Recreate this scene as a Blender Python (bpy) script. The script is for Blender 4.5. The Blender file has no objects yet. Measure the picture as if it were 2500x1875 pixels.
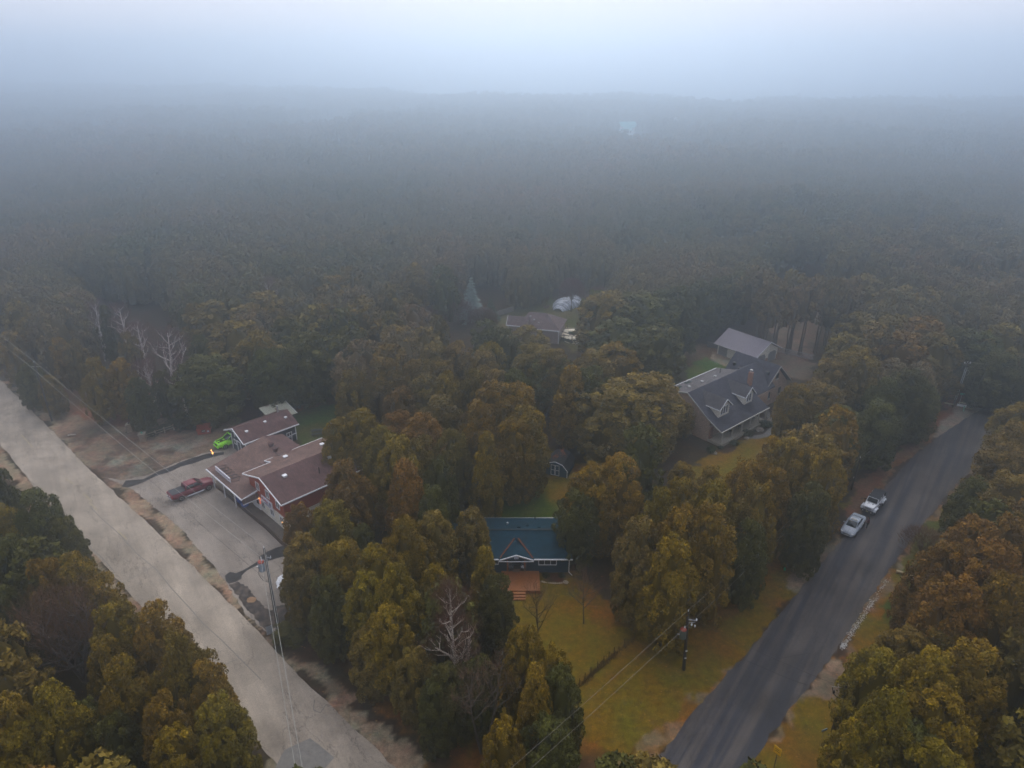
import bpy, bmesh, math, random
import numpy as np
from mathutils import Vector, Matrix
R = math.radians
SC = bpy.context.scene
# ------------------------------------------------------------------ camera, sky, sun, exposure
CAM_H = 54.0
cam_data = bpy.data.cameras.new('camera')
cam = bpy.data.objects.new('camera', cam_data)
SC.collection.objects.link(cam)
SC.camera = cam
cam.location = (0, 0, CAM_H)
cam.rotation_euler = (R(90 - 25.0), 0, 0)
cam_data.sensor_width = 36.0
cam_data.lens = 36.0 * 1736 / 2500
cam_data.clip_start = 0.5
cam_data.clip_end = 9000

SUN_EL, SUN_AZ = 40.0, 2.0         # azimuth clockwise from +Y: behind the cloud ahead
world = bpy.data.worlds.new('World')
SC.world = world
world.use_nodes = True
wn, wl = world.node_tree.nodes, world.node_tree.links
wn.clear()
wo = wn.new('ShaderNodeOutputWorld')
bg = wn.new('ShaderNodeBackground')
sky = wn.new('ShaderNodeTexSky')
sky.sky_type = 'NISHITA'
sky.sun_disc = False
sky.sun_elevation = R(SUN_EL)
sky.sun_rotation = R(SUN_AZ)
sky.dust_density = 6.0
sky.ozone_density = 1.0
mixn = wn.new('ShaderNodeMix')
mixn.data_type = 'RGBA'
mixn.inputs['Factor'].default_value = 0.93          # overcast cloud deck over the clear sky
mixn.inputs['B'].default_value = (6.8, 6.85, 7.7, 1)
wl.new(sky.outputs['Color'], mixn.inputs['A'])
wl.new(mixn.outputs['Result'], bg.inputs['Color'])
bg.inputs['Strength'].default_value = 0.10
wl.new(bg.outputs[0], wo.inputs['Surface'])

sun_data = bpy.data.lights.new('sun', 'SUN')
sun_data.energy = 1.5
sun_data.angle = R(60)
sun_data.color = (1.0, 0.94, 0.86)
sun = bpy.data.objects.new('sun', sun_data)
SC.collection.objects.link(sun)
sd = Vector((math.sin(R(SUN_AZ)) * math.cos(R(SUN_EL)), math.cos(R(SUN_AZ)) * math.cos(R(SUN_EL)), math.sin(R(SUN_EL))))
sun.rotation_euler = sd.to_track_quat('Z', 'Y').to_euler()
sun.location = sd * 200

SC.view_settings.view_transform = 'Standard'
SC.view_settings.look = 'None'
SC.view_settings.exposure = 0.38
SC.view_settings.gamma = 1.0
SC.view_settings.use_curve_mapping = False
SC.render.engine = 'CYCLES'
SC.cycles.max_bounces = 10
SC.cycles.diffuse_bounces = 2
SC.cycles.glossy_bounces = 2
SC.cycles.transmission_bounces = 2
SC.cycles.volume_bounces = 8
SC.cycles.transparent_max_bounces = 4
SC.cycles.caustics_reflective = False
SC.cycles.caustics_refractive = False

# ------------------------------------------------------------------ helpers
def link(o, parent=None):
    SC.collection.objects.link(o)
    if parent is not None:
        o.parent = parent
    return o

def tag(o, label=None, cat=None, group=None, kind=None):
    if label: o['label'] = label
    if cat: o['category'] = cat
    if group: o['group'] = group
    if kind: o['kind'] = kind
    return o

def thing(name, label, cat, loc=(0, 0, 0), rot=0.0, group=None, scale=None):
    o = bpy.data.objects.new(name, None)
    o.empty_display_size = 0.3
    o.location = loc
    o.rotation_euler = (0, 0, rot)
    if scale: o.scale = scale
    link(o)
    return tag(o, label, cat, group)

_mats = {}
def mat(name, color, rough=0.8, var=0.12, scale=3.0, metal=0.0, bump=0.0, spec=0.3, color2=None, thr=(0.45, 0.6), scale2=0.7, emit=None, estr=0.0, coat=0.0):
    """one surface: base colour with fine mottling and, if wanted, patches of a second colour"""
    if name in _mats: return _mats[name]
    m = bpy.data.materials.new(name)
    m.use_nodes = True
    n, l = m.node_tree.nodes, m.node_tree.links
    b = n['Principled BSDF']
    b.inputs['Roughness'].default_value = rough
    b.inputs['Metallic'].default_value = metal
    b.inputs['Specular IOR Level'].default_value = spec
    if coat: b.inputs['Coat Weight'].default_value = coat
    tc = n.new('ShaderNodeTexCoord')
    nz = n.new('ShaderNodeTexNoise')
    nz.inputs['Scale'].default_value = scale
    nz.inputs['Detail'].default_value = 6
    nz.inputs['Roughness'].default_value = 0.65
    l.new(tc.outputs['Object'], nz.inputs['Vector'])
    mp = n.new('ShaderNodeMapRange')
    mp.inputs['From Min'].default_value = 0.25
    mp.inputs['From Max'].default_value = 0.75
    mp.inputs['To Min'].default_value = 1 - var
    mp.inputs['To Max'].default_value = 1 + var
    l.new(nz.outputs['Fac'], mp.inputs['Value'])
    vm = n.new('ShaderNodeVectorMath')
    vm.operation = 'SCALE'
    vm.inputs[0].default_value = color[:3]
    l.new(mp.outputs[0], vm.inputs['Scale'])
    outc = vm.outputs[0]
    if color2:
        n2 = n.new('ShaderNodeTexNoise')
        n2.inputs['Scale'].default_value = scale2
        n2.inputs['Detail'].default_value = 7
        l.new(tc.outputs['Object'], n2.inputs['Vector'])
        m2 = n.new('ShaderNodeMapRange')
        m2.inputs['From Min'].default_value = thr[0]
        m2.inputs['From Max'].default_value = thr[1]
        l.new(n2.outputs['Fac'], m2.inputs['Value'])
        mx = n.new('ShaderNodeMix')
        mx.data_type = 'RGBA'
        l.new(m2.outputs[0], mx.inputs['Factor'])
        l.new(outc, mx.inputs['A'])
        mx.inputs['B'].default_value = (*color2[:3], 1)
        outc = mx.outputs['Result']
    l.new(outc, b.inputs['Base Color'])
    if bump:
        bp = n.new('ShaderNodeBump')
        bp.inputs['Strength'].default_value = bump
        bp.inputs['Distance'].default_value = 0.05
        l.new(nz.outputs['Fac'], bp.inputs['Height'])
        l.new(bp.outputs[0], b.inputs['Normal'])
    if emit:
        b.inputs['Emission Color'].default_value = (*emit, 1)
        b.inputs['Emission Strength'].default_value = estr
    _mats[name] = m
    return m

def mesh_np(name, verts, faces, material=None, attr=None, smooth=False):
    """verts (n,3), faces: list or array of equal-length index rows"""
    me = bpy.data.meshes.new(name)
    verts = np.asarray(verts, dtype=np.float32)
    if isinstance(faces, np.ndarray):
        k = faces.shape[1]; nf = faces.shape[0]
        me.vertices.add(len(verts)); me.vertices.foreach_set('co', verts.ravel())
        me.loops.add(nf * k); me.loops.foreach_set('vertex_index', faces.astype(np.int32).ravel())
        me.polygons.add(nf)
        me.polygons.foreach_set('loop_start', np.arange(0, nf * k, k, dtype=np.int32))
        me.polygons.foreach_set('loop_total', np.full(nf, k, dtype=np.int32))
        me.update(calc_edges=True)
    else:
        me.from_pydata([tuple(v) for v in verts], [], faces)
    if attr is not None:
        a = me.color_attributes.new('tint', 'FLOAT_COLOR', 'POINT')
        arr = np.ones((len(verts), 4), dtype=np.float32)
        arr[:, :attr.shape[1]] = attr
        a.data.foreach_set('color', arr.ravel())
    if smooth:
        me.polygons.foreach_set('use_smooth', np.ones(len(me.polygons), dtype=bool))
    if material: me.materials.append(material)
    me.validate()
    return me

class MB:
    """collects shapes and links them as ONE mesh object"""
    def __init__(s):
        s.v, s.f = [], []
    def add(s, vs, fs):
        b = len(s.v)
        s.v += [tuple(v) for v in vs]
        s.f += [tuple(i + b for i in f) for f in fs]
        return s
    def box(s, x0, y0, z0, x1, y1, z1):
        vs = [(x0, y0, z0), (x1, y0, z0), (x1, y1, z0), (x0, y1, z0), (x0, y0, z1), (x1, y0, z1), (x1, y1, z1), (x0, y1, z1)]
        return s.add(vs, [(0, 3, 2, 1), (4, 5, 6, 7), (0, 1, 5, 4), (1, 2, 6, 5), (2, 3, 7, 6), (3, 0, 4, 7)])
    def slab(s, pts, t):
        """flat polygon given by its top points, thickened downwards by t"""
        n = len(pts)
        vs = list(pts) + [(p[0], p[1], p[2] - t) for p in pts]
        fs = [tuple(range(n)), tuple(range(2 * n - 1, n - 1, -1))]
        fs += [(i, i + n, (i + 1) % n + n, (i + 1) % n) for i in range(n)]
        return s.add(vs, fs)
    def wall(s, poly, axis, a, b):
        """polygon in the (u,z) plane extruded from a to b along the other axis ('x' or 'y')"""
        n = len(poly)
        if axis == 'y': f = lambda u, z, w: (u, w, z)
        else: f = lambda u, z, w: (w, u, z)
        vs = [f(u, z, a) for u, z in poly] + [f(u, z, b) for u, z in poly]
        fs = [tuple(range(n)), tuple(range(2 * n - 1, n - 1, -1))]
        fs += [(i, i + n, (i + 1) % n + n, (i + 1) % n) for i in range(n)]
        return s.add(vs, fs)
    def tube(s, pts, r, k=6, r2=None, cap=True):
        pts = [Vector(p) for p in pts]
        n = len(pts)
        b = len(s.v)
        for i, p in enumerate(pts):
            d = (pts[min(i + 1, n - 1)] - pts[max(i - 1, 0)]).normalized()
            a = Vector((0, 0, 1)) if abs(d.z) < 0.9 else Vector((1, 0, 0))
            u = d.cross(a).normalized(); w = d.cross(u)
            rr = r if r2 is None else r + (r2 - r) * i / max(1, n - 1)
            for j in range(k):
                t = 2 * math.pi * j / k
                s.v.append(tuple(p + u * math.cos(t) * rr + w * math.sin(t) * rr))
        for i in range(n - 1):
            for j in range(k):
                a0 = b + i * k + j; a1 = b + i * k + (j + 1) % k
                s.f.append((a0, a1, a1 + k, a0 + k))
        if cap:
            s.f.append(tuple(b + j for j in range(k - 1, -1, -1)))
            s.f.append(tuple(b + (n - 1) * k + j for j in range(k)))
        return s
    def bar(s, p, q, w, h=None):
        return s.tube([p, q], w * 0.7071, 4)
    def lathe(s, prof, cx=0, cy=0, k=12):
        b = len(s.v); n = len(prof)
        for r, z in prof:
            for j in range(k):
                t = 2 * math.pi * j / k
                s.v.append((cx + r * math.cos(t), cy + r * math.sin(t), z))
        for i in range(n - 1):
            for j in range(k):
                a0 = b + i * k + j; a1 = b + i * k + (j + 1) % k
                s.f.append((a0, a1, a1 + k, a0 + k))
        s.f.append(tuple(b + j for j in range(k - 1, -1, -1)))
        s.f.append(tuple(b + (n - 1) * k + j for j in range(k)))
        return s
    def build(s, name, m, parent=None, smooth=False, bevel=0.0, label=None):
        me = bpy.data.meshes.new(name)
        me.from_pydata(s.v, [], s.f)
        if smooth:
            for p in me.polygons: p.use_smooth = True
        me.materials.append(m)
        bm = bmesh.new(); bm.from_mesh(me)
        bmesh.ops.recalc_face_normals(bm, faces=bm.faces)
        bm.to_mesh(me); bm.free()
        o = bpy.data.objects.new(name, me)
        link(o, parent)
        if bevel:
            md = o.modifiers.new('bevel', 'BEVEL'); md.width = bevel; md.segments = 2; md.limit_method = 'ANGLE'
        if label: o['label'] = label
        return o

def copy_tree(o, parent=None):
    c = o.copy()
    SC.collection.objects.link(c)
    c.parent = parent
    for ch in list(o.children): copy_tree(ch, c)
    return c

def inside(px, py, poly):
    r = np.zeros(px.shape, bool)
    n = len(poly)
    for i in range(n):
        x0, y0 = poly[i]; x1, y1 = poly[(i + 1) % n]
        if y0 == y1: continue
        c = ((y0 > py) != (y1 > py)) & (px < (x1 - x0) * (py - y0) / (y1 - y0) + x0)
        r ^= c
    return r

def smooth_noise(x, y, s, seed):
    """value noise in numpy, about -1..1"""
    rs = np.random.RandomState(seed)
    g = rs.rand(256, 256) * 2 - 1
    X = x / s; Y = y / s
    xi = np.floor(X).astype(int); yi = np.floor(Y).astype(int)
    fx = X - xi; fy = Y - yi
    fx = fx * fx * (3 - 2 * fx); fy = fy * fy * (3 - 2 * fy)
    a = g[xi % 256, yi % 256]; b = g[(xi + 1) % 256, yi % 256]; c = g[xi % 256, (yi + 1) % 256]; d = g[(xi + 1) % 256, (yi + 1) % 256]
    return (a * (1 - fx) + b * fx) * (1 - fy) + (c * (1 - fx) + d * fx) * fy

# ------------------------------------------------------------------ where things stand (metres, camera foot at 0,0)
ROAD_MAIN_L = [(-123.8, 132.9), (-77.9, 94.2), (-59.8, 77.1), (-49.0, 67.5), (-40.2, 59.5), (-19.3, 40.1), (-10.4, 31.8)]
ROAD_MAIN_R = [(-156.2, 174.3), (-93.5, 118.0), (-77.9, 103.5), (-62.6, 89.0), (-37.6, 66.3), (-26.8, 56.2), (-21.1, 50.5), (-9.6, 40.1), (-0.3, 31.8)]
ROAD_SIDE_L = [(3.9, 32.7), (11.4, 40.1), (17.4, 46.8), (22.9, 52.3), (29.4, 59.1), (39.0, 69.4), (51.7, 83.0), (59.2, 90.5), (66.5, 96.8), (73.8, 102.5), (78.2, 105.7), (83.4, 108.0), (88.8, 108.8), (95.0, 109.6)]
ROAD_SIDE_R = [(12.1, 32.7), (19.6, 40.1), (25.2, 46.0), (31.4, 52.0), (37.8, 59.1), (47.4, 69.4), (60.0, 81.9), (64.7, 86.0), (69.3, 89.3), (73.8, 91.6), (78.7, 93.5), (84.5, 94.7)]
LOT = [(-57.5, 84.9), (-54.2, 84.1), (-51.4, 85.4), (-48.8, 88.7), (-45.7, 91.6), (-43.4, 92.8), (-43.2, 94.7), (-38.4, 95.3), (-27.2, 81.3), (-25.3, 69.8), (-21.5, 60.5), (-23.1, 55.4), (-24.9, 55.1), (-28.2, 58.0), (-33.1, 64.2), (-41.5, 73.0), (-51.1, 81.3), (-56.0, 84.3)]
STRIPE_A = [(-53.6, 82.4), (-53.8, 83.9), (-51.5, 84.4), (-50.4, 86.2), (-49.1, 87.8), (-47.4, 89.7), (-45.1, 91.3), (-42.9, 91.9), (-42.6, 91.0), (-43.9, 90.4), (-45.0, 89.7), (-46.3, 88.6), (-47.6, 87.5), (-48.7, 86.1), (-49.6, 85.4), (-50.5, 84.5), (-51.0, 83.7), (-51.6, 82.9), (-52.5, 82.2)]
STRIPE_B = [(-30.0, 67.5), (-29.1, 68.4), (-28.4, 69.1), (-27.8, 69.4), (-26.6, 69.6), (-26.1, 68.0), (-27.1, 67.6), (-27.7, 67.2), (-28.3, 66.9), (-29.2, 66.4), (-29.8, 65.8), (-30.4, 65.1), (-30.8, 64.2), (-30.7, 63.6), (-31.0, 63.1), (-31.7, 62.7), (-32.3, 63.2), (-32.7, 64.1), (-32.4, 64.7), (-31.5, 64.6), (-31.0, 65.1), (-30.6, 65.6), (-30.1, 66.3), (-29.5, 66.8)]
STAIN = [(-31.7, 62.7), (-30.8, 63.2), (-29.5, 62.3), (-28.3, 60.9), (-27.2, 59.8), (-26.5, 58.9), (-25.8, 58.6), (-25.3, 59.2), (-24.4, 59.4), (-23.6, 59.7), (-22.6, 59.2), (-22.1, 58.3), (-22.4, 57.4), (-23.1, 56.6), (-24.4, 56.1), (-25.1, 55.6), (-26.1, 56.4), (-26.9, 57.2), (-28.2, 58.7), (-29.6, 60.3)]
WALK = [(-41.2, 83.3), (-40.5, 84.9), (-37.0, 82.3), (-25.7, 70.6), (-25.9, 68.6), (-28.0, 70.6), (-31.7, 74.3), (-36.5, 79.1)]
LAWN_SHOP = [(-37.8, 104.2), (-36.0, 108.8), (-28.8, 109.6), (-23.6, 104.2), (-27.6, 92.2), (-31.6, 93.5)]
LAWN_BACK = [(-0.6, 91.0), (3.1, 93.5), (8.9, 88.7), (11.9, 88.7), (10.6, 81.3), (7.8, 74.3), (-3.6, 74.3), (-2.8, 83.3)]
LAWN_FRONT = [(-0.5, 64.5), (8.0, 64.9), (11.0, 59.2), (15.1, 57.4), (20.3, 61.1), (32.8, 71.4), (39.4, 69.8), (29.3, 58.9), (22.8, 52.2), (17.4, 46.7), (11.3, 40.1), (8.0, 35.8), (1.6, 34.2), (-8.4, 39.2), (-1.9, 47.4), (0.0, 52.4)]
LAWN_VERGE = [(49.8, 83.3), (59.5, 94.7), (71.7, 105.7), (67.3, 100.0), (52.0, 84.3), (44.0, 75.2), (42.9, 77.5)]
LAWN_E = [(60.0, 81.3), (48.6, 69.4), (39.4, 59.2), (33.0, 52.4), (31.9, 47.9), (30.2, 47.2), (26.3, 47.3), (20.5, 40.1), (17.5, 35.8), (31.7, 32.7), (42.7, 39.2), (64.6, 72.2), (65.1, 83.3)]
LAWN_BRICK = [(26.8, 88.7), (33.8, 94.7), (44.4, 105.7), (48.0, 104.2), (39.8, 92.2), (30.6, 81.3), (21.7, 81.3)]
LAWN_CREAM = [(32.0, 120.8), (37.7, 128.6), (43.0, 124.6), (39.1, 118.9), (32.2, 112.0)]
LAWN_FAR = [(-3.6, 147.2), (1.9, 159.8), (9.0, 166.0), (14.6, 161.3), (16.0, 144.7), (12.2, 130.7), (6.9, 139.7), (-0.8, 130.7), (-4.2, 135.1)]
LITTER_A = [(-80.5, 107.2), (-75.0, 104.2), (-61.4, 97.3), (-58.8, 101.3), (-49.4, 112.0), (-39.9, 113.7), (-28.6, 112.0), (-37.1, 117.1), (-63.9, 118.9), (-78.0, 117.1), (-82.3, 112.0)]
LITTER_B = [(-38.9, 110.4), (-29.9, 111.2), (-27.1, 108.0), (-35.5, 105.7)]
LITTER_C = [(-20.4, 54.5), (-13.3, 47.4), (-6.9, 41.1), (-5.7, 39.2), (-2.4, 39.2), (-5.5, 44.8), (-9.8, 50.3), (-17.4, 58.0)]
LITTER_D = [(48.6, 84.3), (56.4, 91.0), (70.3, 104.2), (76.6, 112.0), (85.2, 112.0), (80.0, 108.0), (72.1, 102.8), (60.1, 92.2), (51.0, 83.3), (46.1, 77.5), (41.5, 73.0)]
LITTER_E = [(7.0, 63.8), (11.1, 59.9), (15.1, 57.4), (20.0, 59.9), (32.2, 69.8), (35.2, 69.8), (29.5, 64.5), (23.0, 58.0), (18.7, 54.5), (15.6, 55.6), (9.7, 55.6)]
LITTER_F = [(8.0, 87.6), (13.7, 88.7), (17.9, 85.4), (16.5, 76.5), (9.2, 78.4)]
LITTER_G = [(31.7, 126.6), (37.7, 135.1), (53.6, 132.9), (61.1, 132.9), (54.8, 122.7), (51.5, 126.6), (34.7, 122.7)]
LITTER_H = [(-1.9, 45.6), (5.4, 43.9), (9.2, 40.0), (1.6, 35.8), (-3.4, 39.6)]
VERGE_W = [(-95.8, 121.7), (-80.0, 108.0), (-65.1, 94.7), (-59.8, 91.0), (-60.4, 87.6), (-51.1, 81.3), (-41.5, 73.0), (-33.1, 64.2), (-28.2, 58.0), (-24.9, 55.1), (-21.4, 52.4), (-17.5, 49.3), (-12.9, 45.6), (-6.8, 40.1), (-3.2, 35.8), (-4.8, 35.8), (-10.7, 41.1), (-26.8, 56.2), (-37.6, 66.3), (-62.6, 89.0), (-93.5, 118.0)]
VERGE_WL = [(-107.7, 117.1), (-73.6, 87.6), (-63.8, 77.5), (-49.2, 64.5), (-41.3, 58.0), (-25.2, 44.8), (-20.5, 40.1), (-15.6, 35.8), (-11.9, 33.3), (-19.3, 40.1), (-40.2, 59.5), (-49.0, 67.5), (-59.8, 77.1), (-77.9, 94.2)]
APRON = [(-80.0, 108.0), (-75.2, 105.7), (-62.4, 99.3), (-56.8, 102.8), (-50.8, 108.0), (-47.1, 105.7), (-42.0, 98.6), (-41.6, 93.7), (-42.8, 91.0), (-47.8, 86.5), (-50.4, 83.3), (-53.3, 82.3), (-57.5, 83.8), (-61.8, 88.7), (-70.3, 97.3)]
VERGE_E1 = [(8.5, 40.1), (12.7, 44.1), (17.2, 47.9), (20.3, 51.1), (22.4, 52.9), (17.4, 46.8), (11.4, 40.1), (4.6, 33.3)]
VERGE_E2 = [(19.6, 40.1), (25.2, 46.0), (31.4, 52.0), (37.8, 59.1), (47.4, 69.4), (60.0, 81.9), (70.5, 92.2), (71.0, 91.0), (59.5, 80.3), (48.4, 69.4), (39.1, 58.9), (32.8, 52.4), (26.2, 45.6), (20.5, 40.1)]
VERGE_E3 = [(39.0, 69.4), (51.7, 83.0), (59.2, 90.5), (66.5, 96.8), (66.5, 97.9), (57.1, 89.9), (46.1, 77.5), (38.2, 69.8)]
DRIVE_A = [(31.8, 67.8), (35.2, 69.8), (37.8, 70.2), (40.1, 70.2), (36.0, 65.6), (31.6, 61.1), (30.6, 61.8), (31.9, 64.5)]
DRIVE_B = [(31.7, 52.1), (32.4, 50.0), (31.9, 47.9), (30.2, 47.2), (26.3, 47.3), (28.0, 48.8)]
FARPAD = [(75.1, 108.0), (84.8, 113.7), (89.5, 112.0), (92.7, 110.4), (85.6, 100.0), (79.3, 101.3), (68.6, 95.3), (65.9, 96.2)]
YARD_CREAM = [(48.5, 124.6), (53.4, 129.7), (57.9, 124.6), (54.6, 117.1), (48.9, 118.9)]
PAD_CREAM = [(38.8, 129.7), (40.4, 131.2), (43.6, 126.6), (40.9, 124.0)]
PATH = [(36.2, 95.9), (37.9, 95.7), (39.8, 96.5), (41.4, 97.9), (42.4, 99.7), (42.4, 101.2), (42.4, 103.3), (42.8, 105.9), (41.5, 105.6), (41.7, 102.4), (41.5, 100.6), (40.8, 99.1), (39.2, 97.3), (37.6, 96.8), (36.5, 96.8)]
BED = [(29.5, 94.0), (29.8, 91.9), (31.0, 91.6), (32.8, 92.4), (34.4, 94.5), (36.2, 95.9), (37.9, 95.9), (40.0, 97.3), (41.4, 100.0), (42.2, 103.0), (40.9, 103.7), (41.2, 101.8), (36.2, 97.6), (31.6, 93.7), (30.7, 95.4)]
CLEARING = [(55.5, 142.2), (61.8, 158.3), (71.8, 160.7), (70.1, 152.6), (62.8, 137.4), (56.9, 132.9), (53.2, 134.0)]
BED_BLUE = [(3.2, 64.6), (6.7, 64.5), (6.5, 63.8), (5.5, 63.1), (3.4, 62.9), (3.2, 63.3)]
TREE_DARK = [(-8.4, 75.7), (-0.8, 75.7), (-0.8, 77.0), (-4.1, 81.2), (-8.5, 79.7)]
ROAD_PATCH = [(-19.4, 41.8), (-17.5, 43.0), (-15.0, 41.1), (-15.5, 40.1), (-16.2, 39.2), (-19.7, 40.1)]
GREY_PATCHES = [[(-58.2, 88.3), (-58.5, 90.3), (-57.0, 90.0), (-55.7, 88.3), (-55.9, 87.0), (-57.3, 87.1)], [(-55.3, 85.4), (-54.9, 87.3), (-53.4, 87.8), (-51.6, 86.7), (-50.9, 85.4), (-52.5, 84.7), (-54.0, 84.4)], [(-54.9, 94.1), (-52.4, 95.3), (-49.4, 96.5), (-46.8, 94.7), (-46.9, 92.9), (-50.8, 91.7), (-53.2, 92.3)]]
DARK_PATCHES = [[(-60.0, 88.9), (-59.1, 90.0), (-57.4, 87.3), (-58.4, 87.3)], [(-57.7, 87.3), (-55.5, 87.8), (-54.8, 88.9), (-54.3, 86.7), (-56.3, 86.0)], [(-54.0, 90.3), (-53.0, 90.6), (-51.1, 88.6), (-51.9, 87.5), (-53.6, 88.6)], [(-52.3, 91.1), (-51.3, 92.9), (-49.7, 92.6), (-49.6, 90.9), (-50.8, 90.3)]]
CENTRE_DASHES = [((-62.47, 84.54), (-60.53, 83.14)), ((-49.1, 72.52), (-47.14, 70.86)), ((-57.78, 80.66), (-55.73, 78.92)), ((-76.46, 97.06), (-72.52, 93.38)), ((-55.93, 78.64), (-54.0, 76.96))]
SEAMS = [([(-55.3, 77.66), (-52.14, 74.83), (-48.91, 72.15), (-44.36, 67.87), (-40.98, 65.22), (-37.94, 62.12), (-34.27, 58.66), (-32.35, 56.77), (-29.57, 54.46), (-26.6, 51.81), (-23.82, 49.32)], 0.05), ([(-43.45, 63.33), (-42.51, 64.43), (-41.69, 65.61)], 0.05), ([(-28.2, 50.77), (-27.56, 51.46), (-26.82, 51.92)], 0.04), ([(-18.16, 47.01), (-18.01, 45.9), (-17.28, 45.59), (-16.98, 46.53)], 0.04), ([(-59.88, 77.66), (-57.98, 75.62), (-55.02, 73.28), (-52.84, 71.41), (-50.37, 68.9), (-48.16, 67.19), (-45.69, 64.9)], 0.05), ([(23.0, 51.61), (24.22, 50.83), (25.5, 49.98), (26.58, 49.29), (27.78, 48.66)], 0.05), ([(25.18, 51.7), (29.37, 52.59)], 0.03)]
KERB = [(-40.9, 82.8), (-37.7, 79.8), (-34.6, 76.7), (-30.8, 73.1), (-27.8, 69.9), (-26.6, 68.8)]
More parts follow.
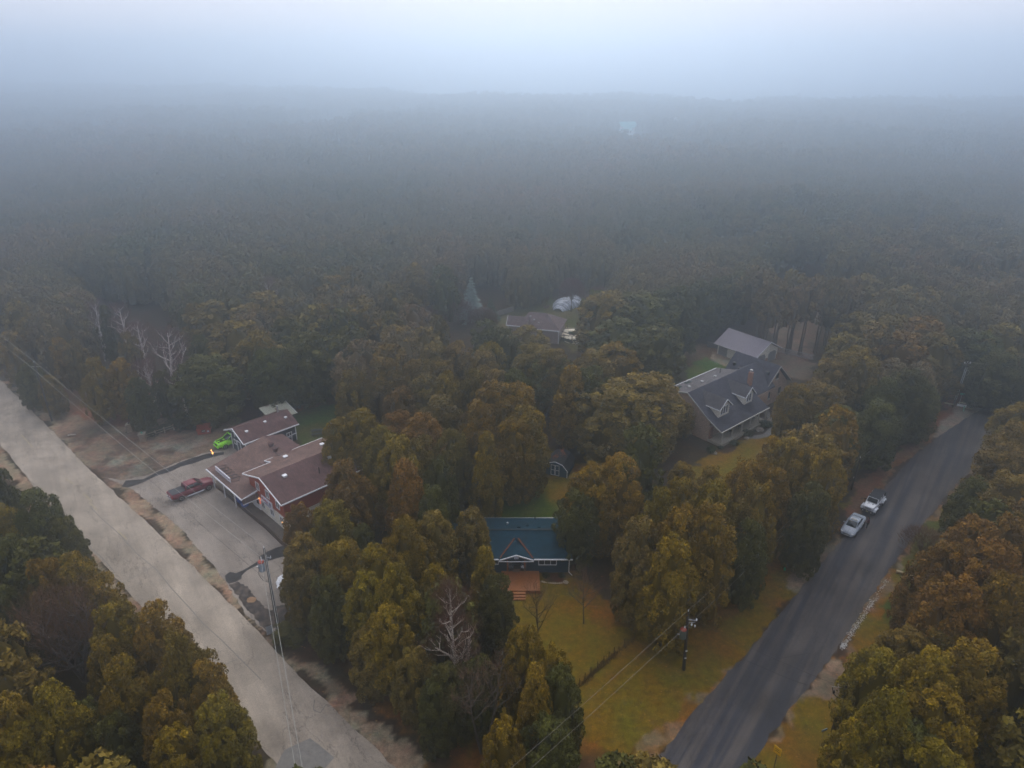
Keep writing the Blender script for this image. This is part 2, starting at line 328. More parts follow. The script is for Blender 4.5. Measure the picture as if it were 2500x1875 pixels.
NEAR_FILL = [(-41.4, 28.7), (-37.0, 28.3), (-31.2, 30.4), (-27.2, 30.7), (-20.6, 29.2), (-13.5, 29.9), (-10.3, 29.9), (-3.6, 28.2), (2.7, 28.1), (7.0, 31.4), (9.3, 31.2), (15.9, 30.3), (19.6, 28.2), (38.9, 31.8), (41.8, 29.4), (-46.8, 36.5), (-40.2, 35.0), (38.3, 35.0), (43.1, 34.4), (-46.2, 38.6), (-39.7, 40.7), (44.0, 39.6), (45.7, 40.5), (-52.2, 45.1), (-45.9, 42.6), (-41.9, 43.6), (42.9, 43.5), (47.1, 42.6), (-56.2, 50.8), (-51.1, 48.2), (-5.7, 48.8), (54.1, 47.7), (-56.7, 53.3), (-45.9, 55.4), (53.5, 55.0), (58.5, 54.7), (-61.1, 59.8), (-57.7, 58.7), (56.6, 58.7), (61.6, 59.2), (-61.8, 62.4), (51.5, 62.7), (56.3, 62.4), (64.8, 64.4), (-66.7, 67.2), (66.8, 65.9), (-73.8, 74.2), (-67.3, 72.8), (70.2, 72.2), (73.4, 74.0), (-76.3, 77.0), (-71.2, 77.5), (16.2, 77.7), (38.3, 75.4), (75.0, 77.5), (76.9, 78.5), (37.7, 79.9), (42.5, 81.6), (75.3, 80.9), (77.2, 81.1), (77.1, 84.8), (79.9, 92.9), (84.5, 89.3), (85.6, 94.4), (59.8, 102.3), (62.6, 100.1), (88.1, 101.1), (-25.1, 106.2), (-19.8, 105.6), (88.6, 105.9), (95.0, 105.2), (-23.9, 107.9), (-18.4, 110.3), (93.7, 108.6), (94.9, 114.8), (98.8, 114.5), (-81.5, 119.1), (88.8, 120.6), (93.6, 118.0), (98.9, 117.8), (106.3, 121.3), (-82.3, 123.4), (-47.2, 122.6), (73.6, 125.6), (80.3, 125.1), (88.0, 124.0), (93.5, 122.8), (101.4, 122.9), (106.1, 125.3), (-102.2, 128.9), (-86.6, 127.9), (-19.2, 130.1), (73.6, 128.3), (79.1, 127.8), (90.0, 128.1), (95.0, 127.5), (99.5, 128.7), (102.9, 127.2), (109.8, 129.8), (-107.4, 134.7), (-102.3, 134.2), (-98.7, 134.3), (-86.1, 133.3), (-61.7, 132.4), (-55.2, 135.1), (-41.0, 132.8), (-36.6, 134.5), (-30.1, 135.1), (88.2, 132.8), (94.2, 133.5), (101.5, 131.8), (103.3, 135.0), (109.2, 133.6), (114.4, 135.0), (-114.0, 136.6), (-109.2, 138.4), (-101.5, 138.7), (-96.1, 137.7), (-94.5, 137.5), (-88.1, 136.3), (-62.7, 136.9), (-58.3, 137.9), (-31.8, 139.0), (25.6, 137.3), (30.3, 137.3), (88.4, 138.3), (93.1, 139.8), (99.6, 136.8), (106.7, 138.6), (108.8, 139.5), (115.7, 138.6), (-117.6, 144.4), (-113.9, 144.4), (-110.2, 144.4), (-102.5, 144.0), (-98.2, 143.1), (-91.5, 141.7), (-67.7, 143.9), (-62.0, 141.4), (-54.6, 141.4), (-52.8, 140.9), (-46.6, 140.9), (-31.5, 140.9), (-27.2, 141.3), (26.4, 143.8), (32.3, 143.6), (82.4, 142.3), (90.3, 143.8), (92.7, 142.1), (101.3, 142.0), (103.1, 144.3), (111.3, 142.6), (116.0, 143.8), (121.7, 141.6), (-122.2, 146.7), (-117.0, 146.8), (-114.2, 148.5), (-106.5, 147.5), (-102.0, 148.8), (-98.7, 148.0), (-65.8, 148.1), (-61.6, 145.5), (-54.4, 145.8), (-52.1, 148.7), (-44.2, 148.3), (-41.3, 148.5), (24.8, 149.3), (33.9, 145.7), (38.5, 147.8), (41.2, 149.0), (80.7, 147.1), (84.3, 146.8), (90.7, 146.4), (92.8, 147.5), (99.4, 147.8), (103.6, 149.2), (110.1, 147.1), (116.2, 145.7), (122.1, 148.8), (124.6, 147.3), (-124.8, 150.2), (-119.2, 151.7), (-112.7, 153.0), (-106.6, 153.7), (-104.2, 152.6), (-70.4, 154.1), (-64.9, 151.6), (-60.3, 154.1), (-58.0, 150.5), (-50.5, 154.2), (-47.9, 153.6), (-40.2, 152.1), (-37.0, 152.2), (-30.4, 151.0), (-23.6, 153.2), (27.0, 152.3), (30.1, 151.0), (38.0, 151.9), (42.2, 153.6), (47.1, 153.1), (54.0, 153.5), (72.6, 153.3), (79.9, 151.7), (84.4, 152.0), (89.3, 151.3), (93.8, 154.0), (101.1, 150.7), (103.3, 153.7), (109.8, 152.8), (115.6, 152.6), (122.0, 150.8), (127.0, 151.2), (129.1, 151.4), (-127.9, 154.9), (-123.3, 157.4), (-119.6, 155.3), (-114.6, 157.4), (-108.3, 158.2), (-104.5, 157.4), (-76.2, 156.6), (-72.0, 155.9), (-65.0, 155.7), (-59.8, 158.0), (-54.9, 155.3), (-49.3, 157.5), (-45.7, 157.2), (-41.0, 158.7), (-33.7, 158.7), (-31.8, 157.0), (-24.4, 155.6), (2.1, 157.2), (31.0, 158.8), (36.9, 157.4), (42.6, 158.7), (48.9, 158.6), (54.3, 157.9), (75.6, 155.8), (78.2, 157.9), (84.3, 155.8), (87.7, 158.4), (93.2, 156.9), (100.9, 156.8), (104.7, 155.6), (111.7, 157.3), (115.9, 156.5), (121.2, 156.4), (124.3, 156.3), (131.8, 158.4), (-136.3, 163.2), (-129.6, 162.0), (-124.2, 163.1), (-117.9, 161.1), (-113.0, 160.5), (-106.6, 160.2), (-101.6, 161.7), (-99.4, 163.5), (-94.0, 162.3), (-88.6, 160.1), (-81.2, 163.2), (-75.6, 162.3), (-71.4, 160.2), (-64.8, 160.9), (-61.0, 159.7), (-57.1, 161.7), (-51.3, 161.3), (-46.5, 159.7), (-40.2, 161.0), (-37.1, 161.1), (-29.7, 162.6), (-25.5, 160.1), (-19.5, 162.0), (-14.9, 163.5), (4.7, 160.0), (27.7, 161.3), (30.1, 159.6), (35.3, 162.5), (40.5, 161.4), (47.7, 161.1), (52.0, 163.4), (77.2, 161.2), (84.4, 160.4), (87.5, 160.9), (94.2, 163.1), (101.2, 162.9), (103.8, 162.9), (109.1, 161.9), (115.3, 160.5), (120.6, 160.7), (126.8, 160.5), (131.9, 160.4), (134.0, 161.4), (-137.6, 164.5), (-135.9, 165.6), (-129.9, 166.5), (-124.0, 164.9), (-117.5, 167.1), (-114.9, 165.0), (-110.0, 166.3), (-102.7, 167.2), (-99.0, 167.8), (-91.2, 166.2), (-89.1, 165.0), (-81.5, 164.6), (-76.7, 167.2), (-73.9, 164.9), (-67.8, 166.1), (-60.2, 167.5), (-56.8, 164.3), (-51.0, 165.1), (-46.8, 168.0), (-41.6, 165.9), (-34.9, 168.0), (-32.2, 166.7), (-24.6, 164.8), (-21.6, 165.6), (-15.4, 167.1), (2.5, 166.1), (5.9, 166.4), (27.3, 167.1), (33.5, 167.2), (37.0, 168.1), (44.2, 164.6), (49.6, 165.0), (54.3, 166.9), (59.1, 165.7), (62.3, 165.0), (79.0, 167.7), (85.9, 166.1), (87.9, 167.9), (92.9, 166.4), (101.0, 164.8), (103.9, 166.9), (108.4, 167.8), (116.2, 166.5), (121.5, 164.9), (127.0, 166.5), (130.3, 167.6), (135.8, 164.5), (-144.0, 171.6), (-140.2, 169.9), (-133.3, 169.3), (-128.9, 171.9), (-123.5, 169.1), (-120.5, 171.6), (-112.5, 171.5), (-106.5, 171.8), (-103.5, 172.8), (-99.0, 169.4), (-93.2, 169.1), (-87.3, 171.1), (-83.6, 171.4), (-77.3, 171.8), (-70.8, 172.2), (-66.1, 169.4), (-61.3, 171.7), (-57.6, 170.5), (-51.1, 170.1), (-47.7, 170.1), (-41.1, 172.1), (-33.7, 172.4), (-28.8, 172.9), (-25.2, 171.5), (-21.9, 171.9), (0.6, 169.9), (7.5, 172.8), (33.9, 169.1), (37.7, 170.5), (40.9, 170.2), (49.5, 169.9), (52.7, 172.5), (56.4, 169.1), (63.6, 171.5), (66.6, 172.4), (74.7, 171.4), (77.8, 172.7), (82.9, 173.0), (89.4, 172.6), (94.6, 171.4), (101.4, 170.8), (104.1, 172.9), (112.0, 169.5), (116.6, 172.0), (119.2, 169.9), (123.8, 172.3), (129.1, 172.3), (137.2, 172.9), (139.6, 172.2)]
SHRUBS = [('low olive shrub on the dirt verge by the leaning signboard', -22.67, 54.47, 1.9, 1.5, (0.085, 0.075, 0.014), 1, None), ('green shrub behind the middle of the rail fence', -54.69, 98.43, 1.2, 1.1, (0.05, 0.055, 0.02), 2, None), ('yellowish shrub behind the far end of the rail fence', -54.23, 100.23, 1.3, 1.2, (0.075, 0.07, 0.02), 3, None), ('low shrub behind the gatepost end of the rail fence', -55.97, 97.15, 1.2, 1.0, (0.05, 0.055, 0.02), 4, None), ('dark green shrub by the dumpster', -51.49, 99.74, 2.0, 1.9, (0.035, 0.045, 0.02), 5, None), ('dark green bush at the porch corner of the brick house', 29.64, 91.89, 0.9, 0.9, (0.03, 0.05, 0.025), 6, None), ('pale green bush in the bed before the porch, second from its corner', 33.69, 94.01, 0.7, 0.7, (0.05, 0.07, 0.04), 7, None), ('tiny bush in the bed below the porch corner post', 31.35, 92.81, 0.5, 0.5, (0.04, 0.06, 0.03), 8, None), ('dark green bush inside the curve of the gravel path', 40.34, 99.97, 0.95, 0.95, (0.03, 0.05, 0.022), 9, None), ('small bush between the dark bush and the curved path', 41.05, 99.97, 0.7, 0.8, (0.04, 0.06, 0.025), 10, None), ('grey-green mound in the bed below the porch middle', 36.58, 97.34, 0.95, 0.7, (0.045, 0.05, 0.03), 11, None), ('dark lone bush in the shade at the bottom corner of the picture', 39.86, 40.89, 1.2, 1.6, (0.03, 0.04, 0.015), 12, None), ('small bush against the blue wall beside the deck', 3.76, 63.94, 0.45, 0.6, (0.04, 0.045, 0.02), 13, None), ('small bush against the blue wall near the downpipe', 5.66, 63.94, 0.45, 0.6, (0.04, 0.045, 0.02), 14, None)]
SPRUCE_A = (-8.86, 149.17, 10, 2.9)
SPRUCE_B = (-4.69, 149.75, 5, 1.9)
SPRUCE_A = (*SPRUCE_A,)
TREES = [
(-60.0,70.3,11,1.7,'g','o','dark green cedar at the road bend, far end of the roadside clump'),
(-53.3,62.0,11,1.8,'y','o','olive cedar squeezed against the picture edge below the dark roadside cedar'),
(-50.9,63.4,12,2.7,'g','o','dark green cedar with a smooth shoulder leaning over the main road verge'),
(-48.2,62.2,9,2.0,'g','o','low dark cedar touching the sandy verge beside the bend in the roadside clump'),
(-50.5,58.1,10,2.2,'g','o','shaded blackish cedar behind the golden-topped roadside cedar'),
(-46.4,50.6,10,1.8,'g','o','dark cedar left of the bare brown tree'),
(-43.1,52.0,12,2.1,'o','o','rusty gold round-topped cedar just above the bare brown tree'),
(-40.7,52.8,12,2.1,'o','o','golden round cedar nearest the road above the bare brown tree'),
(-38.2,52.1,10,2.0,'o','o','brownish ragged cedar overhanging the road edge, mid roadside clump'),
(-34.8,47.5,11,2.1,'y','o','olive cedar between the bare brown tree and the road'),
(-30.8,47.3,11,2.2,'o','o','loose cedar with sprays reaching farthest over the main road'),
(-34.0,44.2,10,1.8,'o','o','low brown-tipped cedar under the overhanging roadside cedars'),
(-26.2,41.6,13,2.6,'y','w','wide bright olive cedar by the road, tallest at the bottom corner clump'),
(-29.9,40.1,12,2.1,'y','o','bright olive cedar behind the widest corner cedar'),
(-24.2,41.1,11,1.8,'o','o','golden cedar at the road side of the bottom corner clump'),
(-26.0,37.6,11,1.9,'o','o','rust-tipped cedar in front of the widest corner cedar'),
(-21.8,37.3,11,2.2,'y','o','olive cedar lowest beside the main road at the picture bottom'),
(-34.0,37.6,12,2.8,'y','w','broad mustard green cedar at the bottom, left of the dark gap'),
(-36.5,36.7,12,1.9,'o','o','gold-brown cedar cut by the bottom corner of the picture'),
(-32.8,38.9,9,1.5,'g','o','shaded low cedar in the dark gap between the two bottom clumps'),
(-24.4,35.6,10,2.0,'y','o','small bright cedar at the very bottom of the roadside corner'),
(-30.2,37.5,9,1.9,'g','o','dark cedar at the bottom between mustard and rust-tipped cedars'),
(-35.6,35.8,10,2.1,'y','o','olive cedar at the bottom edge in front of the broad mustard cedar'),
(-23.9,96.7,11,2.9,'b','o','greyish brown cedar at the lawn corner behind the picnic table'),
(-19.7,99.7,12,3.4,'b','o','tall dusty brown cedar second from the back lawn'),
(-14.9,100.5,11,2.9,'b','o','dusty brown cedar behind the russet pair behind the shop wood'),
(-10.9,100.1,11,2.5,'b','o','brown cedar in the back row of the shop wood, right of the dusty pair'),
(-12.7,107.6,11,3.2,'b','o','grey brown cedar at the back of the shop wood'),
(-9.1,107.9,11,3.1,'b','o','grey brown cedar next to its twin at the back of the shop wood'),
(-4.9,106.9,10,2.8,'b','o','small grey-brown cedar near the broken deck trees'),
(-3.6,110.5,10,2.5,'y','o','yellowish small cedar in the haze line behind the shop wood'),
(3.5,107.6,11,3.4,'b','o','brown cedar right in front of the far mauve house'),
(7.3,105.1,11,2.8,'b','o','brown cedar in front of the pale curved deck'),
(-15.9,90.6,11,2.7,'r','o','russet round cedar in the middle of the shop wood'),
(-12.9,94.7,11,2.9,'b','o','olive brown cedar behind the russet round cedar'),
(-9.5,93.8,12,2.1,'y','o','pale golden narrow cedar in the centre of the wood'),
(-5.8,97.6,11,2.2,'y','o','greenish gold cedar beside the narrow pale one'),
(-2.6,97.5,11,2.7,'b','o','brown cedar behind the tall dome-headed pair'),
(0.6,96.7,11,2.7,'g','o','dark green cedar behind the dome-headed pair'),
(-2.5,88.2,13,3.6,'o','o',"dome-headed golden brown cedar, taller twin at the wood's right side"),
(1.0,88.2,13,2.9,'o','o',"dome-headed golden brown cedar, slimmer twin at the wood's right side"),
(-4.4,82.8,13,2.7,'o','o','warm brown cedar with a round head in front of the dome-headed twins'),
(-10.2,88.2,11,3.1,'b','o','mixed brown cedar directly right of the russet cedar'),
(1.8,81.2,13,3.1,'o','o','big brown cedar overlooking the back lawn and blue shed'),
(0.2,79.1,12,2.8,'o','o','tall brown cedar leaning toward the back lawn of the blue house'),
(-19.5,82.0,12,3.0,'y','o','olive cedar with wide round head above the shop roof'),
(-22.6,81.4,11,2.6,'y','o',"olive cedar brushing the shop's brown roof"),
(-15.5,84.9,10,2.8,'r','o','low russet cedar behind the olive round head'),
(-11.6,80.4,12,3.0,'r','o','reddish brown cedar in the heart of the shop wood'),
(-16.7,79.0,11,2.4,'y','o','olive green cedar in the heart of the shop wood'),
(-7.5,76.8,12,2.4,'b','o','dull brown cedar left of the bright spire by the lawn'),
(-3.0,74.2,13,1.9,'y','c','bright spire-shaped cedar nearest the blue house roof from behind'),
(-8.5,71.4,11,2.0,'g','o','dark green cedar in the hollow behind the blue house'),
(-14.0,74.5,12,2.9,'y','o','broad olive cedar in the left centre of the wood'),
(-11.2,76.5,11,2.4,'b','o','brown cedar in the left centre of the wood next to the broad olive one'),
(-19.3,69.5,12,3.6,'r','w',"wide reddish brown cedar covering the red building's right wall"),
(-11.9,67.6,13,2.5,'r','c','loose orange conical cedar standing out in the wood'),
(-8.8,65.4,11,1.9,'g','o',"green brown cedar behind the blue house's left end"),
(-19.2,62.6,11,2.5,'y','o','yellow-green cedar low beside the red building'),
(-23.4,65.0,9,1.9,'r','o','brown cedar hiding the white ground floor of the red building'),
(-16.3,62.5,8,1.7,'g','o','small shadowed cedar in a dark pocket of the wood'),
(-10.7,58.1,12,3.1,'y','w','broad yellow-olive cedar left of the blue house'),
(-8.1,60.8,11,2.3,'b','o',"brown-green cedar touching the blue house's left end"),
(-4.5,64.0,9,2.0,'b','o','small brown cedar in front of the blue house roof'),
(-17.1,57.4,10,2.3,'y','o','olive cedar above the white tarpaulin'),
(-21.1,58.2,10,2.1,'b','o','brown cedar overhanging the white tarpaulin'),
(-2.6,55.0,11,1.7,'y','c','pointed bright green-gold cedar beside the wooden deck'),
(-13.2,54.9,11,2.2,'y','o','olive cedar in the row facing the parking lot'),
(-16.5,55.5,11,2.1,'y','o',"olive cedar rising above the lot's end, behind the newspaper box"),
(-21.1,56.1,9,2.0,'b','o','brown cedar at the edge of the lot over the tarpaulin'),
(-10.5,51.1,12,2.6,'y','w','wide olive cedar left of the bare white birch'),
(-13.2,51.0,11,2.2,'y','o','olive cedar along the dirt verge, mid row'),
(-7.3,53.5,10,1.7,'y','o','green-yellow cedar just behind the birch twigs'),
(-11.0,48.0,10,2.3,'y','o','mid-height olive cedar left of the birch, second row down'),
(-17.5,52.1,10,1.9,'g','o','dark cedar by the newspaper box'),
(-12.6,47.6,8,1.9,'b','o','low brown cedar along the dirt verge near the dark stain'),
(-8.4,44.9,8,1.9,'b','o',"brown-shadowed cedar at the birch's foot"),
(-5.4,42.6,9,1.9,'g','o','dark green cedar below the birch, beside the verge'),
(-2.8,43.3,9,1.7,'g','o',"dark cedar in front of the birch's twigs, above the twin trunks"),
(-1.3,52.1,10,1.9,'g','o','deep green cedar between birch and lawn'),
(1.0,44.6,11,1.9,'y','o',"round olive cedar at the lawn's left side"),
(3.3,43.3,10,1.7,'y','o','olive cedar bulging over the front lawn'),
(1.8,39.7,12,1.6,'o','c','pointed golden orange cedar under the wires'),
(3.8,40.0,11,1.9,'g','o','dark green cedar beside the front lawn under the wires'),
(-0.6,36.3,10,1.6,'y','o','olive cedar at the picture bottom by the twin trunks'),
(2.8,37.3,9,2.2,'g','o','dark cedar at the picture bottom next to the lawn'),
(-6.2,41.6,8,1.6,'g','o','low dark cedar over the orange litter verge'),
(12.2,68.9,13,2.9,'o','o',"big round golden cedar behind the blue house's right corner"),
(9.0,68.0,12,2.8,'o','o',"golden cedar nearest the blue house's right wall"),
(7.4,66.4,10,2.5,'g','o',"shaded cedar pressed against the blue house's right gable"),
(14.9,60.5,14,2.8,'y','w','broad olive cedar in the centre of the right clump'),
(18.6,65.5,12,2.1,'y','o','olive cedar behind the centre of the right clump'),
(12.7,56.7,13,2.5,'b','o','dark brown cedar, front left of the right clump'),
(21.2,62.0,14,2.5,'y','o','bright green-topped cedar at the crest of the right clump'),
(19.5,57.6,14,2.7,'o','o','golden brown cedar towards the utility pole in the right clump'),
(16.6,57.1,14,2.5,'o','o','rusty olive cedar, tallest front tree behind the transformer pole'),
(14.9,53.5,13,2.7,'y','o','low olive cedar foremost above the wire fence'),
(26.5,69.1,12,2.5,'o','o','golden cedar behind the crest of the right clump'),
(29.2,68.2,12,2.5,'o','o','golden round cedar in the middle row beside the side road'),
(26.1,62.9,13,2.3,'o','o','brown cedar with droopy tips in the middle of the side road row'),
(33.6,74.9,12,2.6,'o','o',"golden cedar in front of the brick house's garden"),
(32.5,76.8,11,1.9,'o','o',"smaller golden cedar at the brick house's lawn"),
(35.1,72.5,12,2.3,'o','o','round golden cedar two trees from the silver sedan'),
(36.0,69.8,13,2.4,'o','o','tall golden cedar beside the silver sedan and white off-roader'),
(32.7,64.7,12,2.2,'g','o','dark broad cedar overhanging the litter by the silver sedan'),
(24.4,59.5,11,2.0,'g','o','shaded grey-green cedar behind the gravel driveway'),
(21.2,75.1,8,2.0,'b','o','small brown cedar behind the orange shed roof'),
(25.0,76.1,7,1.8,'o','o',"small orange-brown tree at the brick house's lower lawn"),
(70.0,86.9,10,3.2,'o','o','golden brown cedar at the far turn of the side road'),
(64.1,78.3,12,3.2,'b','o','brown cedar cut by the picture edge at the far turn'),
(60.2,74.3,11,3.6,'b','o','dusky brown cedar right of the far turn'),
(54.1,70.1,9,2.4,'g','o','dark cedar leaning to the green verge across from the white car'),
(56.5,67.7,11,3.4,'b','o',"brown cedar at the picture's right edge above the rust group"),
(46.5,57.9,12,3.0,'r','o','rusty brown cedar with round head, top of the right roadside group'),
(49.0,57.2,13,2.7,'r','o','rusty brown cedar cut by the right picture edge'),
(41.1,54.0,12,3.3,'r','w','wide rust-olive cedar above the split log'),
(44.6,53.0,13,3.0,'r','o','rusty cedar in the middle of the right roadside group'),
(40.6,54.4,9,2.6,'r','o','low rust-brown cedar next to the split log'),
(39.6,49.2,12,2.9,'r','o','dense rust cedar below the wide rust-olive one'),
(43.2,48.5,13,2.5,'o','o','golden cedar in the rust group at the right picture edge'),
(38.3,47.6,8,2.5,'b','o','dim brown cedar behind the bright corner cedars'),
(34.8,47.0,8,2.4,'b','o','dim brown low cedar beside the gravel drive'),
(29.5,42.0,11,2.4,'y','o','bright yellow cedar next to the pole by the gravel drive'),
(32.9,41.1,12,2.5,'y','o','bright yellow-green cedar, middle of the bottom right clump'),
(36.7,41.6,12,2.8,'o','o','round orange-gold cedar at the right side of the bottom right clump'),
(27.6,37.1,12,2.7,'y','w','wide yellow cedar at the roadside in the bottom right clump'),
(32.0,37.8,11,2.6,'y','o','yellow olive cedar in the front of the bottom right clump'),
(25.9,37.1,9,2.1,'y','o','low yellow cedar by the roadside grass at the bottom'),
(29.6,36.5,9,2.6,'g','o','dark cedar at the bottom of the bottom right clump'),
(29.3,33.5,11,2.4,'y','o','yellow-topped cedar cut by the bottom edge in the bottom right clump'),
(28.9,129.4,13,3.1,'g','o','dense dark cedar at the left side of the cream garage lawn, the outermost'),
(31.7,128.5,14,4.2,'g','o','tall dark cedar wall beside the cream garage'),
(38.6,139.3,12,4.1,'g','o','dark cedar behind the left gable of the cream garage'),
(41.9,141.4,12,3.1,'g','o','slender green cedar behind the cream garage'),
(55.6,132.0,16,3.7,'s','t','bare-stemmed tall cedar with small domed head behind the cream garage'),
(49.9,135.1,16,4.7,'s','t','bare-stemmed tall cedar with broad head behind the cream garage'),
(60.0,130.2,16,3.2,'s','t','bare-stemmed tall cedar over the pale clearing'),
(48.4,146.5,12,4.3,'g','o','thick green cedar immediately behind the cream garage roof'),
(74.3,143.7,12,5.0,'b','o','brown round-headed cedar beyond the pale clearing'),
(49.4,129.9,15,3.6,'s','t','slim bare-stemmed cedar at the left side of the pale clearing'),
(52.2,130.9,15,3.5,'s','t','slim bare-stemmed cedar in front of the pale clearing, middle of the row'),
(54.2,129.9,14,3.1,'s','t','short-crowned bare-stemmed cedar in the pale clearing'),
(56.7,129.4,15,3.6,'s','t','bare-stemmed cedar at the right side of the pale clearing'),
(50.4,127.9,13,2.8,'s','t','low-crowned bare-stemmed cedar by the picket fence'),
(65.3,132.5,15,3.3,'s','t',"tall brown cedar with bare stem at the clearing's right side"),
(76.9,135.2,12,5.5,'b','w','wide brown cedar crown in the haze right of the clearing'),
(81.6,134.0,12,4.7,'b','o','round brown cedar in haze at the top of the right wood'),
(63.5,134.2,8,2.8,'g','t','small green round tree on a thin stem near the clearing'),
(64.9,125.9,10,4.1,'b','o','brown-green cedar between the clearing and the drive wood'),
(66.7,118.6,12,4.4,'b','o','brown cedar in the second row of the drive wood'),
(71.9,116.9,12,4.6,'r','o','reddish cedar crown in the second row of the drive wood'),
(55.5,108.9,12,4.0,'b','o',"brown cedar overlooking the cream garage's gravel yard"),
(61.7,113.4,12,3.8,'b','o','brown-gold cedar in the middle of the drive wood'),
(70.1,108.9,12,4.0,'b','o',"brown cedar at the drive wood's right shoulder"),
(65.6,109.6,12,4.0,'r','o','reddish brown cedar in the middle of the drive wood'),
(50.0,100.9,11,3.7,'b','o','brown broad cedar beside the brick gable'),
(53.5,100.7,13,3.7,'b','o',"olive brown cedar behind the brick gable's neighbour"),
(45.9,94.3,10,3.5,'b','o','golden brown cedar right next to the brick gable'),
(45.4,86.5,10,3.3,'g','o','green-brown cedar low beside the curved gravel path'),
(41.8,93.8,10,2.9,'o','o',"golden cedar closest to the brick house's curved path"),
(54.9,94.0,11,2.9,'g','o','green cedar low in the drive wood'),
(58.4,94.8,12,3.4,'g','o','olive-green cedar low in the drive wood, nearer the far pole'),
(51.0,88.0,10,3.2,'g','o','dark green cedar at the side road edge opposite the far turn'),
(60.5,95.0,10,3.0,'g','o','dark cedar behind the far utility pole'),
(84.5,113.5,12,4.1,'b','o','brown cedar right of the far pole, cut by the picture edge'),
(77.8,114.5,11,3.8,'g','o','dark green cedar behind the green street sign'),
(80.3,112.1,11,3.7,'g','o','dark cedar beyond the far turn of the side road'),
(78.9,105.9,10,3.9,'g','o',"dark cedar above the bend's red leaf litter"),
(-20.8,148.2,13,3.7,'y','c','tall pointed olive cedar alone above the haze, left of the blue spruce'),
(-23.8,137.1,12,3.4,'b','o',"round cedar at the pointed olive cedar's left side"),
(-34.1,146.2,13,3.6,'b','o','hazy brown cedar taller of the pair behind the bare grey tree'),
(-37.3,143.0,12,4.0,'b','o','hazy brown cedar shorter of the pair behind the bare grey tree'),
(-14.6,146.8,13,3.4,'g','o','slate green narrow cedar in the haze left of the blue spruce'),
(-22.1,123.3,11,2.4,'y','o','small golden cedar in the middle distance behind the shop wood'),
(-14.0,127.0,9,2.1,'b','o','small brown cedar before the red twiggy bushes'),
(-41.8,109.4,12,4.3,'b','o','olive brown cedar behind the rusty tin shed'),
(-39.2,116.6,12,4.4,'g','o','dark cedar at the back of the wood behind the garage'),
(-36.3,124.1,12,4.2,'b','o','tall hazy brown cedar behind the dark wood of the garage lawn'),
(-34.1,124.7,12,3.2,'b','o','slim hazy cedar in the wood behind the garage lawn'),
(-31.0,122.1,12,3.8,'g','o','dark cedar with soft round head near the garage lawn'),
(-27.9,124.9,13,4.3,'b','o',"hazy brown cedar at the wood's top behind the garage lawn"),
(-34.0,109.8,12,4.3,'g','o','dark green cedar facing the garage lawn, left one'),
(-30.3,110.8,11,4.0,'g','o','dark green cedar facing the garage lawn, right one'),
(-27.0,113.8,11,3.4,'g','o','dark cedar at the corner of the garage lawn'),
(-20.1,116.3,11,3.9,'b','o','grey brown cedar above the dusty brown lawn pair'),
(-15.7,118.0,10,3.4,'b','o','grey brown cedar in the haze line left of the red bushes'),
(-4.7,121.3,10,3.1,'g','o','dark olive cedar just in front of the red bush by the board fence'),
(-1.1,119.7,9,2.7,'g','o',"dark cedar under the mauve house's gable window"),
(3.1,123.4,8,3.7,'b','o','brown low cedar in front of the mauve roof'),
(8.6,93.7,13,2.9,'o','c','isolated column-shaped golden cedar behind the blue shed'),
(6.1,104.8,11,3.2,'b','o','brown cedar behind the column-shaped cedar'),
(13.0,104.9,11,3.5,'b','o','brown cedar right of the column-shaped cedar'),
(16.8,132.8,12,3.5,'g','o','broad dark cedar of the block right of the mauve house, left face'),
(23.5,127.5,13,6.0,'g','o','dark cedar on the crest of the block right of the mauve house'),
(18.3,128.6,13,5.6,'b','o','brown-tipped cedar on the crest of the block right of the mauve house'),
(27.0,124.9,13,5.2,'g','o','dark cedar at the corner of the block by the cream garage lawn'),
(18.9,115.9,12,5.5,'g','o','dark cedar low in the block right of the mauve house'),
(25.2,112.7,12,4.6,'g','o','dark low cedar at the green lawn by the cream garage'),
(19.4,92.5,12,5.5,'b','o',"large brown-green cedar at the brick house's left gable"),
(14.7,89.8,12,5.5,'b','o','brown-green cedar behind the orange shed roof'),
(25.8,96.6,6,2.2,'o','o',"golden-fringed cedar touching the brick house's left wall"),
(17.5,109.4,10,4.6,'o','o','golden brown cedar behind the red twiggy shrub'),
(5.9,105.9,10,4.4,'g','o','dark cedar just left of the column-shaped cedar'),
(11.6,95.5,12,3.3,'g','o','dark cedar just right of the column-shaped cedar'),
(-94.7,128.9,11,3.0,'b','o','brown misty cedar farthest up the main road edge'),
(-87.1,120.6,11,2.5,'b','o','brown misty cedar by the main road under the wires'),
(-87.2,115.4,10,2.7,'b','o','grey-brown cedar at the picture edge beside the main road'),
(-77.3,112.8,10,1.8,'o','o','golden-tipped cedar beside the main road, behind the low yellow-green one'),
(-74.2,111.9,10,1.8,'b','o','brown cedar in the roadside wood behind the golden one'),
(-74.4,103.7,7,1.9,'y','o',"low yellow-green cedar at the main road's edge"),
(-79.0,106.2,8,2.2,'g','o','dark cedar at the main road edge under the wires'),
(-65.3,101.8,11,3.1,'o','w','wide golden brown cedar beside the stone gateposts'),
(-62.1,103.2,10,2.4,'o','o','golden cedar left of the bare white trees'),
(-66.9,115.6,10,1.9,'b','o','brown cedar behind the bare white trees'),
(-74.8,124.0,12,1.8,'g','c','dark narrow spruce among bare white branches'),
(-55.9,103.1,8,2.1,'g','o','dark cedar among the bare white trees'),
(-57.3,98.2,9,2.0,'g','o','dark cedar with bare stems behind the stone gateposts'),
(-59.1,125.2,12,2.1,'b','o','brown cedar at the top of the block behind the red dumpster'),
(-53.6,113.4,10,2.2,'g','o','dark cedar right behind the red dumpster'),
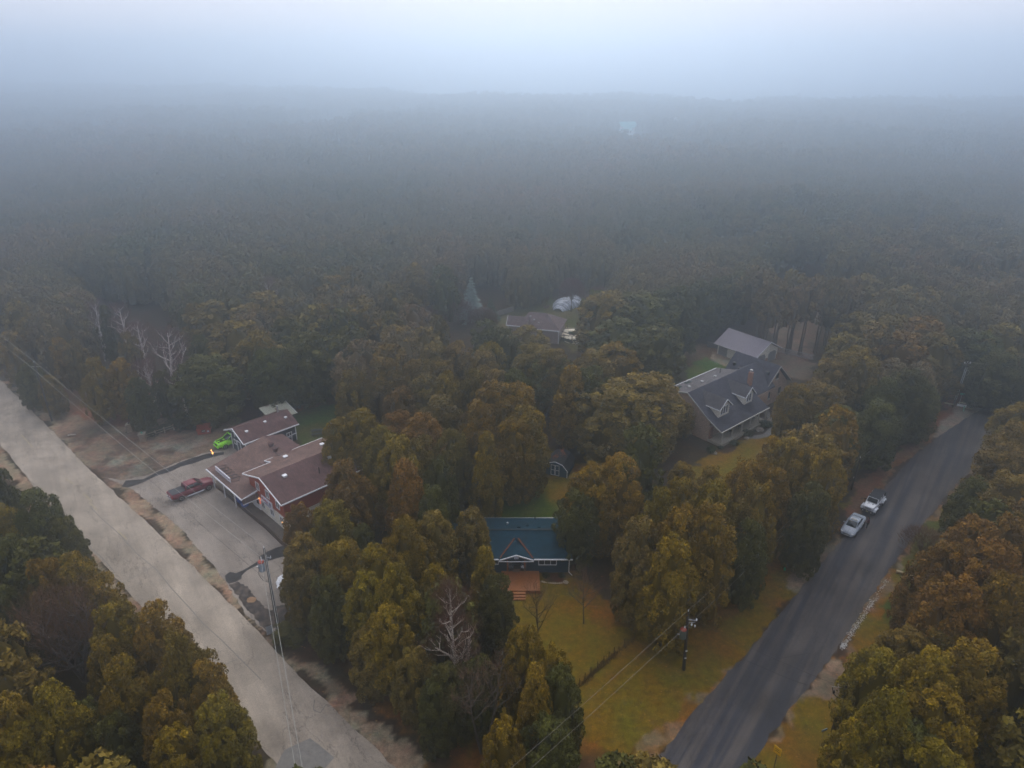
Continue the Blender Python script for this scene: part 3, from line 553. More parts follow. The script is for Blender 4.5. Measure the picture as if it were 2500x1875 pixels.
(-52.7,108.4,7,1.9,'g','o',"dark low cedar above the rail fence's end"),
(-38.9,105.0,11,3.7,'g','o','dark cedar directly behind the rusty tin shed'),
(-35.6,106.3,11,3.6,'g','o','dark cedar behind the garage chimney'),
(-56.5,125.4,12,5.5,'b','o','brown cedar in the block behind the dumpster, second row'),
(-47.9,115.6,12,5.3,'b','o','brown cedar in the block behind the dumpster, middle'),
(-48.1,101.8,11,5.1,'g','o','dark cedar left of the tin shed'),
(-48.0,130.9,12,5.4,'b','o','misty cedar crown in front of the bare grey tree')]

OPEN_FAR = [[(64, 452), (92, 452), (98, 552), (70, 552)], [(332, 640), (378, 640), (380, 716), (332, 716)], [(59, 262), (68, 262), (68, 284), (59, 284)]]
# ------------------------------------------------------------------ ground, roads, water
def axis(a, b, step, lo, hi):
    core = list(np.arange(a, b + 1e-6, step))
    out, s, v = [], step, b
    while v < hi:
        s *= 1.35; v = min(v + s, hi); out.append(v)
    pre, s, v = [], step, a
    while v > lo:
        s *= 1.35; v = max(v - s, lo); pre.append(v)
    return np.array(pre[::-1] + core + out)
gx = axis(-80, 90, 0.40, -2600, 2600)
gy = axis(24, 150, 0.40, -400, 4200)
GX, GY = np.meshgrid(gx, gy, indexing='ij')
warp = lambda s, a, sd: (smooth_noise(GX, GY, s, sd) * a, smooth_noise(GX + 91, GY - 37, s, sd + 1) * a)
w1 = warp(2.2, 0.9, 3); w2 = warp(0.8, 0.45, 7)
PX, PY = GX + w1[0] + w2[0], GY + w1[1] + w2[1]
col = np.zeros(GX.shape + (3,)) + np.array((0.050, 0.034, 0.022))
n_big = smooth_noise(GX, GY, 9, 11) * .5 + .5
n_mid = smooth_noise(GX, GY, 3.1, 12) * .5 + .5
n_small = smooth_noise(GX, GY, 1.1, 13) * .5 + .5
def paint(poly, ca, cb=None, mix=None, strength=1.0):
    k = inside(PX, PY, poly)
    c = np.array(ca) if cb is None else np.array(ca) * (1 - mix[..., None]) + np.array(cb) * mix[..., None]
    c = np.broadcast_to(c, col.shape)
    col[k] = col[k] * (1 - strength) + c[k] * strength
sm = lambda v, a, b: np.clip((v - a) / (b - a), 0, 1) ** 2 * (3 - 2 * np.clip((v - a) / (b - a), 0, 1))
GR_OLIVE, GR_GREEN, LIT, LIT_RED = (0.150, 0.098, 0.008), (0.062, 0.088, 0.010), (0.175, 0.078, 0.012), (0.170, 0.062, 0.028)
SAND, GRAVEL, DARKDIRT = (0.285, 0.212, 0.150), (0.255, 0.190, 0.135), (0.135, 0.088, 0.062)
lm = sm(n_big * .6 + n_mid * .4, .38, .66)
paint(CLEARING, (0.19, 0.14, 0.11), (0.11, 0.07, 0.05), lm)
paint(LAWN_FRONT, GR_OLIVE, LIT, sm(n_big * .5 + n_mid * .5, .5, .7))
paint(LAWN_E, LIT, GR_OLIVE, lm)
paint(LAWN_VERGE, GR_OLIVE, GR_GREEN, lm * .6)
paint(LAWN_BACK, GR_OLIVE, GR_GREEN, sm(n_big, .35, .6))
paint(LAWN_SHOP, (0.085, 0.085, 0.022), (0.05, 0.095, 0.022), lm)
paint(LAWN_BRICK, GR_OLIVE, LIT, lm)
paint(LAWN_CREAM, (0.07, 0.085, 0.018), (0.045, 0.085, 0.016), lm)
paint(LAWN_FAR, (0.10, 0.085, 0.03), (0.06, 0.085, 0.025), lm)
for p in (LITTER_A, LITTER_D): paint(p, LIT_RED, (0.15, 0.085, 0.05), lm)
for p in (LITTER_B, LITTER_C, LITTER_F, LITTER_H): paint(p, LIT, (0.075, 0.042, 0.02), lm)
paint(LITTER_E, LIT, GR_OLIVE, lm * .7)
paint(LITTER_G, (0.11, 0.058, 0.036), (0.13, 0.085, 0.06), lm)
paint(VERGE_W, SAND, DARKDIRT, sm(n_big * .3 + n_mid * .4 + n_small * .3, .42, .78) * .75)
paint(VERGE_WL, SAND, (0.16, 0.11, 0.075), lm)
paint(APRON, (0.215, 0.155, 0.115), (0.125, 0.086, 0.066), sm(n_mid * .5 + n_small * .5, .35, .7))
for p in GREY_PATCHES: paint(p, (0.25, 0.215, 0.18), (0.17, 0.135, 0.11), lm, .85)
for p in DARK_PATCHES: paint(p, (0.085, 0.062, 0.05), (0.13, 0.095, 0.075), lm, .8)
for p in (VERGE_E1, VERGE_E2, VERGE_E3): paint(p, (0.20, 0.135, 0.085), LIT, sm(n_small, .4, .8), .85)
paint(YARD_CREAM, (0.17, 0.125, 0.095), (0.12, 0.085, 0.065), lm)
for p in (DRIVE_A, DRIVE_B): paint(p, GRAVEL, (0.15, 0.11, 0.08), lm)
paint(FARPAD, (0.22, 0.175, 0.15), (0.145, 0.105, 0.085), lm)
paint(LAWN_CREAM, (0.085, 0.115, 0.018), (0.055, 0.105, 0.016), lm)
paint(PAD_CREAM, (0.24, 0.19, 0.14))
paint(BED, (0.05, 0.036, 0.028), (0.08, 0.055, 0.04), lm)
paint(BED_BLUE, (0.09, 0.035, 0.02))
# greener strip along the side road's far verge
gstrip = [(38.0, 56.0), (46, 67), (52, 75), (55, 75), (49, 64), (41, 53)]
paint(gstrip, (0.045, 0.07, 0.012), GR_OLIVE, lm * .5)
nx_, ny_ = GX.shape
idx = np.arange(nx_ * ny_).reshape(nx_, ny_)
fc = np.stack([idx[:-1, :-1], idx[1:, :-1], idx[1:, 1:], idx[:-1, 1:]], -1).reshape(-1, 4)
gz = smooth_noise(GX, GY, 14, 21) * 0.0
gm = bpy.data.materials.new('ground_cover'); gm.use_nodes = True
n, l = gm.node_tree.nodes, gm.node_tree.links
b = n['Principled BSDF']; b.inputs['Roughness'].default_value = 0.95; b.inputs['Specular IOR Level'].default_value = 0.1
at = n.new('ShaderNodeAttribute'); at.attribute_name = 'tint'
tc = n.new('ShaderNodeTexCoord')
def noise(scale, detail=8, rough=0.7):
    z = n.new('ShaderNodeTexNoise'); z.inputs['Scale'].default_value = scale; z.inputs['Detail'].default_value = detail; z.inputs['Roughness'].default_value = rough
    l.new(tc.outputs['Object'], z.inputs['Vector']); return z
def rng(src, a, b_, c, d):
    z = n.new('ShaderNodeMapRange'); z.inputs[1].default_value = a; z.inputs[2].default_value = b_; z.inputs[3].default_value = c; z.inputs[4].default_value = d
    l.new(src, z.inputs[0]); return z.outputs[0]
f1 = rng(noise(1.6).outputs['Fac'], .3, .7, .52, 1.55)
f2 = rng(noise(7, 6, .85).outputs['Fac'], .3, .7, .60, 1.45)
mm = n.new('ShaderNodeMath'); mm.operation = 'MULTIPLY'; l.new(f1, mm.inputs[0]); l.new(f2, mm.inputs[1])
sc_ = n.new('ShaderNodeVectorMath'); sc_.operation = 'SCALE'; l.new(at.outputs['Color'], sc_.inputs[0]); l.new(mm.outputs[0], sc_.inputs['Scale'])
# scattered fallen leaves
vo = n.new('ShaderNodeTexVoronoi'); vo.inputs['Scale'].default_value = 1.3; l.new(tc.outputs['Object'], vo.inputs['Vector'])
lf = rng(vo.outputs['Distance'], .08, .14, .8, 0)
mxl = n.new('ShaderNodeMix'); mxl.data_type = 'RGBA'; l.new(sc_.outputs[0], mxl.inputs['A']); mxl.inputs['B'].default_value = (.30, .17, .05, 1)
l.new(lf, mxl.inputs['Factor'])
# patches where the cover turns greener or browner
hp = n.new('ShaderNodeMix'); hp.data_type = 'RGBA'; hp.blend_type = 'MULTIPLY'; hp.inputs['Factor'].default_value = 1
rp = n.new('ShaderNodeValToRGB'); rp.color_ramp.elements[0].position = .32; rp.color_ramp.elements[0].color = (.72, .98, .9, 1); rp.color_ramp.elements[1].position = .68; rp.color_ramp.elements[1].color = (1.18, .92, .85, 1)
l.new(noise(.33, 6, .65).outputs['Fac'], rp.inputs[0]); l.new(mxl.outputs['Result'], hp.inputs['A']); l.new(rp.outputs[0], hp.inputs['B'])
l.new(hp.outputs['Result'], b.inputs['Base Color'])
me = mesh_np('ground', np.stack([GX, GY, gz], -1).reshape(-1, 3), fc, gm, col.reshape(-1, 3))
ground = link(bpy.data.objects.new('ground', me)); tag(ground, kind='structure')

def sheet(name, poly, z, m, jitter=0.0, seg=0.8, seed=1, kind='structure'):
    rs = random.Random(seed)
    pts = []
    for i, a in enumerate(poly):
        b2 = poly[(i + 1) % len(poly)]
        d = math.dist(a, b2); k = max(1, int(d / seg))
        for j in range(k):
            t = j / k
            pts.append((a[0] + (b2[0] - a[0]) * t + rs.uniform(-jitter, jitter), a[1] + (b2[1] - a[1]) * t + rs.uniform(-jitter, jitter), z))
    bm = bmesh.new()
    vs = [bm.verts.new(p) for p in pts]
    f = bm.faces.new(vs)
    bmesh.ops.triangulate(bm, faces=[f])
    bmesh.ops.recalc_face_normals(bm, faces=bm.faces)
    if sum(fa.normal.z for fa in bm.faces) < 0: bmesh.ops.reverse_faces(bm, faces=bm.faces)
    me = bpy.data.meshes.new(name); bm.to_mesh(me); bm.free()
    me.materials.append(m)
    o = link(bpy.data.objects.new(name, me))
    return tag(o, kind=kind)

def asphalt(name, c, c2, along, streak=0.25, crack=0.5, edge=None):
    """asphalt with lengthwise wheel streaks (along = road heading), mottling, tar lines"""
    m = bpy.data.materials.new(name); m.use_nodes = True
    n, l = m.node_tree.nodes, m.node_tree.links
    b = n['Principled BSDF']; b.inputs['Roughness'].default_value = 0.8; b.inputs['Specular IOR Level'].default_value = 0.25
    tc = n.new('ShaderNodeTexCoord')
    mp = n.new('ShaderNodeMapping'); mp.inputs['Rotation'].default_value = (0, 0, -along); l.new(tc.outputs['Object'], mp.inputs['Vector'])
    mp2 = n.new('ShaderNodeMapping'); mp2.inputs['Scale'].default_value = (0.035, 0.9, 1); l.new(mp.outputs[0], mp2.inputs['Vector'])
    def nz(src, s, d=6, r=.6):
        z = n.new('ShaderNodeTexNoise'); z.inputs['Scale'].default_value = s; z.inputs['Detail'].default_value = d; z.inputs['Roughness'].default_value = r
        l.new(src, z.inputs['Vector']); return z.outputs['Fac']
    def rg(src, a, b_, c_, d):
        z = n.new('ShaderNodeMapRange'); z.inputs[1].default_value = a; z.inputs[2].default_value = b_; z.inputs[3].default_value = c_; z.inputs[4].default_value = d
        l.new(src, z.inputs[0]); return z.outputs[0]
    def mul(a, b_):
        z = n.new('ShaderNodeMath'); z.operation = 'MULTIPLY'; l.new(a, z.inputs[0]); l.new(b_, z.inputs[1]); return z.outputs[0]
    st = rg(nz(mp2.outputs[0], 1.0, 4), .3, .7, 0, 1)
    big = rg(nz(tc.outputs['Object'], .18, 5, .65), .35, .65, 1 - .24, 1.24)
    fine = rg(nz(tc.outputs['Object'], 5, 7, .85), .3, .7, .78, 1.22)
    mx = n.new('ShaderNodeMix'); mx.data_type = 'RGBA'; mx.inputs['A'].default_value = (*c, 1); mx.inputs['B'].default_value = (*c2, 1)
    l.new(rg(st, 0, 1, .5 - streak * 2, .5 + streak * 2), mx.inputs['Factor'])
    # thin cracks and sealed seams: bands where a stretched noise crosses 0.5
    mp3 = n.new('ShaderNodeMapping'); mp3.inputs['Scale'].default_value = (0.05, 0.16, 1); l.new(mp.outputs[0], mp3.inputs['Vector'])
    cr = nz(mp3.outputs[0], 1.0, 7, .62)
    sb = n.new('ShaderNodeMath'); sb.operation = 'SUBTRACT'; l.new(cr, sb.inputs[0]); sb.inputs[1].default_value = .5
    ab = n.new('ShaderNodeMath'); ab.operation = 'ABSOLUTE'; l.new(sb.outputs[0], ab.inputs[0])
    ck = rg(ab.outputs[0], 0.0, .006, 1 - crack, 1)
    tot = mul(mul(big, fine), ck)
    vm = n.new('ShaderNodeVectorMath'); vm.operation = 'SCALE'; l.new(mx.outputs['Result'], vm.inputs[0]); l.new(tot, vm.inputs['Scale'])
    l.new(vm.outputs[0], b.inputs['Base Color'])
    return m
HEAD_MAIN = math.atan2(66.34 - 20, -37.6 + 1.0) # heading of the pale road
m_main = asphalt('pale_asphalt', (0.395, 0.330, 0.262), (0.325, 0.272, 0.218), math.atan2(47, -33), .4, .4)
m_side = asphalt('dark_asphalt', (0.042, 0.044, 0.054), (0.095, 0.082, 0.076), math.atan2(60, 45), .55, .35)
m_lot = asphalt('worn_lot_asphalt', (0.315, 0.270, 0.228), (0.245, 0.205, 0.170), math.atan2(47, -33), .25, .45)
m_tar = mat('fresh_black_asphalt', (0.028, 0.027, 0.028), .85, .35, 2.5, color2=(0.06, .055, .05), thr=(.52, .72), scale2=1.5)
m_patch = mat('grey_patch_asphalt', (0.235, 0.220, 0.200), .85, .2, 2)
main_road = sheet('main_road', ROAD_MAIN_L + ROAD_MAIN_R[::-1], 0.020, m_main, .10, 1.0, 2)
side_road = sheet('side_road', ROAD_SIDE_L + ROAD_SIDE_R[::-1], 0.020, m_side, .16, .7, 3)
lot = sheet('parking_lot', LOT, 0.012, m_lot, .13, .45, 4)
sheet('asphalt_strip', STRIPE_A, 0.020, m_tar, .10, .6, 5)
sheet('asphalt_strip', STRIPE_B, 0.020, m_tar, .10, .6, 6)
sheet('oil_stain', STAIN, 0.016, mat('black_grit', (0.040, 0.034, 0.032), .9, .5, 1.2, color2=(0.13, .10, .08), thr=(.42, .66), scale2=1.3), .12, .3, 7)
sheet('road_patch', ROAD_PATCH, 0.026, m_patch, .05, .8, 8)
water = sheet('water', [(-2500, 800), (2500, 860), (2500, 4100), (-2500, 4100)], 0.10, mat('lake_water', (0.05, 0.06, 0.07), .12, .05, .2, spec=.5), 0, 400)
# faint centre line dashes and edge line of the pale road
ml = mat('worn_road_paint', (0.40, 0.33, 0.20), .8, .3, 4)
mlw = mat('worn_white_paint', (0.33, 0.31, 0.28), .8, .3, 4)
def lerp(a, b, t): return (a[0] + (b[0] - a[0]) * t, a[1] + (b[1] - a[1]) * t)
for (a, b2) in CENTRE_DASHES:
    d = Vector((b2[0] - a[0], b2[1] - a[1])).normalized() * 0.06; q = Vector((-d.y, d.x))
    sheet('road_marking', [(a[0] - q.x, a[1] - q.y), (b2[0] - q.x, b2[1] - q.y), (b2[0] + q.x, b2[1] + q.y), (a[0] + q.x, a[1] + q.y)], 0.025, ml, .01, 1.2, 9)
# dark seams in the pale road, and across the side road
msm = mat('tar_seam', (0.215, .195, .17), .8, .2)
msd = mat('dark_tar_seam', (0.022, .022, .024), .8, .2)
for sm_pts, wd in SEAMS:
    o = MB()
    for i in range(len(sm_pts) - 1):
        a, b2 = Vector(sm_pts[i]), Vector(sm_pts[i + 1]); d = (b2 - a).normalized(); q = Vector((-d.y, d.x)) * wd
        o.add([(a.x - q.x, a.y - q.y, .0245), (b2.x - q.x, b2.y - q.y, .0245), (b2.x + q.x, b2.y + q.y, .0245), (a.x + q.x, a.y + q.y, .0245)], [(0, 1, 2, 3)])
    tag(o.build('road_seam', msd if sm_pts[0][0] > 10 else msm), kind='structure')
# concrete walk in front of the shop with its dark kerb
mw = mat('damp_concrete', (0.155, 0.130, 0.105), .85, .2, 2.0, color2=(0.10, .08, .062), thr=(.45, .6))
walk = MB(); 
walk.slab([(x, y, .10) for x, y in WALK], .09)
tag(walk.build('pavement', mw), kind='structure')
kb = MB()
for a, b2 in zip(KERB[:-1], KERB[1:]):
    d = Vector((b2[0] - a[0], b2[1] - a[1])).normalized(); q = Vector((-d.y, d.x)) * .16
    kb.slab([(a[0] - q.x, a[1] - q.y, .14), (b2[0] - q.x, b2[1] - q.y, .14), (b2[0] + q.x, b2[1] + q.y, .14), (a[0] + q.x, a[1] + q.y, .14)], .13)
tag(kb.build('kerb', mat('rusty_kerb', (0.060, 0.038, 0.026), .9, .3)), kind='structure')
sheet('gravel_path', PATH, 0.015, mat('blue_grey_gravel', (0.16, 0.155, 0.155), .9, .3, 6), .06, .5, 12)

# ------------------------------------------------------------------ trees
def foliage_mat(name, instanced=False):
    m = bpy.data.materials.new(name); m.use_nodes = True
    n, l = m.node_tree.nodes, m.node_tree.links
    b = n['Principled BSDF']; b.inputs['Roughness'].default_value = 0.75; b.inputs['Specular IOR Level'].default_value = 0.12
    at = n.new('ShaderNodeAttribute'); at.attribute_name = 'tint'
    sp = n.new('ShaderNodeSeparateColor'); l.new(at.outputs['Color'], sp.inputs[0])
    oi = n.new('ShaderNodeObjectInfo')
    base = oi.outputs['Color']
    if instanced:
        cr = n.new('ShaderNodeValToRGB'); cr.color_ramp.interpolation = 'LINEAR'
        e = cr.color_ramp.elements
        e[0].position = 0; e[0].color = (.088, .098, .042, 1); e[1].position = 1; e[1].color = (.240, .132, .072, 1)
        x = e.new(.35); x.color = (.155, .122, .048, 1)
        x = e.new(.7); x.color = (.190, .130, .060, 1)
        ha = n.new('ShaderNodeAttribute'); ha.attribute_type = 'INSTANCER'; ha.attribute_name = 'hue'
        hm = n.new('ShaderNodeMix'); hm.data_type = 'FLOAT'; hm.inputs['Factor'].default_value = .65
        l.new(oi.outputs['Random'], hm.inputs['A']); l.new(ha.outputs['Fac'], hm.inputs['B'])
        l.new(hm.outputs['Result'], cr.inputs[0]); base = cr.outputs[0]
    mx = n.new('ShaderNodeMix'); mx.data_type = 'RGBA'          # green sprays with browner cone-bearing tips
    l.new(sp.outputs[1], mx.inputs['Factor'])
    gr = n.new('ShaderNodeMix'); gr.data_type = 'RGBA'; gr.inputs['Factor'].default_value = .42
    l.new(base, gr.inputs['A']); gr.inputs['B'].default_value = (.034, .042, .006, 1)
    l.new(gr.outputs['Result'], mx.inputs['A']); l.new(base, mx.inputs['B'])
    vm = n.new('ShaderNodeVectorMath'); vm.operation = 'SCALE'; l.new(mx.outputs['Result'], vm.inputs[0]); l.new(sp.outputs[0], vm.inputs['Scale'])
    l.new(vm.outputs[0], b.inputs['Base Color'])
    return m
M_CED = foliage_mat('cedar_foliage')
M_FOREST = foliage_mat('forest_foliage', True)
M_BARK = mat('grey_brown_bark', (0.105, 0.085, 0.066), .9, .3, 6)
M_BARK_DK = mat('dark_bark', (0.055, 0.042, 0.032), .9, .3, 6)
M_WHITE_BARK = mat('white_birch_bark', (0.60, 0.52, 0.44), .8, .25, 5, color2=(.16, .12, .09), thr=(.6, .66), scale2=4)
M_SILVER_BARK = mat('silver_branch', (0.66, 0.60, 0.58), .85, .2, 5)
M_TWIG_RED = mat('red_brown_twigs', (0.115, 0.050, 0.026), .9, .25, 2)
M_TWIG_PINK = mat('pinkish_twigs', (0.145, 0.070, 0.065), .9, .2, 2)
M_TWIG_BROWN = mat('brown_twigs', (0.17, 0.092, 0.052), .9, .25, 2)
M_TWIG_GREY = mat('grey_twigs', (0.16, 0.13, 0.115), .9, .25, 2)

def sph(nrm):
    return nrm / np.maximum(np.linalg.norm(nrm, axis=-1, keepdims=True), 1e-6)

def ico_core(c, r, h, rs, prof, k=10, m=8):
    """lumpy closed shape filling the inside of a crown lobe"""
    v, f = [], []
    for i in range(m + 1):
        t = i / m
        for j in range(k):
            a = 2 * math.pi * j / k
            rr = r * float(prof(np.array(t * .97))) * rs.uniform(.84, 1.05) * (.25 if i == m else 1)
            v.append((c[0] + rr * math.cos(a), c[1] + rr * math.sin(a), c[2] + h * t))
    for i in range(m):
        for j in range(k):
            a0 = i * k + j; a1 = i * k + (j + 1) % k
            f.append((a0, a1, a1 + k, a0 + k))
    return np.array(v), np.array(f)

def crown_mesh(name, H, Rr, shape, seed, n_pl, n_lf, lf, material):
    """cedar crown: several leaders, each clothed in upright plumes made of small leaf sprays"""
    rs = np.random.RandomState(seed)
    lead = []
    zb = 0.06 * H
    if shape == 'c':
        lead = [(0, 0, zb, H, Rr * .95)] + [(rs.uniform(-.3, .3) * Rr, rs.uniform(-.3, .3) * Rr, zb, H * rs.uniform(.55, .75), Rr * .62) for _ in range(2)]
    elif shape == 'w':
        for k in range(8):
            a = rs.uniform(0, 6.28); d = math.sqrt(rs.rand()) * .62 * Rr
            lead.append((math.cos(a) * d, math.sin(a) * d, zb, H * (1 - .28 * d / Rr) * rs.uniform(.80, 1.0), Rr * rs.uniform(.36, .55)))
        lead.append((0, 0, zb, H, Rr * .5))
    elif shape == 't':
        zb = .50 * H
        for k in range(5):
            a = rs.uniform(0, 6.28); d = math.sqrt(rs.rand()) * .55 * Rr
            lead.append((math.cos(a) * d, math.sin(a) * d, zb * rs.uniform(.9, 1.15), H * rs.uniform(.85, 1.0), Rr * rs.uniform(.40, .6)))
    else:
        lead.append((0, 0, zb, H, Rr * .86))
        for k in range(5):
            a = k * 1.256 + rs.uniform(-.5, .5); d = rs.uniform(.38, .55) * Rr
            lead.append((math.cos(a) * d, math.sin(a) * d, zb, H * rs.uniform(.66, .90), Rr * rs.uniform(.46, .56)))
    def prof(t, sh):
        # t 0 bottom .. 1 top
        pk = .36 if sh != 'c' else .18
        pw = 2.9 if sh != 'c' else 1.55
        up = np.clip((t - pk) / (1 - pk), 0, 1); dn = np.clip((pk - t) / pk, 0, 1)
        return np.where(t > pk, np.maximum(1 - up ** pw, 0) ** (.55 if sh != 'c' else .8), 1 - .35 * dn ** 2)
    L = np.array(lead)
    area = L[:, 4] * (L[:, 3] - L[:, 2]); area = area / area.sum()
    V, T, F = [], [], []
    nv = 0
    for li, (cx, cy, z0, z1, r) in enumerate(lead):
        k = max(8, int(n_pl * area[li] * 1.35))
        t = rs.beta(1.15, 1.0, k) * .97
        a = rs.uniform(0, 2 * math.pi, k)
        lob = 1 + .10 * np.sin(a * 3 + rs.uniform(0, 6)) + .07 * np.sin(a * 5 + t * 9 + rs.uniform(0, 6))
        rad = r * prof(t, shape) * lob * rs.uniform(.84, 1.04, k)
        px = cx + rad * np.cos(a); py = cy + rad * np.sin(a); pz = z0 + (z1 - z0) * t
        kt = max(3, k // 9)                                     # close the very top of the lobe
        ta = rs.uniform(0, 2 * math.pi, kt); tr_ = np.sqrt(rs.rand(kt)) * .36 * r
        px = np.concatenate([px, cx + tr_ * np.cos(ta)]); py = np.concatenate([py, cy + tr_ * np.sin(ta)])
        pz = np.concatenate([pz, z0 + (z1 - z0) * (.955 - .06 * (tr_ / (.36 * r)) ** 2)]); a = np.concatenate([a, ta]); t = np.concatenate([t, np.full(kt, .98)]); k = k + kt
        keep = np.ones(k, bool)
        for lj, (dx, dy, w0, w1, q) in enumerate(lead):
            if lj == li: continue
            tt = (pz - w0) / (w1 - w0)
            ok = (tt > 0) & (tt < 1)
            dd = np.hypot(px - dx, py - dy)
            keep &= ~(ok & (dd < q * prof(np.clip(tt, 0, 1), shape) * .72))
        px, py, pz, a, t = px[keep], py[keep], pz[keep], a[keep], t[keep]
        k = len(px)
        out = sph(np.stack([np.cos(a) * (1 - t * .55), np.sin(a) * (1 - t * .55), .25 + t * .9], -1))
        pr = rs.uniform(.26, .56, k) * (Rr / 2.6) ** .5 * (1.45 if n_lf < 30 else 1.0)
        br = rs.uniform(.70, 1.32, k)                          # plume to plume brightness of the foliage itself
        bn = np.clip(rs.normal(.20 + .62 * t ** 1.2, .24, k), 0, 1)    # cone-bearing, browner tops
        m = n_lf
        d = sph(rs.normal(size=(k, m, 3)))
        d = sph(d + out[:, None, :] * .75)
        q = np.stack([px, py, pz], -1)[:, None, :] + d * pr[:, None, None] * np.array([1, 1, 1.45]) * rs.uniform(.75, 1.12, (k, m, 1))
        nrm = sph(d * .8 + rs.normal(size=(k, m, 3)) * .55 + np.array([0, 0, .25]))
        up = sph(np.array([0, 0, 1.0]) + rs.normal(size=(k, m, 3)) * .5 + d * .5)
        u = sph(np.cross(nrm, up)); w = sph(np.cross(u, nrm))
        s = lf * rs.uniform(.6, 1.35, (k, m, 1))
        quad = np.stack([q - w * s * .55, q + u * s * .42 + w * s * .10, q + w * s * .85 + nrm * s * .12, q - u * s * .42 + w * s * .10], 2)
        V.append(quad.reshape(-1, 3))
        tb = np.repeat((br[:, None] * rs.uniform(.72, 1.3, (k, m))).reshape(-1), 4)
        tn = np.repeat(np.clip(bn[:, None] + rs.normal(0, .16, (k, m)), 0, 1).reshape(-1), 4)
        T.append(np.stack([tb, tn, tb * 0], -1))
        c = k * m
        F.append(np.arange(nv, nv + c * 4).reshape(-1, 4)); nv += c * 4
        cv, cf = ico_core((cx, cy, z0 + .02 * H), r * .52, (z1 - z0) * .86, rs, lambda q_: prof(q_, shape))
        V.append(cv); T.append(np.tile(np.array([[.75, .2, 0]]), (len(cv), 1))); F.append(cf + nv); nv += len(cv)
    return mesh_np(name, np.concatenate(V), np.concatenate(F), material, np.concatenate(T))

def trunk_mesh(name, H, r, m, stems=1, seed=0):
    rs = random.Random(seed); b = MB()
    for s in range(stems):
        a = rs.uniform(0, 6.28); d = 0 if stems == 1 else .25
        x, y = math.cos(a) * d, math.sin(a) * d
        pts = [(x + rs.uniform(-.1, .1) * i, y + rs.uniform(-.1, .1) * i, H * i / 5) for i in range(6)]
        b.tube(pts, r, 6, r * .35, cap=False)
    me = bpy.data.meshes.new(name); me.from_pydata(b.v, [], b.f)
    me.materials.append(m); me.polygons.foreach_set('use_smooth', [True] * len(me.polygons))
    return me
PROTO = {}
def protos(shape, lod, H, Rr, count):
    pl, lf, sz = {'hi': (270, 86, .185), 'mid': (140, 40, .30), 'lo': (60, 18, .60)}[lod]
    if shape == 'w': pl = int(pl * 1.3)
    if shape == 't': pl = int(pl * .7)
    PROTO[shape, lod] = [crown_mesh('cedar_crown', H, Rr, shape, 100 * ord(shape) + 7 * len(lod) + i, pl, lf, sz, M_CED) for i in range(count)]
for shp, Rr, cnt in (('o', 2.6, 5), ('w', 3.6, 3), ('c', 2.2, 2)):
    protos(shp, 'hi', 12.0, Rr, cnt)
for shp, Rr, cnt in (('o', 2.6, 4), ('w', 3.6, 2), ('c', 2.2, 2), ('t', 2.8, 3)):
    protos(shp, 'mid', 12.0, Rr, cnt)
for shp, Rr, cnt in (('f', 4.7, 5),):
    protos(shp, 'lo', 12.0, Rr, cnt); protos(shp, 'mid', 12.0, Rr, cnt)
CANON = {'o': 2.6, 'w': 3.6, 'c': 2.2, 't': 2.8, 'f': 4.7}
TRUNK = trunk_mesh('trunk', 10.5, .17, M_BARK_DK, 1, 1)
TRUNK_T = trunk_mesh('trunk', 10.0, .14, M_BARK, 3, 2)
COLS = {'g': (.086, .078, .011), 'y': (.190, .126, .004), 'o': (.208, .124, .007), 'b': (.178, .118, .018), 'r': (.200, .100, .012), 's': (.175, .12, .045)}
trs = random.Random(77)
def add_tree(x, y, h, r, c, sh, label, group, lod=None):
    if lod is None: lod = 'hi' if y < 108 and sh != 't' else 'mid'
    t = thing('cedar_tree', label, 'tree', (x, y, 0), trs.uniform(0, 6.28), group, (r / CANON[sh], r / CANON[sh], h / 12.0))
    cr = bpy.data.objects.new('crown', trs.choice(PROTO[sh, lod])); link(cr, t)
    k = trs.uniform(.82, 1.18); cc = COLS[c]
    cr.color = (cc[0] * k * trs.uniform(.92, 1.08), cc[1] * k, cc[2] * k * trs.uniform(.8, 1.3), 1)
    tk = bpy.data.objects.new('trunk', TRUNK_T if sh == 't' else TRUNK); link(tk, t)
    return t
placed = []
def zone_group(x, y):
    if y < 62 and x < -15: return 'cedars on the near side of the main road'
    if x > 26 and y < 70 and x - 26 > (y - 33) * .62: return 'cedars along the far side of the side road'
    if x < 8 and y < 105: return 'cedars in the wood between the shop and the blue house'
    if y < 90: return 'cedars in the clump above the side road'
    return 'cedars in the woods behind the houses'
for (x, y, h, r, c, sh, lab) in TREES:
    add_tree(x, y, h, r, c, sh, lab, zone_group(x, y)); placed.append((x, y, r))

# woods that go on behind and between the trees above
def spread(x0, x1, y0, y1, step, seed, keep, taken, mind):
    rs = random.Random(seed); out = []
    yy = y0
    cell = {}
    for (a, b2, r) in taken: cell.setdefault((int(a // 8), int(b2 // 8)), []).append((a, b2, r))
    while yy < y1:
        xx = x0
        while xx < x1:
            x = xx + rs.uniform(-.42, .42) * step; y = yy + rs.uniform(-.42, .42) * step
            xx += step
            if not keep(x, y): continue
            cx, cy = int(x // 8), int(y // 8)
            if any(math.hypot(a - x, b2 - y) < mind * r + mind for i in (-1, 0, 1) for j in (-1, 0, 1) for a, b2, r in cell.get((cx + i, cy + j), ())): continue
            out.append((x, y))
        yy += step * .9
    return out
def pin(x, y, poly):
    r = False; n = len(poly)
    for i in range(n):
        x0, y0 = poly[i]; x1, y1 = poly[(i + 1) % n]
        if (y0 > y) != (y1 > y) and x < (x1 - x0) * (y - y0) / (y1 - y0) + x0: r = not r
    return r
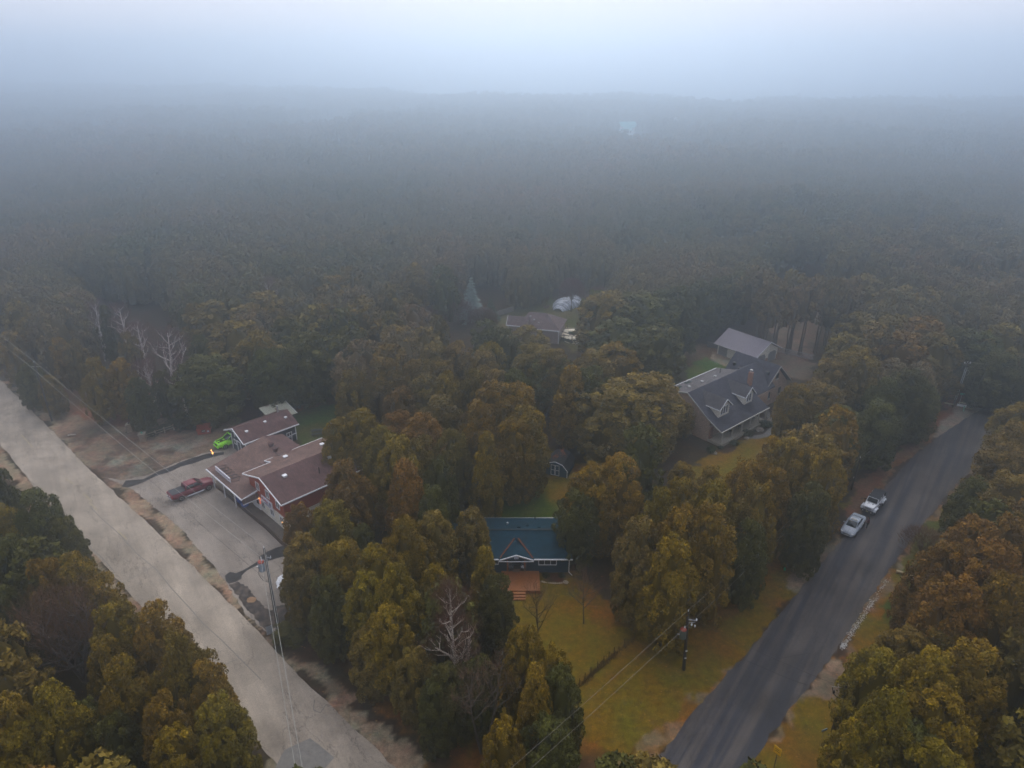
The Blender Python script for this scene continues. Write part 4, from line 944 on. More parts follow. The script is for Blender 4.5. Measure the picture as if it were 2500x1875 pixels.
def in_view(x, y, m=1.12):
    d = y * math.cos(R(25)) + CAM_H * math.sin(R(25))
    return abs(x) < .72 * d * m + 4
near = list(NEAR_FILL)
near.sort(key=lambda p: math.hypot(p[0], p[1]))
budget = 284 - len(TREES)
AREA_LABEL = [
    (lambda x, y: x < -62, 'brown-green cedar in the misty wood along the main road', 'cedars in the misty wood along the main road'),
    (lambda x, y: x < -20, 'hazy cedar deep in the wood behind the tin-roofed shed', 'cedars deep in the wood behind the shed'),
    (lambda x, y: x < 18, 'hazy cedar in the wood around the mauve-roofed house', 'cedars in the wood round the mauve-roofed house'),
    (lambda x, y: x < 62, 'hazy cedar in the wood behind the cream garage', 'cedars in the wood behind the cream garage'),
    (lambda x, y: True, 'hazy cedar in the wood beyond the bend of the side road', 'cedars beyond the bend of the side road')]
CL = {'g': .3, 'b': .45, 'o': .15, 'r': .1}
for (x, y) in near[:budget]:
    for f, lab, grp in AREA_LABEL:
        if f(x, y): break
    add_tree(x, y, trs.uniform(10.5, 13), trs.uniform(2.4, 3.2), trs.choices(list(CL), list(CL.values()))[0], 'o', lab, grp, 'mid')
rest = near[budget:]
far_ok = lambda x, y: in_view(x, y) and not any(pin(x, y, p) for p in OPEN_FAR) and y < 800 + float(smooth_noise(np.array([x]), np.array([0.0]), 70, 5)[0]) * 50 - min(x, 0) * .55 - max(x, 0) * .05 and not (y > 330 and float(smooth_noise(np.array([x]), np.array([y]), 46, 8)[0]) > .62)
mid = spread(-260, 270, 172, 330, 6.4, 6, far_ok, [], 0)
far = spread(-860, 760, 330, 1180, 8.6, 7, far_ok, [], 0)
# GN forest: one object, prototypes are crowns of the wood
def forest(name, label_, pts, srcs, seed, smin, smax, trunk_src=None):
    rs = np.random.RandomState(seed); k = len(pts)
    me = bpy.data.meshes.new(name)
    me.vertices.add(k)
    co = np.zeros((k, 3), np.float32); co[:, :2] = np.array(pts); me.vertices.foreach_set('co', co.ravel())
    a = me.attributes.new('size', 'FLOAT', 'POINT'); P2 = np.array(pts); cl_ = np.clip(smooth_noise(P2[:, 0], P2[:, 1], 30, 9) * .4 + smooth_noise(P2[:, 0], P2[:, 1], 95, 19) * .45 + .5, 0, 1.15); a.data.foreach_set('value', (smin + (smax - smin) * (cl_ * .6 + rs.rand(k) * .4)).astype(np.float32))
    hu = np.clip(smooth_noise(P2[:, 0] + 300, P2[:, 1], 26, 33) * .5 + smooth_noise(P2[:, 0], P2[:, 1] + 90, 70, 34) * .35 + .5, 0, 1)
    a = me.attributes.new('hue', 'FLOAT', 'POINT'); a.data.foreach_set('value', hu.astype(np.float32))
    a = me.attributes.new('turn', 'FLOAT', 'POINT'); a.data.foreach_set('value', rs.uniform(0, 6.28, k).astype(np.float32))
    a = me.attributes.new('pick', 'INT', 'POINT'); a.data.foreach_set('value', rs.randint(0, len(srcs), k).astype(np.int32))
    o = link(bpy.data.objects.new(name, me)); tag(o, kind='stuff')
    ng = bpy.data.node_groups.new(name + '_trees', 'GeometryNodeTree')
    ng.interface.new_socket('Geometry', in_out='INPUT', socket_type='NodeSocketGeometry')
    ng.interface.new_socket('Geometry', in_out='OUTPUT', socket_type='NodeSocketGeometry')
    n, l = ng.nodes, ng.links
    gi, go = n.new('NodeGroupInput'), n.new('NodeGroupOutput')
    g2i = n.new('GeometryNodeGeometryToInstance')
    for s in srcs[::-1]:
        oi = n.new('GeometryNodeObjectInfo'); oi.inputs['Object'].default_value = s; oi.transform_space = 'ORIGINAL'
        l.new(oi.outputs['Geometry'], g2i.inputs[0])
    iop = n.new('GeometryNodeInstanceOnPoints')
    l.new(gi.outputs[0], iop.inputs['Points']); l.new(g2i.outputs[0], iop.inputs['Instance'])
    iop.inputs['Pick Instance'].default_value = True
    def na(nm, ty):
        z = n.new('GeometryNodeInputNamedAttribute'); z.data_type = ty; z.inputs['Name'].default_value = nm; return z.outputs['Attribute']
    l.new(na('pick', 'INT'), iop.inputs['Instance Index'])
    cx = n.new('ShaderNodeCombineXYZ'); l.new(na('turn', 'FLOAT'), cx.inputs['Z'])
    er = n.new('FunctionNodeEulerToRotation'); l.new(cx.outputs[0], er.inputs[0]); l.new(er.outputs[0], iop.inputs['Rotation'])
    l.new(na('size', 'FLOAT'), iop.inputs['Scale'])
    sm_ = n.new('GeometryNodeSetMaterial'); sm_.inputs['Material'].default_value = M_FOREST
    l.new(iop.outputs[0], sm_.inputs['Geometry']); l.new(sm_.outputs[0], go.inputs[0])
    md = o.modifiers.new('trees', 'NODES'); md.node_group = ng
    return o
# a few cedars of the far wood stand as things and lend their crowns to the rest
SRC = {}
def source_tree(x, y, sh, lod, i, r, lab):
    t = thing('cedar_tree', lab, 'tree', (x, y, 0), i * 1.1, 'cedars deep in the hazy forest')
    t.scale = (r / CANON[sh],) * 2 + (1.0,)
    cr = bpy.data.objects.new('crown', PROTO[sh, lod][i]); link(cr, t)
    cr.color = (.07, .058, .024, 1)
    link(bpy.data.objects.new('trunk', TRUNK_T if sh == 't' else TRUNK), t)
    SRC.setdefault((sh, lod), []).append(cr)
LB = 'cedar deep in the hazy forest beyond the houses'
for i in range(5): source_tree(-60 + 30 * i, 176 + 3 * i, 'f', 'mid', i, 4.5, LB)
for i in range(5): source_tree(-90 + 50 * i, 338, 'f', 'lo', i, 4.7, LB)
for i in range(3): source_tree(70 + 9 * i, 172 + 2 * i, 't', 'mid', i, 3.0, LB)
rest_o = [p for p in rest + mid if not (58 < p[0] < 130 and 150 < p[1] < 235)]
rest_t = [p for p in rest + mid if (58 < p[0] < 130 and 150 < p[1] < 235)]
forest('forest', '', rest_o, SRC['f', 'mid'], 3, .70, 1.15)
forest('forest', '', rest_t, SRC['t', 'mid'], 4, 1.0, 1.3)
forest('forest', '', far, SRC['f', 'lo'], 5, .75, 1.45)

# ---- leafless trees
def bare_tree(name, label, x, y, h, spread_, bark, twig, seed, group=None, n_main=9, twigs=1100, trunk_r=.14, t0=.28, fork=False, twig_w=.018, rise=.75, lean=(0, 0)):
    rs = random.Random(seed)
    t = thing(name, label, 'tree', (x, y, 0), 0, group)
    tr, br, tw = MB(), MB(), MB()
    ends = []
    def limb(p, d, ln, r, depth, mb):
        pts = [p]; q = p.copy(); dd = d.copy()
        k = 5
        for i in range(k):
            dd = (dd + Vector((rs.uniform(-.22, .22), rs.uniform(-.22, .22), rs.uniform(-.05, .2)))).normalized()
            q = q + dd * ln / k; pts.append(q.copy())
        mb.tube(pts, r, 5 if depth < 2 else 3, r * .4, cap=False)
        if depth < 3:
            for j in range(rs.randint(2, 4) if depth else 4):
                i = rs.randint(1, k)
                a = rs.uniform(0, 6.28)
                nd = (dd + Vector((math.cos(a), math.sin(a), rs.uniform(-.1, .7))) * .8).normalized()
                limb(pts[i], nd, ln * rs.uniform(.4, .62), r * .5, depth + 1, br)
        ends.append((pts[-1], dd)); ends.append((pts[-2], dd))
    stems = 3 if fork else 1
    for s in range(stems):
        la = Vector((rs.uniform(-.12, .12) + lean[0], rs.uniform(-.12, .12) + lean[1], 1)) if not fork else Vector((math.cos(s * 2.1) * .3, math.sin(s * 2.1) * .3, 1))
        pts = [Vector((0, 0, 0))]
        for i in range(8):
            la = (la + Vector((rs.uniform(-.05, .05), rs.uniform(-.05, .05), .1))).normalized()
            pts.append(pts[-1] + la * h * .93 / 8)
        tr.tube(pts, trunk_r, 7, trunk_r * .15, cap=False)
        for j in range(n_main):
            f = t0 + (1 - t0) * (j + rs.random()) / n_main * .95
            i = min(int(f * 8), 7); p = pts[i].lerp(pts[i + 1], f * 8 - i)
            a = j * 2.4 + rs.uniform(-.5, .5)
            d = Vector((math.cos(a), math.sin(a), rise)).normalized()
            limb(p, d, spread_ * (1.15 - .75 * (f - t0) / (1 - t0)) * rs.uniform(.8, 1.1), trunk_r * (1.05 - f) * .55 + .02, 1, br)
    for j in range(twigs):
        p, d = rs.choice(ends)
        a = rs.uniform(0, 6.28)
        q = p + Vector((rs.gauss(0, .28), rs.gauss(0, .28), rs.gauss(0, .25))) * (spread_ / 2.2)
        nd = (d + Vector((math.cos(a), math.sin(a), rs.uniform(0, .9))) * .8).normalized() * rs.uniform(.35, .95)
        u = nd.cross(Vector((rs.uniform(-1, 1), rs.uniform(-1, 1), .3))).normalized() * twig_w
        tw.add([q - u, q + u, q + nd], [(0, 1, 2)])
    tr.build('trunk', bark, t, smooth=True); br.build('branches', bark, t, smooth=True)
    if twigs: 
        me = bpy.data.meshes.new('twigs'); me.from_pydata(tw.v, [], tw.f); me.materials.append(twig)
        link(bpy.data.objects.new('twigs', me), t)
    return t
def twig_bush(name, label, x, y, h, r, twig, seed, n=2600, stem=0.0, w=.02, cat='shrub', group=None, z0=0.0):
    """dense haze of fine twigs rising from a short stem"""
    rs = random.Random(seed); t = thing(name, label, cat, (x, y, 0), 0, group)
    s, tw = MB(), MB()
    for j in range(22):
        a = rs.uniform(0, 6.28); e = rs.uniform(.1, 1)
        top = Vector((math.cos(a) * r * .75 * e, math.sin(a) * r * .75 * e, z0 + (h - z0) * (1 - .4 * e * e)))
        s.tube([(0, 0, z0 * .8), top * .45 + Vector((0, 0, z0 * .45)), top], .035, 3, .012, cap=False)
    if z0: s.tube([(0, 0, 0), (0.05, 0, z0 * .5), (0, .05, z0 * .95)], .11, 6, .07, cap=False)
    for j in range(n):
        a = rs.uniform(0, 6.28); u = math.sqrt(rs.random()); zz = rs.random() ** .7
        env = math.sqrt(max(0, 1 - (zz * 1.15 - .25) ** 2))
        p = Vector((math.cos(a) * u * r * env, math.sin(a) * u * r * env, z0 + zz * (h - z0)))
        d = Vector((math.cos(a) * u, math.sin(a) * u, .9)) + Vector((rs.gauss(0, .35), rs.gauss(0, .35), rs.gauss(0, .3)))
        d = d.normalized() * rs.uniform(.35, .85)
        q = d.cross(Vector((rs.uniform(-1, 1), rs.uniform(-1, 1), .2))).normalized() * w
        tw.add([p - q, p + q, p + d], [(0, 1, 2)])
    s.build('stems', M_BARK, t)
    me = bpy.data.meshes.new('twigs'); me.from_pydata(tw.v, [], tw.f); me.materials.append(twig); link(bpy.data.objects.new('twigs', me), t)
    return t
BARE = [{'name': 'birch_tree', 'label': 'leafless white birch with a rusty haze of twigs among the corner cedars', 'spread_': 2.5, 'bark': M_WHITE_BARK, 'twig': M_TWIG_RED, 'seed': 3, 'n_main': 24, 'twigs': 5200, 'trunk_r': 0.26, 't0': 0.3, 'twig_w': 0.013, 'rise': 1.0, 'x': -4.43, 'y': 45.9, 'h': 15.5}, {'name': 'bare_tree', 'label': 'bare brown many-branched tree in the gap between the roadside cedars', 'spread_': 4.2, 'bark': M_TWIG_GREY, 'twig': M_TWIG_BROWN, 'seed': 5, 'n_main': 16, 'twigs': 6000, 'trunk_r': 0.2, 't0': 0.15, 'fork': True, 'twig_w': 0.018, 'x': -40.58, 'y': 49.18, 'h': 10}, {'name': 'bare_tree', 'label': 'leafless tree with two slim pale trunks at the picture bottom', 'spread_': 2.2, 'bark': M_BARK, 'twig': M_TWIG_BROWN, 'seed': 6, 'n_main': 10, 'twigs': 900, 'trunk_r': 0.14, 't0': 0.5, 'fork': True, 'x': -2.6, 'y': 41.5, 'h': 11}, {'x': 2.78, 'y': 53.69, 'h': 7.2, 'name': 'bare_tree', 'label': 'thin bare young tree on the front lawn nearest the deck', 'spread_': 2.3, 'bark': M_BARK_DK, 'twig': M_TWIG_BROWN, 'seed': 8, 'n_main': 12, 'twigs': 650, 'trunk_r': 0.09, 't0': 0.25, 'twig_w': 0.012}, {'x': 7.47, 'y': 56.68, 'h': 6.6, 'name': 'bare_tree', 'label': 'thin bare young tree on the front lawn near the house corner downpipe', 'spread_': 1.9, 'bark': M_BARK, 'twig': M_TWIG_BROWN, 'seed': 9, 'n_main': 12, 'twigs': 650, 'trunk_r': 0.08, 't0': 0.3, 'twig_w': 0.012}, {'name': 'bare_tree', 'label': 'tallest silvery bare tree with pink twigs behind the stone gateposts', 'spread_': 3.8, 'bark': M_SILVER_BARK, 'twig': M_TWIG_PINK, 'seed': 20, 'n_main': 12, 'twigs': 2000, 'trunk_r': 0.34, 't0': 0.35, 'twig_w': 0.018, 'rise': 0.6, 'x': -58.57, 'y': 110.46, 'h': 12.5}, {'name': 'bare_tree', 'label': 'low silvery bare tree spreading over the dark roadside wood', 'spread_': 3.2, 'bark': M_SILVER_BARK, 'twig': M_TWIG_PINK, 'seed': 21, 'n_main': 12, 'twigs': 2000, 'trunk_r': 0.34, 't0': 0.35, 'twig_w': 0.018, 'rise': 0.6, 'x': -58.07, 'y': 103.78, 'h': 9.5}, {'name': 'bare_tree', 'label': 'silvery bare tree beside the block of cedars behind the dumpster', 'spread_': 2.8, 'bark': M_SILVER_BARK, 'twig': M_TWIG_PINK, 'seed': 22, 'n_main': 12, 'twigs': 2000, 'trunk_r': 0.34, 't0': 0.35, 'twig_w': 0.018, 'rise': 0.6, 'x': -53.1, 'y': 103.4, 'h': 10}, {'name': 'bare_tree', 'label': 'crooked silvery bare tree beside the dark narrow spruce', 'spread_': 2.8, 'bark': M_SILVER_BARK, 'twig': M_TWIG_PINK, 'seed': 23, 'n_main': 12, 'twigs': 2000, 'trunk_r': 0.34, 't0': 0.35, 'twig_w': 0.018, 'rise': 0.6, 'x': -72.66, 'y': 123.73, 'h': 12.5}, {'name': 'bare_tree', 'label': 'thin silvery bare tree left of the dark narrow spruce', 'spread_': 2.4, 'bark': M_SILVER_BARK, 'twig': M_TWIG_PINK, 'seed': 24, 'n_main': 12, 'twigs': 2000, 'trunk_r': 0.34, 't0': 0.35, 'twig_w': 0.018, 'rise': 0.6, 'x': -78.35, 'y': 126.37, 'h': 12}, {'name': 'bare_tree', 'label': 'small silvery bare tree crown between the taller bare trees', 'spread_': 2.8, 'bark': M_SILVER_BARK, 'twig': M_TWIG_PINK, 'seed': 25, 'n_main': 12, 'twigs': 2000, 'trunk_r': 0.34, 't0': 0.35, 'twig_w': 0.018, 'rise': 0.6, 'x': -66.65, 'y': 118.4, 'h': 11}, {'name': 'bare_tree', 'label': 'wide grey bare tree crown in the mist above the main road', 'spread_': 4.4, 'bark': M_BARK, 'twig': M_TWIG_GREY, 'seed': 26, 'n_main': 12, 'twigs': 2000, 'trunk_r': 0.34, 't0': 0.35, 'twig_w': 0.018, 'rise': 0.6, 'x': -83.74, 'y': 125.22, 'h': 12}, {'name': 'bare_tree', 'label': 'hazy bare tree with pink twigs up in the misty wood', 'spread_': 2.8, 'bark': M_SILVER_BARK, 'twig': M_TWIG_PINK, 'seed': 27, 'n_main': 12, 'twigs': 2000, 'trunk_r': 0.34, 't0': 0.35, 'twig_w': 0.018, 'rise': 0.6, 'x': -63.93, 'y': 133.64, 'h': 11}, {'name': 'bare_tree', 'label': 'silvery bare tree crown above the middle cedars in haze', 'spread_': 3.8, 'bark': M_SILVER_BARK, 'twig': M_TWIG_PINK, 'seed': 28, 'n_main': 12, 'twigs': 2000, 'trunk_r': 0.34, 't0': 0.35, 'twig_w': 0.018, 'rise': 0.6, 'x': -49.17, 'y': 142.01, 'h': 12}, {'name': 'bare_tree', 'label': 'hazy bare tree in the wood beyond the pale clearing', 'spread_': 2.6, 'bark': M_BARK, 'twig': M_TWIG_GREY, 'seed': 50, 'n_main': 9, 'twigs': 1600, 'trunk_r': 0.13, 't0': 0.35, 'twig_w': 0.02, 'x': 63.34, 'y': 130.2, 'h': 10}, {'name': 'bare_tree', 'label': 'hazy bare tree behind the drive wood, far side', 'spread_': 2.6, 'bark': M_BARK, 'twig': M_TWIG_GREY, 'seed': 51, 'n_main': 9, 'twigs': 1600, 'trunk_r': 0.13, 't0': 0.35, 'twig_w': 0.02, 'x': 91.17, 'y': 141.65, 'h': 11}, {'name': 'bare_tree', 'label': 'bare grey tree in the hollow of the drive wood', 'spread_': 2.6, 'bark': M_BARK, 'twig': M_TWIG_GREY, 'seed': 52, 'n_main': 9, 'twigs': 1600, 'trunk_r': 0.13, 't0': 0.35, 'twig_w': 0.02, 'x': 73.15, 'y': 120.54, 'h': 9}]
BUSH = [{'x': 13.56, 'y': 155.07, 'h': 7.5, 'r': 3.0, 'label': 'round pinkish bare tree on one stem beside the silver tarpaulin', 'twig': M_TWIG_PINK, 'seed': 31, 'n': 5200, 'z0': 3.2, 'cat': 'tree', 'name': 'bare_tree'}, {'x': 19.75, 'y': 155.03, 'h': 5.5, 'r': 3.6, 'label': 'pink-brown bare thicket right of the silver tarpaulin', 'twig': M_TWIG_PINK, 'seed': 32, 'n': 4200, 'z0': 0.0, 'cat': 'shrub', 'name': 'shrub'}, {'x': -6.37, 'y': 145.84, 'h': 3.6, 'r': 3.4, 'label': 'coral red bare bush before the board fence', 'twig': M_TWIG_RED, 'seed': 33, 'n': 4200, 'z0': 0.0, 'cat': 'shrub', 'name': 'shrub'}, {'x': -11.48, 'y': 146.36, 'h': 5.0, 'r': 4.6, 'label': 'dull purple bare thicket below the blue spruce', 'twig': M_TWIG_PINK, 'seed': 34, 'n': 3800, 'z0': 0.0, 'cat': 'shrub', 'name': 'shrub'}, {'x': -17.46, 'y': 144.06, 'h': 4.4, 'r': 4.0, 'label': 'dusky bare thicket deep in the wood, left of the coral red bush', 'twig': M_TWIG_PINK, 'seed': 38, 'n': 2600, 'z0': 0.0, 'cat': 'shrub', 'name': 'shrub'}, {'x': 25.3, 'y': 119.96, 'h': 3.8, 'r': 3.0, 'label': 'dark red twiggy shrub before the cedar block, near the small green lawn', 'twig': M_TWIG_RED, 'seed': 35, 'n': 4600, 'z0': 0.0, 'cat': 'shrub', 'name': 'shrub'}, {'x': 48.88, 'y': 68.59, 'h': 2.6, 'r': 2.6, 'label': 'thin bare brushy shrub on the green verge across from the silver sedan', 'twig': M_TWIG_BROWN, 'seed': 36, 'n': 2200, 'z0': 0.0, 'cat': 'shrub', 'name': 'shrub'}, {'x': 83.07, 'y': 112.69, 'h': 4, 'r': 2.6, 'label': 'bare grey brush behind the green street sign', 'twig': M_TWIG_GREY, 'seed': 37, 'n': 2400, 'z0': 0.0, 'cat': 'shrub', 'name': 'shrub'}]
for args in BARE: bare_tree(**args)
for args in BUSH: twig_bush(**args)

def leafy_shrub(label, x, y, r, h, c, seed, group=None, k=14, cat='shrub', name='shrub'):
    t = thing(name, label, cat, (x, y, 0), seed, group, (r / 2.6, r / 2.6, h / 12))
    rs = random.Random(seed)
    cr = bpy.data.objects.new('foliage', rs.choice(PROTO['w', 'mid'])); link(cr, t); t.scale = (r / 3.6, r / 3.6, h / 12)
    cr.color = (*c, 1)
    return t
for args in SHRUBS: leafy_shrub(*args)

# blue spruce: tiers of drooping sprays
def spruce(label, x, y, h, r, colr, seed):
    rs = random.Random(seed); t = thing('spruce_tree', label, 'tree', (x, y, 0))
    f = MB(); tk = MB().tube([(0, 0, 0), (0, 0, h * .97)], .14, 6, .02)
    for i in range(17):
        z = .6 + (h - .9) * i / 16; rr = r * (1 - (i / 16.6)) ** .85 + .1
        for j in range(int(7 + rr * 5)):
            a = rs.uniform(0, 6.28); L_ = rr * rs.uniform(.75, 1.1)
            for s in range(5):
                u0 = L_ * (s + .2) / 5; wd = .16 + .36 * (1 - s / 5)
                c0 = Vector((math.cos(a) * u0, math.sin(a) * u0, z - u0 * .18 + rs.uniform(-.08, .08)))
                e = Vector((math.cos(a), math.sin(a), -.1)) * L_ * .3; q = Vector((-math.sin(a), math.cos(a), rs.uniform(-.5, .5))) * wd
                f.add([c0, c0 + e * .5 + q, c0 + e * 1.3, c0 + e * .5 - q], [(0, 1, 2, 3)])
    me = bpy.data.meshes.new('crown'); me.from_pydata(f.v, [], f.f); me.materials.append(colr); link(bpy.data.objects.new('crown', me), t)
    tk.build('trunk', M_BARK_DK, t)
spruce('blue-grey conical spruce beside the board fence behind the wood', *SPRUCE_A, mat('blue_spruce_needles', (.20, .27, .25), .8, .3, 3), 4)
spruce('small green spruce at the end of the board fence', *SPRUCE_B, mat('green_spruce_needles', (.05, .08, .045), .8, .3, 3), 5)

# ------------------------------------------------------------------ buildings
def shingle(name, c, var=.24, c2=None, rough=.88):
    """asphalt shingles: courses and tabs as fine relief, colour mottled tab by tab"""
    m = bpy.data.materials.new(name); m.use_nodes = True
    n, l = m.node_tree.nodes, m.node_tree.links
    b = n['Principled BSDF']; b.inputs['Roughness'].default_value = rough; b.inputs['Specular IOR Level'].default_value = .2
    tc = n.new('ShaderNodeTexCoord')
    br = n.new('ShaderNodeTexBrick'); br.inputs['Scale'].default_value = 1.0
    br.inputs['Brick Width'].default_value = .36; br.inputs['Row Height'].default_value = .17; br.inputs['Mortar Size'].default_value = .012
    br.inputs['Color1'].default_value = tuple(v * (1 + var) for v in c) + (1,); br.inputs['Color2'].default_value = tuple(v * (1 - var) for v in c) + (1,)
    br.inputs['Mortar'].default_value = tuple(v * .55 for v in c) + (1,)
    l.new(tc.outputs['Object'], br.inputs['Vector'])
    nz = n.new('ShaderNodeTexNoise'); nz.inputs['Scale'].default_value = .9; nz.inputs['Detail'].default_value = 7
    l.new(tc.outputs['Object'], nz.inputs['Vector'])
    mr = n.new('ShaderNodeMapRange'); mr.inputs[1].default_value = .3; mr.inputs[2].default_value = .7; mr.inputs[3].default_value = .74; mr.inputs[4].default_value = 1.26
    l.new(nz.outputs['Fac'], mr.inputs[0])
    vm = n.new('ShaderNodeVectorMath'); vm.operation = 'SCALE'; l.new(br.outputs['Color'], vm.inputs[0]); l.new(mr.outputs[0], vm.inputs['Scale'])
    l.new(vm.outputs[0], b.inputs['Base Color'])
    return m
def siding(name, c, pitch=.18, axis='Z', var=.07, dark=.6):
    m = bpy.data.materials.new(name); m.use_nodes = True
    n, l = m.node_tree.nodes, m.node_tree.links
    b = n['Principled BSDF']; b.inputs['Roughness'].default_value = .6; b.inputs['Specular IOR Level'].default_value = .3
    tc = n.new('ShaderNodeTexCoord'); sp = n.new('ShaderNodeSeparateXYZ'); l.new(tc.outputs['Object'], sp.inputs[0])
    src = sp.outputs[axis]
    d = n.new('ShaderNodeMath'); d.operation = 'DIVIDE'; l.new(src, d.inputs[0]); d.inputs[1].default_value = pitch
    fr = n.new('ShaderNodeMath'); fr.operation = 'FRACT'; l.new(d.outputs[0], fr.inputs[0])
    mr = n.new('ShaderNodeMapRange'); mr.inputs[1].default_value = .0; mr.inputs[2].default_value = .16; mr.inputs[3].default_value = dark; mr.inputs[4].default_value = 1
    l.new(fr.outputs[0], mr.inputs[0])
    nz = n.new('ShaderNodeTexNoise'); nz.inputs['Scale'].default_value = 1.4; nz.inputs['Detail'].default_value = 6; l.new(tc.outputs['Object'], nz.inputs['Vector'])
    m2 = n.new('ShaderNodeMapRange'); m2.inputs[1].default_value = .3; m2.inputs[2].default_value = .7; m2.inputs[3].default_value = 1 - var; m2.inputs[4].default_value = 1 + var
    l.new(nz.outputs['Fac'], m2.inputs[0])
    mu = n.new('ShaderNodeMath'); mu.operation = 'MULTIPLY'; l.new(mr.outputs[0], mu.inputs[0]); l.new(m2.outputs[0], mu.inputs[1])
    vm = n.new('ShaderNodeVectorMath'); vm.operation = 'SCALE'; vm.inputs[0].default_value = c; l.new(mu.outputs[0], vm.inputs['Scale'])
    l.new(vm.outputs[0], b.inputs['Base Color'])
    return m
def brickwork(name, c1, c2, mort):
    m = bpy.data.materials.new(name); m.use_nodes = True
    n, l = m.node_tree.nodes, m.node_tree.links
    b = n['Principled BSDF']; b.inputs['Roughness'].default_value = .85
    tc = n.new('ShaderNodeTexCoord'); mp = n.new('ShaderNodeMapping'); mp.inputs['Rotation'].default_value = (R(90), 0, 0)
    ad = n.new('ShaderNodeSeparateXYZ'); l.new(tc.outputs['Object'], ad.inputs[0])
    s = n.new('ShaderNodeMath'); s.operation = 'ADD'; l.new(ad.outputs['X'], s.inputs[0]); l.new(ad.outputs['Y'], s.inputs[1])
    cb = n.new('ShaderNodeCombineXYZ'); l.new(s.outputs[0], cb.inputs['X']); l.new(ad.outputs['Z'], cb.inputs['Y'])
    br = n.new('ShaderNodeTexBrick'); br.inputs['Scale'].default_value = 1
    br.inputs['Brick Width'].default_value = .30; br.inputs['Row Height'].default_value = .12; br.inputs['Mortar Size'].default_value = .012
    br.inputs['Color1'].default_value = (*c1, 1); br.inputs['Color2'].default_value = (*c2, 1); br.inputs['Mortar'].default_value = (*mort, 1)
    l.new(cb.outputs[0], br.inputs['Vector'])
    nz = n.new('ShaderNodeTexNoise'); nz.inputs['Scale'].default_value = 3; nz.inputs['Detail'].default_value = 6; l.new(tc.outputs['Object'], nz.inputs['Vector'])
    m2 = n.new('ShaderNodeMapRange'); m2.inputs[1].default_value = .3; m2.inputs[2].default_value = .7; m2.inputs[3].default_value = .82; m2.inputs[4].default_value = 1.18
    l.new(nz.outputs['Fac'], m2.inputs[0])
    vm = n.new('ShaderNodeVectorMath'); vm.operation = 'SCALE'; l.new(br.outputs['Color'], vm.inputs[0]); l.new(m2.outputs[0], vm.inputs['Scale'])
    l.new(vm.outputs[0], b.inputs['Base Color'])
    return m
ROOF_BROWN = shingle('brown_shingles', (0.125, 0.072, 0.068)); ROOF_BROWN_LIT = shingle('lit_brown_shingles', (0.175, 0.110, 0.092))  # second brown is a lighter copy: light on the shop's slopes painted in
ROOF_BLUE = shingle('dark_blue_shingles', (0.006, 0.038, 0.060)); ROOF_GREY = shingle('grey_shingles', (0.060, 0.060, 0.076)); ROOF_MAUVE = shingle('mauve_shingles', (0.16, 0.115, 0.115))
WHITE = mat('white_trim_paint', (0.78, 0.79, 0.82), .5, .05, 3); CREAMW = mat('cream_render', (0.76, 0.72, 0.63), .8, .10, 2)
GLASS = mat('window_glass', (0.018, 0.022, 0.028), .12, .2, 2, spec=.6); GLASS_G = mat('greenish_glass', (0.03, 0.055, 0.05), .15, .2, 2, spec=.6)
REDS = siding('red_siding', (0.33, 0.062, 0.030)); NAVY = siding('blue_grey_siding', (0.040, 0.052, 0.072), .2); TEAL = siding('teal_blue_siding', (0.020, 0.056, 0.084), .17)
RECESS_SHADE = mat('recess_shade', (0.010, 0.010, 0.012), .9, .1); METAL = mat('galvanised_metal', (0.45, 0.46, 0.48), .4, .1, 5, metal=.6); BLACKM = mat('black_metal', (0.02, 0.02, 0.022), .5, .1)
BRICK = brickwork('tan_brick', (0.50, 0.34, 0.25), (0.40, 0.26, 0.19), (0.48, 0.40, 0.33)); BRICK_R = brickwork('orange_brick', (0.36, 0.15, 0.075), (0.28, 0.11, 0.06), (0.3, .25, .2))
LEAVES = mat('wet_orange_leaves', (0.20, 0.055, 0.018), .9, .4, 6)

def window(parent, face, u, z, w, h, at, cols=2, frame=WHITE, glass=None, name='window', fw=.09, lab=None):
    """window in a wall: face '-y','+y','-x','+x'; u,z centre in the wall plane; at = the wall's plane"""
    f, g = MB(), MB()
    s = {'-y': -1, '+y': 1, '-x': -1, '+x': 1}[face]
    def bx(mb, u0, z0, u1, z1, d0, d1):
        a, b2 = at + s * d0, at + s * d1
        a, b2 = min(a, b2), max(a, b2)
        if face[1] == 'y': mb.box(u0, a, z0, u1, b2, z1)
        else: mb.box(a, u0, z0, b2, u1, z1)
    u0, u1, z0, z1 = u - w / 2, u + w / 2, z - h / 2, z + h / 2
    bx(f, u0, z0, u1, z0 + fw, -.02, .07); bx(f, u0, z1 - fw, u1, z1, -.02, .07)
    bx(f, u0, z0 + fw, u0 + fw, z1 - fw, -.02, .07); bx(f, u1 - fw, z0 + fw, u1, z1 - fw, -.02, .07)
    for i in range(1, cols):
        c = u0 + w * i / cols
        bx(f, c - fw * .4, z0 + fw, c + fw * .4, z1 - fw, -.02, .06)
    o = f.build(name, frame, parent, label=lab)
    bx(g, u0 + fw, z0 + fw, u1 - fw, z1 - fw, -.04, .015)
    g.build('pane', glass or GLASS, o)
    return o
def roof_vent(parent, x, y, z, m=WHITE, s=.22, name='roof_vent'):
    b = MB().box(x - s, y - s, z - .1, x + s, y + s, z + .12).box(x - s * 1.25, y - s * 1.25, z + .12, x + s * 1.25, y + s * 1.25, z + .18)
    return b.build(name, m, parent)
def vent_pipe(parent, x, y, z, h=.5, r=.06, m=BLACKM, name='vent_pipe'):
    return MB().lathe([(r * 2, z - .05), (r, z + .05), (r, z + h), (r * .8, z + h)], x, y, 8).build(name, m, parent)
